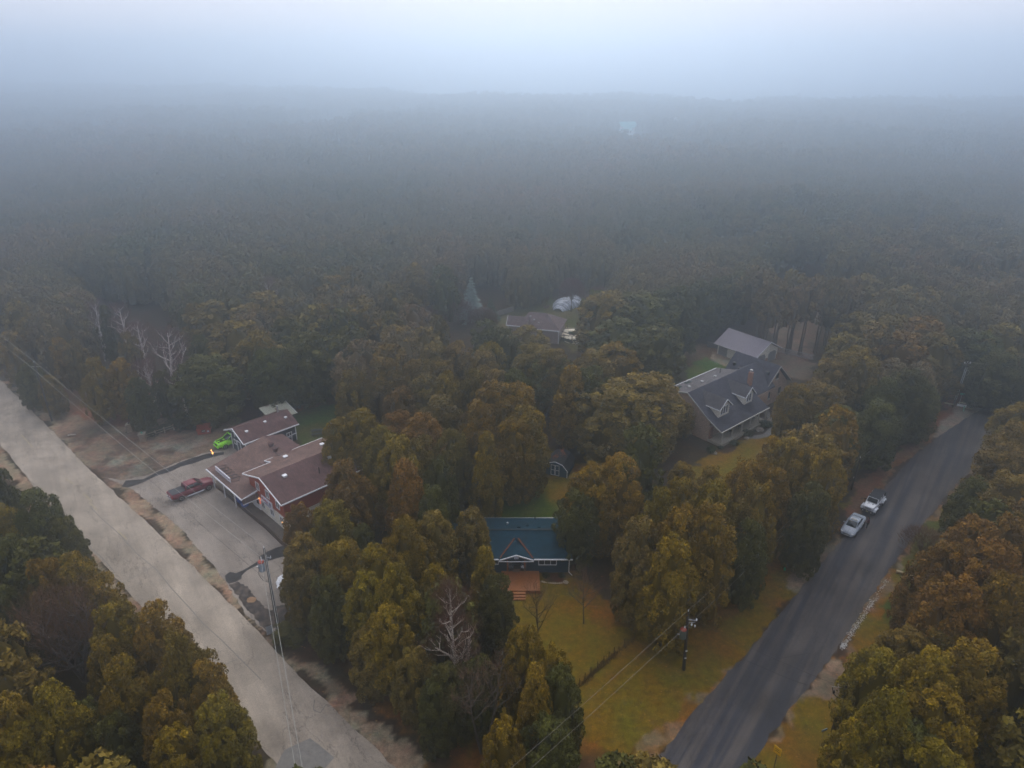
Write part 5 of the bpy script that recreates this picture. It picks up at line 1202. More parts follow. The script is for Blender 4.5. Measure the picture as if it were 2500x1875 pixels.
def trim(parent, pts, w=.10, h=.17, m=WHITE, name='fascia', dz=0):
    b = MB()
    for p, q in zip(pts[:-1], pts[1:]):
        p, q = Vector(p), Vector(q); d = (q - p).normalized(); u = d.cross(Vector((0, 0, 1))).normalized() * w / 2; v = Vector((0, 0, h / 2))
        c = [p - u - v, p + u - v, p + u + v, p - u + v]; e = [q - u - v, q + u - v, q + u + v, q - u + v]
        b.add(c + e, [(0, 1, 2, 3), (7, 6, 5, 4), (0, 4, 5, 1), (1, 5, 6, 2), (2, 6, 7, 3), (3, 7, 4, 0)])
    return b.build(name, m, parent)
SH_O, SH_A = (-28.07, 72.25, 0), R(-45)
# --- the roadside shop: two-storey red block and low wing under one brown roof
shop = thing('roadside_shop', 'brown-roofed shop with red-sided upper floor over white block ground floor, facing the parking lot', 'shop', SH_O, SH_A)
MB().box(-8.3, .1, 0, .3, 12, 2.3).build('ground_floor_wall', CREAMW, shop)
MB().wall([(-8.4, 2.3), (.4, 2.3), (.4, 4.55), (-4.05, 6.1), (-8.4, 4.55)], 'y', 0, 12).build('upper_wall', REDS, shop)
MB().box(-10.6, 3.9, 2.3, -8.4, 12, 4.1).build('upper_wall', REDS, shop)
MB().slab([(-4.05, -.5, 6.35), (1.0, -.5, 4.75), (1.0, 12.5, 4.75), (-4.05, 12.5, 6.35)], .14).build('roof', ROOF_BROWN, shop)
MB().slab([(-9.0, -.5, 4.78), (-4.05, -.5, 6.35), (-4.05, 3.5, 6.35), (-9.0, 3.5, 4.78)], .14).slab([(-10.95, 3.5, 4.16), (-4.05, 3.5, 6.35), (-4.05, 12.5, 6.35), (-10.95, 12.5, 4.16)], .14).build('roof', ROOF_BROWN_LIT, shop)
trim(shop, [(-9.0, -.52, 4.70), (-4.05, -.52, 6.27), (1.0, -.52, 4.67)]); trim(shop, [(1.02, -.5, 4.67), (1.02, 12.5, 4.67)]); trim(shop, [(-9.02, -.5, 4.70), (-9.02, 3.5, 4.70)]); trim(shop, [(-9.0, 3.48, 4.70), (-10.97, 3.48, 4.08), (-10.97, 12.5, 4.08)])
for u, z in ((-6.1, 3.95), (-3.55, 3.9), (-1.05, 3.55)): window(shop, '-y', u, z, .95, 1.15, 0)
for u in (-5.6, -3.2, -.75): window(shop, '-y', u, 1.35, .95, 1.1, .1)
door = MB().box(-7.35, .0, .1, -6.45, .12, 2.15).build('door', WHITE, shop); MB().box(-7.2, -.03, .9, -6.6, .02, 1.95).build('pane', GLASS, door)
# low wing with deep canopy
MB().box(-16.2, .0, 0, -8.3, 8.9, 2.5).build('low_wing_wall', CREAMW, shop)
MB().slab([(-16.75, -2.2, 2.78), (-6.4, -2.2, 2.78), (-6.4, -.02, 3.22), (-16.75, -.02, 3.22)], .14).slab([(-16.75, -.02, 3.22), (-8.45, -.02, 3.22), (-8.45, 6.4, 4.5), (-16.75, 6.4, 4.5)], .14).build('canopy_roof', ROOF_BROWN_LIT, shop)
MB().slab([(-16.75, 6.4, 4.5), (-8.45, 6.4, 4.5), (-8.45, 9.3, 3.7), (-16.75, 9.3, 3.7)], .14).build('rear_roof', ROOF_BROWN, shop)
MB().box(-6.42, -2.2, 2.05, -6.3, -.02, 2.8).build('canopy_end_board', ROOF_BROWN_LIT, shop)
trim(shop, [(-16.77, -2.22, 2.70), (-6.38, -2.22, 2.70), (-6.38, -.05, 3.14)], .12, .2)
trim(shop, [(-6.28, -2.2, 2.02), (-6.28, -.02, 2.02)], .08, .12)
for i in range(9):
    MB().box(-8.28 + i * .11, -.06, .1, -8.20 + i * .11, .0, 2.4).build('cladding_strip', WHITE, shop)
for x in (-15.8, -12.6, -9.4): MB().box(x - .06, -1.95, 0, x + .06, -1.83, 2.7).build('post', WHITE, shop)
for x, y in ((-13.6, 5.9), (-12.0, 5.7)): MB().lathe([(.3, 4.3), (.3, 4.6), (.42, 4.65), (.40, 4.85), (.15, 4.95)], x, y, 10).build('roof_vent', ROOF_BROWN, shop)
MB().tube([(-14.6, 6.8, 4.5), (-12.8, 5.8, 4.55), (-11.2, 5.3, 4.45), (-9.2, 5.4, 4.45)], .04, 5).build('cable', BLACKM, shop)
for x, y, z in ((-2.7, 2.2, 5.97), (-2.6, 8.6, 5.95)): roof_vent(shop, x, y, z)
for x, y, z in ((-8.4, 5.3, 5.02), (-7.2, 10.2, 5.4)): roof_vent(shop, x, y, z)
vent_pipe(shop, -1.1, 6.1, 5.4, .9, .07)
# fascia sign standing on the canopy roof, held by dark struts
sg = MB().box(-15.3, -1.52, 2.98, -10.9, -1.42, 3.62).build('sign_board', mat('sign_white', (.78, .78, .84), .45, .04), shop)
MB().box(-15.32, -1.53, 2.96, -10.88, -1.45, 2.99).build('edge', WHITE, sg)
for i in range(7): MB().box(-14.8 + i * .55, -1.535, 3.18, -14.5 + i * .55 + (i % 2) * .12, -1.52, 3.40).build('faded_letter', mat('faded_print', (.50, .42, .50), .6, .2), sg)
for i in range(6):
    x = -15.1 + i * .82
    MB().bar((x, -1.40, 3.5), (x + .05, -.1, 3.28), .05).bar((x, -1.40, 3.05), (x + .7, -.6, 3.15), .04).bar((x + .7, -.6, 3.12), (x + .05, -.1, 3.28), .04).build('strut', BLACKM, sg)
bn = MB().box(-5.35, -.10, 1.95, -2.55, -.02, 3.05).build('banner', mat('banner_white', (.74, .74, .80), .5, .05), shop)
for i, (x, z, w, h) in enumerate(((-5.0, 2.72, .32, .34), (-4.6, 2.66, .30, .40), (-4.2, 2.68, .28, .30), (-3.85, 2.6, .3, .42))):
    MB().lathe([(w * .5, -.02), (w * .5, .02)], 0, 0, 10).build('print', mat('banner_crimson', (.40, .03, .08), .5, .1), bn)
    o = bn.children[-1]; o.location = (x, -.12, z); o.rotation_euler = (R(90), 0, 0)
MB().box(-3.35, -.125, 2.35, -2.85, -.10, 2.85).box(-4.9, -.125, 2.12, -3.0, -.10, 2.2).box(-4.6, -.125, 2.28, -3.5, -.10, 2.36).build('print', mat('banner_grey', (.2, .2, .28), .5, .1), bn)
opn = MB().box(-6.25, -.06, 1.25, -6.05, .08, 2.0).build('open_sign', mat('glowing_sign', (.3, .02, .02), .4, 0, emit=(1, .22, .10), estr=.5), shop)
lp = MB().lathe([(.04, 2.05), (.09, 2.1), (.09, 2.2), (.04, 2.25)], -6.1, -.12, 8).build('porch_lamp', mat('lit_orange_lamp', (.9, .5, .2), .4, 0, emit=(1, .5, .18), estr=1.2), shop)
MB().lathe([(.05, 1.1), (.09, 1.13), (.09, 1.25), (.03, 1.3)], -.55, -.02, 8).build('window_lamp', mat('lit_orange_lamp', (.9, .5, .2)), shop)
# --- garage behind
gar = thing('garage', 'dark blue-grey garage with brown roof, white trim and open front, behind the shop', 'garage', SH_O, SH_A)
MB().box(-20.2, 5.0, 0, -20.0, 12.9, 2.65).build('side_wall', NAVY, gar); MB().box(-24.4, 5.0, 0, -24.2, 12.9, 2.9).build('side_wall', NAVY, gar)
MB().box(-24.2, 12.7, 0, -20.2, 12.9, 3.0).build('rear_wall', NAVY, gar)
MB().wall([(-25.4, 2.3), (-20.0, 2.3), (-20.0, 2.68), (-22.7, 3.95), (-25.4, 2.68)], 'y', 4.9, 5.0).build('gable_wall', NAVY, gar)
MB().box(-24.4, 4.9, 0, -20.0, 5.0, 2.3).build('front_wall', NAVY, gar)
MB().box(-24.2, 5.1, .01, -20.2, 12.6, .05).build('slab', mat('concrete_floor', (.2, .19, .17), .9), gar)
MB().slab([(-22.75, 4.5, 4.12), (-19.6, 4.5, 2.74), (-19.6, 13.4, 2.74), (-22.75, 13.4, 4.12)], .12).slab([(-25.9, 4.5, 2.74), (-22.75, 4.5, 4.12), (-22.75, 13.4, 4.12), (-25.9, 13.4, 2.74)], .12).build('roof', ROOF_BROWN, gar)
trim(gar, [(-25.9, 4.48, 2.68), (-22.75, 4.48, 4.06), (-19.6, 4.48, 2.68)], .1, .2); trim(gar, [(-19.58, 4.5, 2.68), (-19.58, 13.4, 2.68)], .1, .17)
MB().box(-20.02, 4.86, 0, -19.92, 4.98, 2.6).box(-20.05, 12.85, 0, -19.93, 12.97, 2.65).build('corner_board', WHITE, gar)
dr = MB().box(-22.5, 4.84, .05, -21.6, 4.90, 2.0).build('side_door', NAVY, gar); MB().box(-22.62, 4.78, .05, -22.5, 4.88, 2.12).box(-21.6, 4.78, .05, -21.48, 4.88, 2.12).box(-22.5, 4.78, 2.0, -21.6, 4.88, 2.12).build('frame', WHITE, dr)
window(gar, '-y', -23.4, 1.5, .8, .8, 4.9, 1)
MB().box(-24.46, 4.82, 0, -24.34, 4.9, 2.6).build('corner_board', WHITE, gar)
MB().bar((-24.6, 4.7, 3.2), (-22.75, 4.7, 3.45), .09).bar((-22.75, 4.7, 2.7), (-22.75, 4.7, 3.9), .09).build('gable_trim', WHITE, gar)
for y in (5.2, 12.5): MB().box(-25.75, y - .06, 0, -25.63, y + .06, 2.65).build('post', WHITE, gar) if y > 9 else None
window(gar, '+x', 11.8, 1.3, .9, .9, -20.0)
MB().bar((-19.9, 10.6, 1.0), (-19.9, 12.9, 1.25), .1).bar((-19.9, 12.1, 0), (-19.9, 12.1, 1.2), .1).build('stair_rail', WHITE, gar)
for x, y in ((-21.4, 6.0), (-21.9, 9.2), (-21.4, 12.3)): roof_vent(gar, x, y, 3.72 if x < -21.6 else 3.5, s=.16)
MB().lathe([(.2, 3.7), (.11, 3.8), (.11, 5.0), (.17, 5.05), (.17, 5.2), (.02, 5.25)], -22.9, 11.9, 10).build('chimney_flue', METAL, gar)
# --- rusty tin shed
tin = thing('tin_shed', 'small shed with rusty pale tin roof tucked behind the garage', 'shed', SH_O, SH_A)
RUSTY = mat('rusting_tin', (0.42, 0.42, 0.33), .6, .10, 4, color2=(.14, .065, .035), thr=(.55, .62), scale2=.8)
MB().box(-27.6, 11.6, 0, -24.6, 15.0, 2.1).build('wall', mat('grey_boards', (.2, .19, .17), .8, .2), tin)
for i in range(9):
    y0 = 11.2 + i * .48
    MB().slab([(-27.9, y0, 3.25), (-24.0, y0, 2.25), (-24.0, y0 + .45, 2.25), (-27.9, y0 + .45, 3.25)], .04).build('roof_sheet', RUSTY, tin)
trim(tin, [(-27.9, 15.55, 3.22), (-24.0, 15.55, 2.22)], .06, .1)

# --- brick house
BH_O, BH_A = (31.37, 93.14, 0), R(40)
bh = thing('brick_house', 'tan brick house with dark grey roof, two dormers and a columned front porch', 'house', BH_O, BH_A)
MB().wall([(2.35, 0), (10.4, 0), (10.4, 5.6), (6.6, 6.6), (2.35, 3.75)], 'x', .05, 12.9).build('wall', BRICK, bh)
MB().wall([(2.35, 0), (10.4, 0), (10.4, 3.9), (6.6, 6.5), (2.35, 3.7)], 'x', 12.9, 16).build('wall', BRICK, bh)
MB().wall([(15.9, 0), (23.3, 0), (23.3, 3.1), (19.5, 6.65), (15.9, 3.1)], 'y', 3.3, 11).build('wing_wall', BRICK, bh)
MB().slab([(-.35, 2.4, 3.95), (17.9, 2.4, 3.95), (18.9, 6.6, 6.85), (-.35, 6.6, 6.85)], .16).slab([(-.35, -.1, 2.72), (12.5, -.1, 2.72), (12.5, 2.4, 3.95), (-.35, 2.4, 3.95)], .16).build('roof', ROOF_GREY, bh)
MB().slab([(-.35, 6.6, 6.85), (13.0, 6.6, 6.85), (13.0, 10.7, 5.85), (-.35, 10.7, 5.85)], .16).build('rear_roof', shingle('worn_grey_shingles', (.125, .115, .12)), bh)
MB().slab([(13.02, 6.6, 6.84), (18.6, 6.6, 6.84), (18.6, 10.7, 4.0), (13.02, 10.7, 4.0)], .16).build('rear_roof', ROOF_GREY, bh)
MB().slab([(19.5, 2.8, 7.0), (15.3, 2.8, 3.2), (15.3, 11.4, 3.2), (19.5, 11.4, 7.0)], .16).slab([(23.9, 2.8, 3.2), (19.5, 2.8, 7.0), (19.5, 11.4, 7.0), (23.9, 11.4, 3.2)], .16).build('wing_roof', ROOF_GREY, bh)
TRIMG = mat('weathered_trim', (.46, .45, .42), .6, .1)
trim(bh, [(-.35, -.12, 2.65), (12.5, -.12, 2.65)], .1, .16, mat('pale_gutter', (.62, .6, .56), .5)); trim(bh, [(-.37, -.1, 2.64), (-.37, 2.4, 3.87), (-.37, 6.6, 6.77), (-.37, 10.7, 5.77)], .06, .2, TRIMG)
trim(bh, [(-.35, 10.72, 5.78), (13.0, 10.72, 5.78)], .1, .16, WHITE)
trim(bh, [(15.3, 2.78, 3.12), (19.5, 2.78, 6.92), (23.9, 2.78, 3.12)], .06, .18, TRIMG)
for u, z, h in ((19.7, 5.0, 1.0), (17.9, 1.9, 1.15), (21.2, 1.9, 1.15)):
    window(bh, '-y', u, z, .75, h, 3.3, 1, mat('dark_frame', (.06, .055, .05), .6), GLASS_G)
    MB().box(u - .5, 3.15, z - h / 2 - .2, u + .5, 3.32, z - h / 2 - .04).build('sill', TRIMG, bh)
# dormers
def dormer(xc, n_win, w):
    d = MB().wall([(xc - w / 2, 3.6), (xc + w / 2, 3.6), (xc + w / 2, 5.3), (xc, 6.35), (xc - w / 2, 5.3)], 'y', 1.95, 5.2).build('dormer', CREAMW, bh)
    sh_ = shingle('dormer_shingles', (.088, .083, .09))
    MB().slab([(xc, 1.6, 6.62), (xc - w / 2 - .32, 1.6, 5.18), (xc - w / 2 - .32, 4.55, 5.18), (xc, 6.5, 6.62)], .1).build('dormer_roof', sh_, d)
    MB().slab([(xc + w / 2 + .32, 1.6, 5.18), (xc, 1.6, 6.62), (xc, 6.5, 6.62), (xc + w / 2 + .32, 4.55, 5.18)], .1).build('dormer_roof', sh_, d)
    trim(d, [(xc - w / 2 - .34, 1.58, 5.12), (xc, 1.58, 6.57), (xc + w / 2 + .34, 1.58, 5.12)], .06, .16)
    trim(d, [(xc - w / 2 - .34, 1.6, 5.12), (xc - w / 2 - .34, 4.5, 5.12)], .06, .12)
    for i in range(n_win):
        u = xc + (i - (n_win - 1) / 2) * .62
        window(d, '-y', u, 4.72, .56, 1.35, 1.95, 1, WHITE, None, 'dormer_window', .06)
dormer(2.85, 3, 2.65); dormer(9.4, 2, 2.2)
MB().box(12.6, 3.9, 4.3, 13.2, 4.5, 7.3).build('chimney', BRICK_R, bh); MB().lathe([(.14, 7.3), (.14, 7.55), (.22, 7.58), (.22, 7.72), (.03, 7.76)], 12.9, 4.2, 10).build('chimney_cap', METAL, bh)
for x, y, z in ((17.6, 10.3, 5.35), (17.9, 4.1, 5.6), (16.6, 8.6, 5.2)): MB().lathe([(.26, z - .1), (.26, z + .25), (.3, z + .3), (.3, z + .42), (.05, z + .46)], x, y, 10).build('roof_vent', BLACKM, bh)
for x, y in ((2.2, 8.2), (5.2, 8.0), (8.4, 7.8)): roof_vent(bh, x, y, 6.85 - (y - 6.6) * .244, mat('grey_vent', (.4, .4, .4)), .17)
vent_pipe(bh, 10.6, 8.4, 6.4, .8, .06)
for x, y in ((3.6, 9.6), (1.0, 9.3)): MB().slab([(x, y, 6.2), (x + 1.1, y - .1, 6.2), (x + 1.1, y + .55, 6.1), (x, y + .65, 6.08)], .04).build('skylight', GLASS_G, bh)
# porch
MB().slab([(0, -.2, .5), (12.3, -.2, .5), (12.3, 2.35, .5), (0, 2.35, .5)], .45).build('porch_floor', mat('porch_boards', (.36, .33, .28), .7, .12, 3), bh)
for i, x in enumerate((.25, 2.9, 5.4, 7.6, 9.9, 12.0)): MB().box(x - .08, -.05, .5, x + .08, .11, 2.62).build('porch_column', TRIMG, bh)
MB().box(.1, 2.1, .5, .9, 2.34, 2.5).build('porch_pier', BRICK_R, bh)
for u in (3.0, 5.6, 9.6): window(bh, '-y', u, 1.7, 1.3, 1.2, 2.35, 2, TRIMG)
MB().box(7.2, 2.26, .5, 8.1, 2.34, 2.5).build('door', mat('front_door', (.10, .05, .03), .5), bh)
for i, (x, y) in enumerate(((4.2, .6), (6.6, .7), (10.7, .8))):
    ch = thing('porch_chair', ['dark porch chair between the first columns of the brick house', 'dark porch chair at the middle of the brick porch', 'dark porch chair at the far end of the brick porch'][i], 'chair', tuple(Matrix.Rotation(BH_A, 3, 'Z') @ Vector((x, y + .6, .5)) + Vector(BH_O)), BH_A, 'chairs on the brick porch')
    MB().box(-.28, -.25, .38, .28, .28, .44).build('seat', BLACKM, ch); MB().box(-.28, .24, .44, .28, .30, 1.0).build('backrest', BLACKM, ch)
    for a in (-.24, .24):
        for c in (-.2, .24): MB().box(a - .025, c - .025, 0, a + .025, c + .025, .38).build('leg', BLACKM, ch)
# --- cream garage
CG_O, CG_A = (40.54, 130.08, 0), R(-52)
cg = thing('cream_garage', 'cream garage with lilac ribbed metal roof and two arched vehicle doors', 'garage', CG_O, CG_A)
CRM = mat('cream_stucco', (0.74, 0.71, 0.62), .8, .08, 2)
MB().wall([(0, 0), (7.0, 0), (7.0, 2.3), (3.5, 4.2), (0, 2.3)], 'x', 0, 8.7).build('wall', CRM, cg)
ROOFM = mat('lilac_metal_roof', (0.235, 0.205, 0.245), .45, .10, 1.5, spec=.4)
MB().slab([(-.5, -.75, 2.25), (9.2, -.75, 2.25), (9.2, 3.5, 4.45), (-.5, 3.5, 4.45)], .06).slab([(-.5, 3.5, 4.45), (9.2, 3.5, 4.45), (9.2, 7.7, 2.25), (-.5, 7.7, 2.25)], .06).build('roof', ROOFM, cg)
for i in range(25):
    x = -.45 + i * .4
    MB().bar((x, -.76, 2.27), (x, 3.5, 4.48), .045).build('roof_rib', ROOFM, cg)
trim(cg, [(9.22, -.75, 2.2), (9.22, 3.5, 4.4), (9.22, 7.7, 2.2)], .06, .16); trim(cg, [(-.5, -.78, 2.2), (9.2, -.78, 2.2)], .06, .12, TRIMG)
GDOOR = siding('grey_panel_door', (.235, .235, .245), .5)
for y0 in (.55, 4.0):
    MB().wall([(y0, .02), (y0 + 2.5, .02), (y0 + 2.5, 1.6), (y0 + 2.1, 2.0), (y0 + .4, 2.0), (y0, 1.6)], 'x', 8.69, 8.73).build('garage_door', GDOOR, cg)
MB().box(.3, -.05, .05, 2.3, .02, 2.1).build('sliding_door', GDOOR, cg)
window(cg, '-y', 5.3, 1.35, 1.2, .8, 0, 1, mat('green_frame', (.05, .12, .09)), GLASS_G)
MB().box(8.66, 6.75, 0, 8.8, 7.05, 1.0).box(8.66, 3.2, 0, 8.8, 3.8, 1.0).build('brick_pier', BRICK_R, cg)
# --- far mauve-roofed house
FH_O, FH_A = (6.1, 135.9, 0), R(-15)
fh = thing('mauve_roofed_house', 'mauve-roofed house with white trimmed gable half hidden behind the cedars', 'house', FH_O, FH_A)
PINKS = siding('pinkish_siding', (.30, .235, .225))
MB().box(-4.6, .1, 0, 3.4, 7.0, 2.85).build('wall', PINKS, fh)
MB().slab([(-5.0, -.25, 2.95), (3.8, -.25, 2.95), (.3, 2.9, 5.4), (-3.4, 2.9, 5.4)], .12).slab([(3.8, -.25, 2.95), (3.8, 7.2, 2.95), (.3, 2.9, 5.4)], .12).slab([(-5.0, -.25, 2.95), (-3.4, 2.9, 5.4), (-5.0, 7.2, 2.95)], .12).slab([(.3, 2.9, 5.4), (3.8, 7.2, 2.95), (-5.0, 7.2, 2.95), (-3.4, 2.9, 5.4)], .12).build('roof', ROOF_MAUVE, fh)
MB().wall([(-.6, 0), (1.9, 0), (1.9, 3.6), (.65, 4.9), (-.6, 3.6)], 'x', -7.0, -3.0).build('gable_wing', PINKS, fh)
MB().slab([(-7.3, -.9, 3.5), (-3.3, -.9, 3.5), (-2.9, .65, 5.05), (-7.3, .65, 5.05)], .12).slab([(-7.3, .65, 5.05), (-2.9, .65, 5.05), (-3.3, 2.2, 3.5), (-7.3, 2.2, 3.5)], .12).build('gable_roof', ROOF_MAUVE, fh)
trim(fh, [(-7.32, -.9, 3.45), (-7.32, .65, 5.0), (-7.32, 2.2, 3.45)], .08, .2); trim(fh, [(-7.3, -.93, 3.42), (-4.4, -.93, 3.42)], .08, .16); trim(fh, [(-1.0, -.28, 2.87), (3.8, -.28, 2.87)], .1, .18)
MB().box(3.38, .0, 0, 3.5, .14, 2.85).build('corner_board', WHITE, fh); MB().box(-7.05, -.66, 0, -6.95, -.56, 3.5).build('corner_board', WHITE, fh)
window(fh, '-x', .65, 2.6, 1.0, 1.3, -7.0, 1)
for x, y in ((-2.9, 2.0), (-2.0, 1.4), (-.9, .9)): roof_vent(fh, x, y, 2.95 + (y + .25) * .78, mat('grey_vent', (.4, .4, .4)), .14)
vent_pipe(fh, .6, 2.0, 4.8, .5, .05)
# --- blue house
UH_O = (6.39, 64.61, 0)
uh = thing('blue_house', 'long low dark blue house with blue roof and small white-trimmed entrance gable', 'house', UH_O)
MB().box(-14.1, .1, 0, -6.85, 6.9, 2.3).box(-4.95, .1, 0, .0, 6.9, 2.3).box(-6.85, 1.3, 0, -4.95, 6.9, 2.3).build('wall', TEAL, uh)
MB().wall([(.1, 2.3), (6.9, 2.3), (3.4, 3.5)], 'x', -14.1, 0).build('gable_wall', TEAL, uh)
MB().slab([(-14.5, -.45, 2.38), (.4, -.45, 2.38), (.4, 3.3, 3.62), (-14.5, 3.3, 3.62)], .14).slab([(-14.5, 3.3, 3.62), (.4, 3.3, 3.62), (.4, 7.3, 2.38), (-14.5, 7.3, 2.38)], .14).build('roof', ROOF_BLUE, uh)
MB().slab([(-14.5, 3.15, 3.66), (.4, 3.15, 3.66), (.4, 3.45, 3.66), (-14.5, 3.45, 3.66)], .03).build('ridge_cap', mat('ridge_dark', (.012, .025, .033), .8), uh)
MB().slab([(-5.9, -.7, 3.12), (-7.75, -.7, 2.42), (-7.75, -.35, 2.46), (-5.9, 2.1, 3.26)], .08).slab([(-4.05, -.7, 2.42), (-5.9, -.7, 3.12), (-5.9, 2.1, 3.26), (-4.05, -.35, 2.46)], .08).build('entrance_gable', ROOF_BLUE, uh)
MB().wall([(-7.5, 2.33), (-4.3, 2.33), (-5.9, 2.95)], 'y', -.6, -.5).build('gable_front', TEAL, uh)
trim(uh, [(-7.85, -.74, 2.36), (-5.9, -.74, 3.07), (-3.95, -.74, 2.36)], .08, .15); trim(uh, [(-14.5, -.50, 2.30), (-7.9, -.50, 2.30)], .1, .15); trim(uh, [(-3.9, -.50, 2.30), (.45, -.50, 2.30)], .1, .15); trim(uh, [(-14.5, 7.34, 2.32), (.4, 7.34, 2.32)], .08, .12, METAL)
trim(uh, [(-7.85, -.80, 2.27), (-3.95, -.80, 2.27)], .06, .1)
for s in (-1, 1):
    b = MB(); rs_ = random.Random(5 + s)
    for i in range(16):
        t = i / 15; x = -5.9 + s * (.25 + 1.55 * t); y = 2.0 - 2.35 * t; z = 3.27 - .8 * t + .03
        b.slab([(x - .07, y - .1, z + .02), (x + .07, y - .1, z + .02), (x + .07 + rs_.uniform(0, .05), y + .08, z + .05), (x - .07, y + .08, z + .05)], .02)
    tag(b.build('leaves_in_valley', LEAVES, uh), kind='stuff')
gv = MB().box(-6.14, -.66, 2.50, -5.66, -.60, 2.84).build('gable_vent', WHITE, uh)
for k in range(3): MB().box(-6.06, -.68, 2.57 + k * .075, -5.74, -.655, 2.61 + k * .075).build('louvre', mat('vent_blue_grey', (.30, .36, .55), .6), gv)
window(uh, '-y', -2.35, 1.55, 2.1, .95, .1, 3, WHITE); window(uh, '-y', -8.3, 1.6, .8, .85, .1, 1, WHITE); window(uh, '-y', -12.0, 1.6, 1.2, .8, .1, 2, WHITE)
MB().box(-6.85, 1.2, 0, -4.95, 1.28, 2.3).build('recess_shade_sheet', RECESS_SHADE, uh)  # near-black sheet before the recess wall, painting in the entrance shade
MB().box(-6.35, 1.1, .1, -5.5, 1.19, 2.1).build('front_door', mat('black_door', (.012, .012, .014), .4), uh)
ORW = mat('orange_stained_wood', (.30, .105, .030), .55, .18, 3)
for x in (-6.9, -4.95): MB().box(x - .09, -.28, 0.3, x + .09, -.1, 2.3).build('porch_post', ORW, uh)
MB().lathe([(.17, 2.9), (.10, 3.0), (.10, 3.15), (.16, 3.2), (.12, 3.4), (.03, 3.45)], -6.95, 5.0, 10).build('chimney_flue', METAL, uh)
for x, y in ((-4.6, 4.6), (-3.2, 4.1), (-5.6, 4.0)): roof_vent(uh, x, y, 3.62 - (y - 3.3) * .31, ROOF_BLUE, .17)
vent_pipe(uh, -3.6, 6.9, 2.55, .45, .05)
MB().tube([(.1, -.35, 2.25), (.1, -.05, 2.1), (.1, -.05, .2), (.45, -.5, .08)], .05, 6).build('downpipe', WHITE, uh)
# deck
dk = thing('wooden_deck', 'orange-stained wooden deck with steps before the blue house door', 'deck', UH_O)
for i in range(20): MB().box(-7.6, -3.45 + i * .165, .40, -3.3, -3.45 + i * .165 + .152, .45).build('plank', ORW, dk)
MB().box(-7.6, -3.45, .02, -3.3, -3.38, .39).box(-3.36, -3.38, .02, -3.3, -.15, .39).build('skirt', ORW, dk)
for i in range(3): MB().box(-6.3, -3.85 - i * .32, .02, -4.9, -3.47 - i * .32, .34 - i * .11).build('step', ORW, dk)
for i, (x, rot) in enumerate(((-6.55, .4), (-5.1, -.5))):
    ch = thing('deck_chair', ['grey chair at the left of the blue house door', 'grey chair with white cushion at the right of the blue house door'][i], 'chair', (UH_O[0] + x, UH_O[1] + .45, .45 if i < 9 else 0), rot, 'chairs by the blue house door')
    ch.location.y = UH_O[1] - .0
    cm = mat('grey_wicker', (.10, .115, .13), .8, .2)
    MB().box(-.3, -.28, .32, .3, .28, .42).build('seat', cm, ch, bevel=.03); MB().box(-.3, .2, .42, .3, .32, 1.0).build('backrest', cm, ch, bevel=.03)
    for s in (-.3, .26): MB().box(s, -.28, .42, s + .05, .2, .62).build('armrest', cm, ch)
    for a in (-.26, .26):
        for c in (-.22, .24): MB().box(a - .025, c - .025, 0, a + .025, c + .025, .32).build('leg', cm, ch)
    if i: MB().box(-.22, -.2, .42, .22, .16, .5).build('cushion', WHITE, ch, bevel=.03)
mt = thing('doormat', 'brown doormat before the blue house door', 'mat', (UH_O[0] - 5.92, UH_O[1] - .1, .452)); MB().box(-.4, -.25, 0, .4, .25, .02).build('pad', mat('coir', (.2, .13, .09), .9, .3), mt)
# --- gambrel shed
gs = thing('gambrel_shed', 'dark blue gambrel-roofed shed with white double door on the back lawn', 'shed', (4.43, 85.9, 0), R(-21))
G = [(0, 0), (3.5, 0), (3.5, 1.15), (2.75, 1.95), (1.75, 2.25), (.75, 1.95), (0, 1.15)]
MB().wall(G, 'y', 0, 3.6).build('wall', siding('shed_blue_boards', (.026, .085, .140), .2), gs)
rf = MB()
pr = [(-.12, 1.08), (.68, 2.03), (1.75, 2.36), (2.82, 2.03), (3.62, 1.08)]
for a, b2 in zip(pr[:-1], pr[1:]): rf.slab([(a[0], -.12, a[1]), (b2[0], -.12, b2[1]), (b2[0], 3.75, b2[1]), (a[0], 3.75, a[1])], .06)
rf.build('roof', shingle('shed_shingles', (.030, .036, .042)), gs)
tb = MB()
for (a, b2) in zip(pr[:-1], pr[1:]): tb.bar((a[0], -.14, a[1] - .05), (b2[0], -.14, b2[1] - .05), .08)
tb.box(-.04, -.06, 0, .06, -.01, 1.1).box(3.44, -.06, 0, 3.54, -.01, 1.1).build('trim', WHITE, gs)
for x in (1.12, 1.76):
    d_ = MB().box(x, -.05, .1, x + .60, -.01, 1.75).build('door', siding('shed_door_boards', (.026, .085, .140), .2), gs)
    MB().box(x, -.09, .1, x + .07, -.052, 1.75).box(x + .53, -.09, .1, x + .60, -.052, 1.75).box(x + .07, -.09, .1, x + .53, -.052, .17).box(x + .07, -.09, 1.68, x + .53, -.052, 1.75).box(x + .07, -.09, .9, x + .53, -.052, .97).build('frame', WHITE, d_)
lv = MB(); rs_ = random.Random(4)
for cx, cy, r_ in ((1.2, 1.6, .42), (2.1, 2.4, .35), (1.6, 3.0, .3)):
    for i in range(22):
        x = cx + rs_.gauss(0, r_ * .6); y = cy + rs_.gauss(0, r_); z = 2.38 - abs(x - 1.75) * .31 + .03
        lv.slab([(x, y, z), (x + .14, y, z), (x + .14, y + .12, z + .02), (x, y + .12, z + .02)], .015)
tag(lv.build('fallen_leaves', LEAVES, gs), kind='stuff')
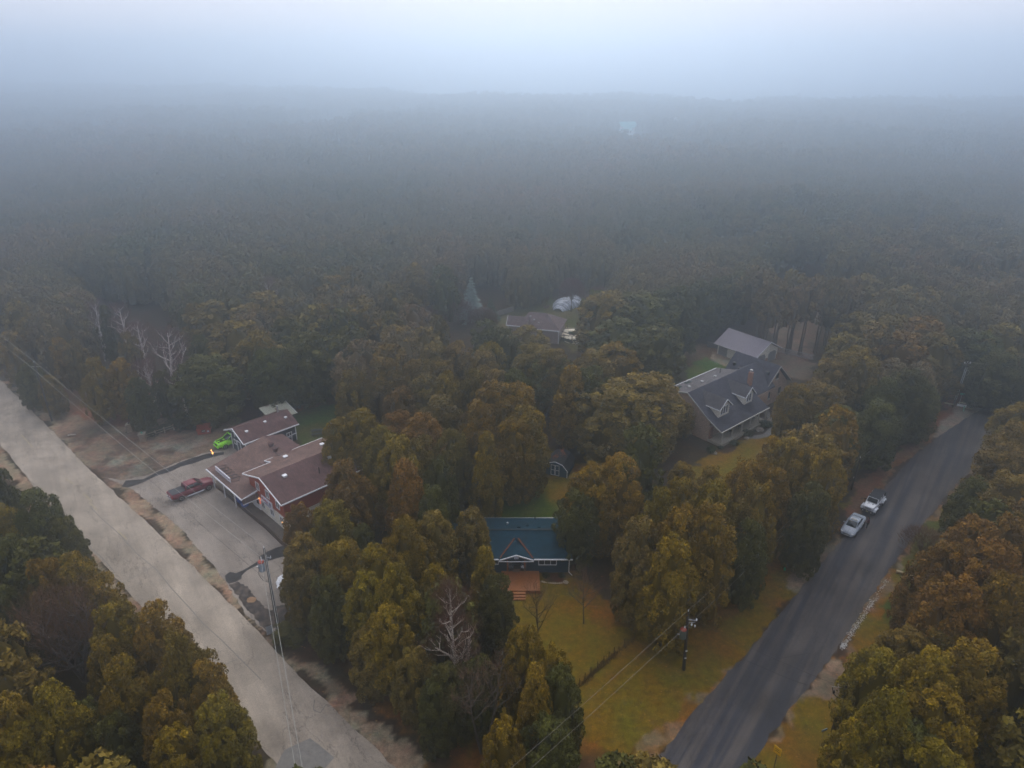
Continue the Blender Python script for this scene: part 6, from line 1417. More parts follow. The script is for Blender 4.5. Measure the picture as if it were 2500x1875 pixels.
# --- low orange roof among the trees
og = thing('orange_roofed_shelter', 'low shelter with orange-brown boarded roof among the cedars below the brick house', 'shelter', (23.2, 77.6, 0), R(-8))
for i in range(11): MB().slab([(-1.6 + i * .3, -1.6, 1.75), (-1.32 + i * .3, -1.6, 1.75), (-1.32 + i * .3, 2.0, 2.35), (-1.6 + i * .3, 2.0, 2.35)], .05).build('plank', mat('leafy_boards', (.17, .075, .03), .8, .3), og)
for x, y, z in ((-1.5, -1.4, 1.7), (1.5, -1.4, 1.7), (-1.5, 1.8, 2.2), (1.5, 1.8, 2.2)): MB().box(x - .06, y - .06, 0, x + .06, y + .06, z).build('post', mat('grey_post', (.12, .10, .08)), og)
# --- houses deep in the fog
tq = thing('turquoise_roofed_house', 'turquoise-roofed white house standing deep in the fog', 'house', (83.5, 540, 0), R(8))
tq.scale = (.8, .8, .85)
TQ = mat('turquoise_metal_roof', (.08, .40, .43), .5, .05)
MB().box(-5, 0, 0, 6, 9, 6.4).build('upper_wall', WHITE, tq); MB().box(-8, -6, 0, 2.0, 0, 4.6).build('lower_wall', WHITE, tq)
MB().slab([(-6.5, 1.5, 7.2), (8, 1.5, 8.4), (8, 8, 10.4), (-6.5, 8, 10.2)], .3).slab([(-3, -.8, 6.2), (6.4, -.8, 6.2), (8, 1.5, 8.4), (-6.5, 1.5, 7.2)], .3).build('roof', TQ, tq)
MB().slab([(-10, -5.5, 5.2), (2.4, -7.0, 4.4), (2.4, -.3, 6.2), (-2, -.3, 6.2)], .3).build('porch_roof', TQ, tq)
for u in (-2, .5): window(tq, '-y', u, 3.0, 1.6, 1.6, -6, 1)
pb = thing('pale_building', 'long pale low building barely visible in the fog near the lake', 'building', (352, 690, 0), R(6))
MB().box(-16, 0, 0, 16, 10, 6).build('wall', WHITE, pb); MB().slab([(-17, -1, 6), (17, -1, 6), (17, 5, 9.5), (-17, 5, 9.5)], .3).slab([(-17, 5, 9.5), (17, 5, 9.5), (17, 11, 6), (-17, 11, 6)], .3).build('roof', mat('pale_roof', (.6, .62, .66), .6), pb)
for i in range(5): window(pb, '-y', -12 + 6 * i, 3, 2.4, 1.8, 0, 2)
cgb = thing('small_gabled_house', 'small cream gabled house glimpsed between hazy treetops', 'house', (63.6, 282, 0), R(20))
cgb.scale = (.62, .62, .8)
MB().wall([(-3.4, 0), (3.4, 0), (3.4, 6.5), (0, 9.2), (-3.4, 6.5)], 'y', 0, 8).build('wall', mat('cream_boards', (.66, .56, .50), .8), cgb)
MB().slab([(0, -.6, 9.6), (-4.2, -.6, 6.2), (-4.2, 8.5, 6.2), (0, 8.5, 9.6)], .2).slab([(4.2, -.6, 6.2), (0, -.6, 9.6), (0, 8.5, 9.6), (4.2, 8.5, 6.2)], .2).build('roof', mat('pale_metal_roof', (.5, .48, .48), .5), cgb)
window(cgb, '-y', 0, 7.0, 1.2, 1.2, 0, 1)
wt = thing('white_silo', 'slim white tank standing in the fog to the right of the turquoise roof', 'tank', (118, 545, 0)); MB().lathe([(1.2, 0), (1.2, 11), (.9, 11.8), (.1, 12.2)], 0, 0, 14).build('shell', WHITE, wt); MB().box(-.2, -1.35, 0, .2, -1.2, 11).build('ladder', METAL, wt)

# ------------------------------------------------------------------ vehicles (built facing +x)
def loft(st, k=None):
    """body from cross-sections: st rows (x, half width low, half width belt, z low, z belt, z top, half width top)"""
    b = MB(); n = len(st); rows = []
    for (x, wl, wb, z0, zb, zt, wt) in st:
        half = [(wl * .80, z0), (wl, z0 + (zb - z0) * .25), (wb, z0 + (zb - z0) * .72), (wb * .97, zb), (wt, zt - (zt - zb) * .25), (wt * .80, zt)]
        rows.append([(x, y, z) for y, z in half] + [(x, -y, z) for y, z in half[::-1]])
    m = len(rows[0]); vs = [v for r in rows for v in r]; fs = []
    for i in range(n - 1):
        for j in range(m):
            a = i * m + j; c = i * m + (j + 1) % m
            fs.append((a, c, c + m, a + m))
    fs.append(tuple(range(m - 1, -1, -1))); fs.append(tuple((n - 1) * m + j for j in range(m)))
    return b.add(vs, fs)
TYRE = mat('tyre_rubber', (.018, .018, .019), .85, .1); RIM = mat('alloy_rim', (.42, .43, .45), .35, .1, 5, metal=.7)
HEADL = mat('headlamp_glass', (.62, .64, .66), .12, .05, 3, spec=.7); TAILL = mat('tail_lamp_red', (.45, .02, .02), .25, .05, 3)
TRIMB = mat('black_plastic', (.018, .018, .02), .55, .1); CHROME = mat('chrome', (.62, .62, .64), .2, .05, 3, metal=.9); PLATE = mat('plate_white', (.7, .7, .68), .5, .05)
CARG = mat('car_glass', (.016, .022, .026), .08, .1, 2, spec=.8)
def wheel(parent, x, y, r, w=.24, rim=RIM):
    o = MB().lathe([(r * .62, -w / 2), (r * .93, -w / 2), (r, -w * .3), (r, w * .3), (r * .93, w / 2), (r * .62, w / 2)], 0, 0, 18).build('wheel', TYRE, parent)
    o.location = (x, y, r); o.rotation_euler = (R(90), 0, 0)
    rm = MB().lathe([(r * .60, -w * .52), (r * .60, w * .52)], 0, 0, 14)
    q = rm.build('rim', rim, o)
    sp = MB()
    for i in range(5):
        a = i * 1.2566
        sp.bar((0, 0, w * .55), (math.cos(a) * r * .55, math.sin(a) * r * .55, w * .55), .07).bar((0, 0, -w * .55), (math.cos(a) * r * .55, math.sin(a) * r * .55, -w * .55), .07)
    sp.build('spokes', TRIMB if rim is RIM else RIM, o)
    return o
def paintm(name, c, coat=.2, rough=.42): return mat(name, c, rough, .04, 2, spec=.35, coat=coat)
def arch(parent, x, y, r, m):
    s = 1 if y > 0 else -1
    pts = [(x + math.cos(a) * r, y, r * .82 + math.sin(a) * r) for a in [math.pi * i / 8 for i in range(9)]]
    MB().tube(pts, .05, 5).build('wheel_arch', m, parent, smooth=True)
def panel(m, parent, name, quad, t=.012):
    """thin pane or panel set on a body surface; quad = 4 points, outward by t"""
    p = [Vector(v) for v in quad]; n = (p[1] - p[0]).cross(p[3] - p[0]).normalized() * t
    vs = [tuple(v + n) for v in p] + [tuple(v - n) for v in p]
    return MB().add(vs, [(0, 1, 2, 3), (7, 6, 5, 4), (0, 4, 5, 1), (1, 5, 6, 2), (2, 6, 7, 3), (3, 7, 4, 0)]).build(name, m, parent)

def sedan(loc, rot, label):
    t = thing('parked_car', label, 'car', loc, rot)
    P_ = paintm('silver_paint', (.38, .43, .50))
    loft([(-2.36, .60, .66, .38, .62, .74, .58), (-2.25, .78, .84, .30, .74, .98, .74), (-1.7, .86, .90, .22, .80, 1.02, .78), (-.6, .87, .92, .2, .80, .96, .80), (.8, .87, .92, .2, .78, .93, .80), (1.3, .86, .90, .2, .74, .88, .76), (2.0, .80, .86, .24, .66, .76, .66), (2.33, .60, .68, .30, .56, .62, .50)]).build('body', P_, t, smooth=True)
    loft([(-1.75, .60, .62, .92, .95, .99, .55), (-1.2, .66, .68, .94, 1.1, 1.24, .56), (-.75, .66, .70, .94, 1.18, 1.38, .58), (.0, .66, .70, .94, 1.2, 1.42, .58), (.45, .66, .69, .93, 1.15, 1.33, .55), (1.05, .62, .64, .88, .92, .95, .52)]).build('cabin_glass', CARG, t, smooth=True)
    loft([(-.95, .50, .52, 1.30, 1.33, 1.36, .46), (-.7, .57, .60, 1.34, 1.38, 1.42, .54), (.0, .58, .61, 1.37, 1.41, 1.45, .56), (.35, .54, .57, 1.33, 1.36, 1.39, .50)]).build('roof', P_, t, smooth=True)
    MB().box(-.15, -.34, 1.445, .22, .34, 1.462).build('sunroof', CARG, t)
    for s in (-1, 1):
        MB().bar((1.05, s * .62, .93), (.40, s * .56, 1.38), .07).bar((-.25, s * .67, .95), (-.25, s * .60, 1.40), .06).bar((-1.75, s * .60, .98), (-.9, s * .54, 1.36), .10).bar((.4, s * .57, 1.385), (-.9, s * .55, 1.375), .05).build('window_pillar', P_, t)
        MB().box(.55, s * .93 - .10, .92, .72, s * .93 + .10, 1.05).build('side_mirror', P_, t, bevel=.03)
        for x in (1.42, -1.36): wheel(t, x, s * .80, .33, .22); arch(t, x, s * .90, .38, TRIMB)
        MB().box(-2.36, s * .60 - .14, .66, -2.18, s * .60 + .14, .82).build('taillight', TAILL, t, bevel=.02)
        h = MB().box(2.02, s * .60 - .16, .56, 2.26, s * .60 + .12, .68).build('headlight', HEADL, t, bevel=.03)
        for x in (.25, -.75): MB().box(x, s * .915 - .012, .80, x + .16, s * .915 + .012, .83).build('door_handle', CHROME, t)
        MB().box(-1.25, s * .88 - .02, .22, 1.1, s * .88 + .02, .30).build('sill', TRIMB, t)
    MB().box(2.24, -.42, .44, 2.34, .42, .54).build('grille', TRIMB, t, bevel=.01); MB().box(2.26, -.62, .30, 2.36, .62, .40).build('bumper', P_, t, bevel=.04); MB().box(2.35, -.24, .36, 2.38, .24, .47).build('number_plate', PLATE, t)
    MB().bar((1.05, 0, .955), (2.2, 0, .72), .012).build('bonnet_crease', TRIMB, t)
    MB().box(-2.42, -.62, .34, -2.32, .62, .5).build('bumper', P_, t, bevel=.04)
    MB().box(-1.65, -.56, .985, -1.25, .56, 1.0).build('parcel_shelf', TRIMB, t)
    return t
def offroader(loc, rot, label):
    t = thing('parked_car', label, 'off-roader', loc, rot)
    W_ = paintm('white_paint', (.72, .75, .80), .5, .4)
    TOP = mat('black_canvas_top', (.022, .027, .036), .7, .15)
    MB().box(-2.0, -.76, .62, 1.0, .76, 1.22).build('body', W_, t, bevel=.05)
    MB().add([(1.0, -.72, .70), (1.0, .72, .70), (2.05, .60, .70), (2.05, -.60, .70), (1.0, -.72, 1.24), (1.0, .72, 1.24), (2.05, .58, 1.12), (2.05, -.58, 1.12)], [(3, 2, 1, 0), (4, 5, 6, 7), (0, 1, 5, 4), (1, 2, 6, 5), (2, 3, 7, 6), (3, 0, 4, 7)]).build('bonnet', W_, t, bevel=.05)
    g = MB().box(2.05, -.62, .66, 2.12, .62, 1.12).build('grille', W_, t, bevel=.03)
    for i in range(7): MB().box(2.115, -.36 + i * .105, .74, 2.135, -.30 + i * .105, 1.04).build('grille_slot', TRIMB, g)
    MB().add([(1.0, -.72, 1.22), (1.0, .72, 1.22), (.62, .66, 1.80), (.62, -.66, 1.80), (.92, -.72, 1.22), (.92, .72, 1.22), (.54, .66, 1.80), (.54, -.66, 1.80)], [(0, 1, 2, 3), (7, 6, 5, 4), (0, 4, 5, 1), (1, 5, 6, 2), (2, 6, 7, 3), (3, 7, 4, 0)]).build('windscreen_frame', W_, t)
    panel(CARG, t, 'windscreen', [(.975, -.62, 1.29), (.975, .62, 1.29), (.655, .57, 1.77), (.655, -.57, 1.77)], .02)
    MB().add([(.60, -.68, 1.79), (.60, .68, 1.79), (-2.0, .70, 1.74), (-2.0, -.70, 1.74), (.55, -.66, 1.86), (.55, .66, 1.86), (-1.95, .66, 1.82), (-1.95, -.66, 1.82)], [(3, 2, 1, 0), (4, 5, 6, 7), (0, 1, 5, 4), (1, 2, 6, 5), (2, 3, 7, 6), (3, 0, 4, 7)]).build('soft_top', TOP, t, bevel=.03)
    for i in range(9): MB().box(-1.9, -.60 + i * .15 - .012, 1.835, .5, -.60 + i * .15 + .012, 1.868).build('roof_rib', TOP, t)
    MB().box(-1.98, -.66, 1.22, .58, .66, 1.78).build('cabin_glass', CARG, t)
    for s in (-1, 1):
        for x in (-.22, -1.1): MB().box(x, s * .70 - .03, 1.22, x + .10, s * .70 + .03, 1.79).build('window_pillar', W_ if x > -.5 else W_, t)
        MB().box(-2.0, s * .70 - .035, 1.22, -1.75, s * .70 + .035, 1.78).build('rear_quarter', TOP, t)
        for x in (1.48, -1.42): wheel(t, x, s * .76, .40, .27)
        for x in (1.48, -1.42):
            MB().add([(x - .62, s * .66, .62), (x - .45, s * .66, .92), (x + .42, s * .66, .96), (x + .60, s * .66, .66), (x - .62, s * .95, .60), (x - .45, s * .95, .88), (x + .42, s * .95, .92), (x + .60, s * .95, .64)] + [(x - .55, s * .66, .56), (x - .40, s * .66, .84), (x + .38, s * .66, .88), (x + .54, s * .66, .60), (x - .55, s * .95, .54), (x - .40, s * .95, .80), (x + .38, s * .95, .84), (x + .54, s * .95, .58)],
                [(0, 1, 5, 4), (1, 2, 6, 5), (2, 3, 7, 6), (8, 12, 13, 9), (9, 13, 14, 10), (10, 14, 15, 11), (4, 5, 13, 12), (5, 6, 14, 13), (6, 7, 15, 14), (0, 4, 12, 8), (3, 11, 15, 7)]).build('wing', W_, t, bevel=.02)
        h = MB().lathe([(.12, 0), (.13, .06), (.05, .09)], 0, 0, 12).build('headlight', HEADL, t); h.location = (2.11, s * .49, .93); h.rotation_euler = (0, R(90), 0)
        MB().box(.72, s * .92 - .10, 1.26, .80, s * .92 + .09, 1.42).build('side_mirror', TRIMB, t, bevel=.02)
        MB().box(-.9, s * .80 - .05, .50, .85, s * .80 + .05, .56).build('side_step', TRIMB, t)
        MB().box(1.25, s * .26 - .06, 1.215, 1.35, s * .26 + .06, 1.25).build('bonnet_latch', TRIMB, t)
        for x in (.45, -.45): MB().box(x, s * .77 - .015, 1.06, x + .16, s * .77 + .015, 1.10).build('door_handle', TRIMB, t)
        MB().box(-2.04, s * .68 - .07, .95, -1.98, s * .68 + .07, 1.15).build('taillight', TAILL, t)
    MB().box(2.15, -.80, .52, 2.40, .80, .68).build('bumper', TRIMB, t, bevel=.03); MB().box(2.395, -.12, .55, 2.42, .16, .67).build('number_plate', mat('plate_yellowish', (.6, .6, .35), .5), t)
    for s in (-1, 1): MB().lathe([(.07, 2.38), (.07, 2.41)], 0, 0, 10).build('fog_lamp', HEADL, t); 
    for i, o in enumerate([c for c in t.children if c.name.startswith('fog_lamp')]): o.rotation_euler = (0, R(90), 0); o.location = (0, -.5 + i, .60)
    MB().bar((1.04, -.5, 1.26), (1.10, .1, 1.26), .02).bar((1.04, .1, 1.26), (1.10, .6, 1.26), .02).build('wiper', TRIMB, t)
    sw = wheel(t, -2.12, 0, .38, .25); sw.rotation_euler = (0, R(90), 0); sw.location = (-2.14, 0, 1.02); sw.name = 'spare_wheel'
    return t
def pickup(loc, rot, label, P_, cover, stripes=None, sx=1.0, low=0.0):
    t = thing('pickup_truck', label, 'pickup truck', loc, rot)
    loft([(-2.92, .80, .90, .50, 1.02, 1.16, .88), (-2.8, .92, .96, .42, 1.05, 1.22, .92), (-.95, .94, .98, .40, 1.05, 1.22, .92), (-.9, .94, .98, .40, 1.05, 1.24, .90), (1.35, .94, .98, .38, 1.04, 1.22, .86), (1.7, .92, .97, .40, 1.04, 1.22, .80), (2.5, .90, .94, .42, .98, 1.14, .72), (2.82, .76, .84, .46, .90, 1.0, .62)]).build('body', P_, t, smooth=True)
    loft([(-.98, .74, .76, 1.18, 1.4, 1.66, .64), (-.80, .78, .80, 1.20, 1.5, 1.78, .66), (.4, .78, .80, 1.20, 1.5, 1.80, .68), (.75, .76, .79, 1.20, 1.42, 1.66, .66), (1.42, .72, .74, 1.16, 1.18, 1.22, .62)]).build('cabin_glass', CARG, t, smooth=True)
    loft([(-.95, .62, .64, 1.66, 1.72, 1.76, .58), (-.7, .68, .70, 1.74, 1.79, 1.83, .64), (.35, .69, .71, 1.76, 1.81, 1.85, .66), (.62, .64, .67, 1.70, 1.74, 1.78, .60)]).build('roof', P_, t, smooth=True)
    MB().box(-2.78, -.80, 1.20, -1.02, .80, 1.255).build('bed_cover', cover, t, bevel=.02)
    for s in (-1, 1):
        MB().bar((1.42, s * .72, 1.2), (.66, s * .67, 1.74), .07).bar((.15, s * .79, 1.2), (.10, s * .70, 1.8), .08).bar((-.98, s * .75, 1.2), (-.88, s * .66, 1.76), .14).build('window_pillar', P_, t)
        for x in (1.86, -1.80): wheel(t, x, s * .86, .42, .28); arch(t, x, s * .965, .47, P_)
        MB().box(.88, s * 1.05 - .13, 1.22, 1.02, s * 1.05 + .12, 1.46).build('side_mirror', TRIMB, t, bevel=.03)
        MB().bar((-1.1, s * 1.0, .40), (1.2, s * 1.0, .40), .07).build('side_step', CHROME, t)
        MB().box(2.50, s * .66 - .16, .86, 2.74, s * .66 + .14, 1.04).build('headlight', HEADL, t, bevel=.04)
        MB().box(-2.96, s * .84 - .08, .82, -2.84, s * .84 + .08, 1.12).build('taillight', TAILL, t, bevel=.01)
        for x in (.45, -.55): MB().box(x, s * .975 - .015, 1.0, x + .2, s * .975 + .015, 1.04).build('door_handle', CHROME, t)
    MB().box(-3.08, -.86, .50, -2.90, .86, .66).build('rear_bumper', CHROME, t, bevel=.03); MB().box(2.80, -.84, .44, 2.96, .84, .62).build('front_bumper', CHROME if stripes is None else P_, t, bevel=.04)
    MB().box(2.76, -.44, .66, 2.86, .44, .96).box(2.855, -.03, .66, 2.875, .03, .96).build('grille', TRIMB, t, bevel=.02)
    MB().box(-2.97, -.22, .72, -2.93, .22, .84).build('number_plate', PLATE, t)
    if stripes:
        for s in (-1, 1): panel(stripes, t, 'bonnet_stripe', [(1.45, s * .34 - .17, 1.235), (2.6, s * .30 - .15, 1.13), (2.6, s * .30 + .15, 1.13), (1.45, s * .34 + .17, 1.235)], .02)
        MB().box(1.75, -.16, 1.18, 2.2, .16, 1.26).build('bonnet_scoop', stripes, t, bevel=.03)
    return t
MAROON = paintm('maroon_paint', (.17, .004, .022), .15, .42); LIME = paintm('lime_green_paint', (.34, .95, .01), .15, .42)
pickup((-43.17, 80.96, 0), R(44.5), 'maroon crew-cab pickup with black bed cover parked nose to the shop', MAROON, mat('black_bed_cover', (.030, .036, .045), .6, .1))
pickup((-42.3, 94.6, 0), R(225), 'lime green pickup with black bonnet stripes beside the garage', LIME, TRIMB, mat('black_stripe', (.02, .03, .02), .4, .05))
offroader((47.21, 77.56, 0), R(-133.9), 'white off-roader with black soft top parked behind the silver sedan')
sedan((42.56, 72.97, 0), R(-131.9), 'silver sedan with open-looking sunroof parked on the side road verge')

# ------------------------------------------------------------------ person on the road beside the sedan
def person(loc, rot, label):
    t = thing('person', label, 'person', loc, rot)
    def skin(name, verts, edges, radii, m, root=0, lv=2):
        me = bpy.data.meshes.new(name); me.from_pydata(verts, edges, []); me.materials.append(m)
        o = link(bpy.data.objects.new(name, me), t)
        md = o.modifiers.new('skin', 'SKIN'); md.use_smooth_shade = True
        for i, r in enumerate(radii):
            sv = me.skin_vertices[0].data[i] if len(me.skin_vertices) else None
            if sv is not None: sv.radius = (r, r) if not isinstance(r, tuple) else r; sv.use_root = (i == root)
        sb = o.modifiers.new('soft', 'SUBSURF'); sb.levels = lv; sb.render_levels = lv
        return o
    def sk(name, verts, edges, radii, m, root=0, lv=2):
        me = bpy.data.meshes.new(name); me.from_pydata(verts, edges, []); me.materials.append(m)
        bm = bmesh.new(); bm.from_mesh(me); ly = bm.verts.layers.skin.verify(); bm.verts.ensure_lookup_table()
        for i, r in enumerate(radii):
            bm.verts[i][ly].radius = (r, r) if not isinstance(r, tuple) else r
            bm.verts[i][ly].use_root = (i == root)
        bm.to_mesh(me); bm.free()
        o = link(bpy.data.objects.new(name, me), t)
        md = o.modifiers.new('skin', 'SKIN'); md.use_smooth_shade = True
        sb = o.modifiers.new('soft', 'SUBSURF'); sb.levels = lv; sb.render_levels = lv
        return o
    SKIN = mat('skin', (.42, .24, .17), .6, .05); JKT = mat('maroon_jacket', (.085, .012, .022), .8, .2); TRS = mat('dark_trousers', (.016, .020, .030), .85, .2)
    HAIR = mat('dark_hair', (.03, .018, .012), .7, .2); SHOE = mat('pale_shoe', (.40, .37, .34), .7, .1)
    V = [(0, 0, .95), (0, 0, 1.15), (.01, 0, 1.36), (.02, 0, 1.46), (.04, 0, 1.54), (.06, 0, 1.62), (.06, 0, 1.72),
         (0, .10, .92), (.03, .11, .50), (-.01, .11, .09), (.12, .12, .03), (0, -.10, .92), (.05, -.12, .50), (-.04, -.13, .09), (.09, -.13, .03),
         (.0, .19, 1.40), (.0, .25, 1.12), (.20, .16, 1.08), (.0, -.19, 1.40), (.0, -.25, 1.12), (.20, -.15, 1.10)]
    E = [(0, 1), (1, 2), (2, 3), (3, 4), (4, 5), (5, 6), (0, 7), (7, 8), (8, 9), (9, 10), (0, 11), (11, 12), (12, 13), (13, 14), (2, 15), (15, 16), (16, 17), (2, 18), (18, 19), (19, 20)]
    rad = [.13, .12, .13, .06, .055, .095, .07, .09, .062, .042, .035, .09, .062, .042, .035, .055, .042, .032, .055, .042, .032]
    sk('body', V, E, rad, SKIN)
    sk('jacket', [(0, 0, .86), (0, 0, 1.12), (.01, 0, 1.38), (.02, 0, 1.47), (.0, .20, 1.42), (.0, .26, 1.12), (.17, .18, 1.08), (.0, -.20, 1.42), (.0, -.26, 1.12), (.17, -.17, 1.10)],
       [(0, 1), (1, 2), (2, 3), (2, 4), (4, 5), (5, 6), (2, 7), (7, 8), (8, 9)], [(.19, .16), (.17, .15), (.17, .17), .08, .075, .062, .05, .075, .062, .05], JKT, 1)
    sk('trousers', [(0, 0, .92), (0, .10, .86), (.03, .11, .50), (-.01, .11, .12), (0, -.10, .86), (.05, -.12, .50), (-.04, -.13, .12)], [(0, 1), (1, 2), (2, 3), (0, 4), (4, 5), (5, 6)], [.15, .11, .080, .062, .11, .080, .062], TRS)
    sk('hair', [(.02, 0, 1.63), (.03, 0, 1.75), (-.03, 0, 1.58)], [(0, 1), (0, 2)], [.10, .085, .075], HAIR)
    for s, x in ((.115, .05), (-.13, .02)): MB().lathe([(.055, 0), (.06, .05), (.03, .09)], 0, 0, 10).build('shoe', SHOE, t).location = (x, s, 0)
    for s in (-1, 1):
        for k in range(4):
            sk('finger', [(.205, s * .155 + (k - 1.5) * .018, 1.09), (.245, s * .15 + (k - 1.5) * .018, 1.085), (.268, s * .14 + (k - 1.5) * .017, 1.105 - .004 * k)], [(0, 1), (1, 2)], [.0095, .009, .008], SKIN, 0, 1)
        sk('thumb', [(.19, s * .135, 1.105), (.225, s * .118, 1.125), (.25, s * .12, 1.13)], [(0, 1), (1, 2)], [.011, .010, .009], SKIN, 0, 1)
    for s in (-1, 1): MB().lathe([(.012, 0), (.012, .006)], 0, 0, 8).build('eye', HAIR, t).location = (.150, s * .032, 1.645)
    sk('nose', [(.145, 0, 1.645), (.165, 0, 1.620)], [(0, 1)], [.010, .013], SKIN, 0, 1)
    return t
pr_ = person((44.33, 72.95, .02), R(150), 'person in maroon jacket and dark trousers standing by the silver sedan, head bent')
ph = thing('phone', 'small dark phone held by the person in the maroon jacket', 'phone', tuple(Matrix.Rotation(R(150), 3, 'Z') @ Vector((.262, 0, 1.125)) + Vector((44.33, 72.95, .02))), R(150)); MB().box(-.04, -.125, -.006, .04, .125, .006).build('case', TRIMB, ph, bevel=.004)

# ------------------------------------------------------------------ utility poles and wires
POLE = mat('weathered_pole', (.075, .064, .060), .9, .25, 4); POLE_D = mat('creosote_pole', (.030, .022, .018), .9, .3, 4)
INSUL = mat('white_insulator', (.72, .74, .76), .4, .05); TRGREY = mat('transformer_grey', (.30, .36, .42), .5, .05); TRGREEN = mat('transformer_green', (.075, .10, .085), .5, .1); TRRED = mat('transformer_red', (.42, .09, .06), .5, .05); WIRE = mat('aluminium_wire', (.42, .41, .38), .5, .1, 3, metal=.3)
WIRE_D = mat('dark_wire', (.08, .07, .07), .7, .1)
def tank(t, x, y, z, body_m):
    MB().lathe([(.30, 0), (.32, .05), (.32, 1.0), (.30, 1.02)], 0, 0, 12).build('transformer', body_m, t)
    o = t.children[-1]; o.location = (x, y, z)
    MB().lathe([(.31, 1.02), (.27, 1.15), (.12, 1.22), (.02, 1.24)], 0, 0, 12).build('lid', TRRED, o)
    MB().lathe([(.05, 1.2), (.08, 1.28), (.05, 1.36), (.03, 1.45)], .1, 0, 8).build('bushing', INSUL, o)
    MB().box(-.5, -.06, .4, -.25, .06, .5).build('bracket', METAL, o)
def pole(label, x, y, h, m, r=.15, lean=(0, 0), name='utility_pole', group=None):
    t = thing(name, label, 'utility pole', (x, y, 0), 0, group)
    MB().tube([(0, 0, 0), (lean[0], lean[1], h)], r, 8, r * .72).build('pole', m, t, smooth=True)
    MB().lathe([(.03, 0), (.05, .08), (.05, .2), (.02, .25)], lean[0], lean[1], 8).build('insulator', INSUL, t).location = (0, 0, h)
    return t
PL = pole('tall grey utility pole with grey red-topped transformer at the parking lot entrance', -24.18, 55.93, 10.3, POLE, .16, (.05, .0))
tank(PL, -.48, -.05, 7.6, TRGREY)
MB().lathe([(.03, 0), (.05, .1), (.03, .3)], 0, 0, 8).build('insulator', INSUL, PL).location = (.5, .1, 9.0)
MB().lathe([(.03, 0), (.05, .1), (.03, .3)], 0, 0, 8).build('insulator', INSUL, PL).location = (-.4, .0, 8.95)
MB().bar((0, .1, 9.2), (.5, .1, 9.0), .05).bar((0, 0, 8.8), (-.4, 0, 8.95), .05).build('crossbar', METAL, PL)
MB().tube([(.17, 0, .1), (.15, 0, 9.5)], .03, 5).build('conduit', INSUL, PL)
MB().tube([(-.6, -.3, 8.6), (-.75, -.4, 7.4), (-.5, -.3, 6.6), (-.1, -.1, 6.2)], .02, 5).build('cable', BLACKM, PL)
PR = pole('dark utility pole with green transformer standing on the front verge of the side road', 16.57, 50.55, 7.2, POLE_D, .17, (-.28, .1))
tank(PR, -.55, -.02, 4.1, TRGREEN)
MB().bar((-.22, 0, 6.3), (.5, -.15, 6.35), .05).bar((-.2, 0, 5.9), (.4, -.2, 6.2), .04).build('crossbar', METAL, PR)
for x, y, z in ((.5, -.15, 6.3), (.45, -.1, 5.5), (.15, -.05, 5.6)): MB().lathe([(.04, 0), (.08, .08), (.08, .2), (.03, .28)], 0, 0, 8).build('insulator', INSUL, PR).location = (x, y, z)
for z in (1.6, 2.5): MB().box(-.12, -.18, z, .06, -.14, z + .12).build('tag_plate', INSUL, PR)
PJ = pole('thin dark utility pole in the grass behind the white off-roader', 46.24, 81.78, 4.9, POLE_D, .12, (.25, .1)); MB().lathe([(.05, 0), (.07, .1), (.03, .2)], 0, 0, 8).build('insulator', INSUL, PJ).location = (-.1, -.1, 1.9)
PF = pole('far utility pole with pale conduits and cable loop at the side road bend', 74.03, 106.6, 8.0, POLE, .15, (.5, .3))
for s in (-.14, .14): MB().tube([(s, -.12, 1.5), (.42 + s, .1, 7.2)], .045, 5).build('conduit', mat('pale_conduit', (.42, .48, .50), .5), PF)
MB().bar((.1, .3, 7.8), (1.0, .3, 7.9), .05).build('crossbar', METAL, PF)
for x in (.05, .95): MB().lathe([(.05, 0), (.1, .1), (.04, .3)], 0, 0, 8).build('insulator', INSUL, PF).location = (x, .3, 7.85)
lp_ = MB().tube([(.45 + .35 * math.sin(a) + .3, .1, 6.3 + .45 * math.cos(a)) for a in [i * .52 for i in range(13)]], .03, 5).build('cable_loop', mat('pale_conduit', (.4, .4, .4)), PF)
PS = pole('dark pole with bracket arm half hidden by the yellow cedars at the gravel drive', 27.6, 42.9, 6.4, POLE_D, .15, (.15, 0))
MB().bar((.1, 0, 6.1), (-1.0, .1, 6.2), .04).build('crossbar', METAL, PS); MB().tube([(-.9, .1, 6.1), (-.8, 0, 5.5), (-.3, 0, 5.0), (.1, 0, 4.9)], .035, 5).build('cable', BLACKM, PS)
MB().lathe([(.05, 0), (.09, .08), (.09, .3), (.03, .36)], 0, 0, 8).build('insulator', BLACKM, PS).location = (-.75, 0, 5.5)
PM = pole('misty utility pole in the roadside wood where the wires pass over the cedars', -74.3, 101.6, 10.3, POLE, .14); MB().bar((-.6, 0, 9.6), (.6, 0, 9.6), .06).build('crossbar', METAL, PM)
def wire(label, pts, sag, r, m=WIRE, group=None):
    o = None; path = []
    for a, b2 in zip(pts[:-1], pts[1:]):
        a, b2 = Vector(a), Vector(b2)
        for i in range(15):
            u = i / 14; p = a.lerp(b2, u); p.z -= sag * 4 * u * (1 - u); path.append(p)
    o = MB().tube(path, r, 4).build('wire', m); return tag(o, label, 'wire', group)
dv = Vector((-24.13 + 74.27, 55.93 - 101.63, 0))
NXT = (-24.13 + 9.9 * 1.5, 55.93 - 23.2 * 1.5)
for k, (dx, z, lab) in enumerate(((.0, 10.6, 'upper wire over the parking lot from the tall grey pole'), (-.5, 9.3, 'lower wire over the parking lot from the tall grey pole'))):
    wire(lab, [(-124, 147, z), (-74.3 + dx, 101.6, z), (-24.13 + dx, 55.93, z), (NXT[0] + dx, NXT[1], z + .5)], .35 + .2 * k, .017)
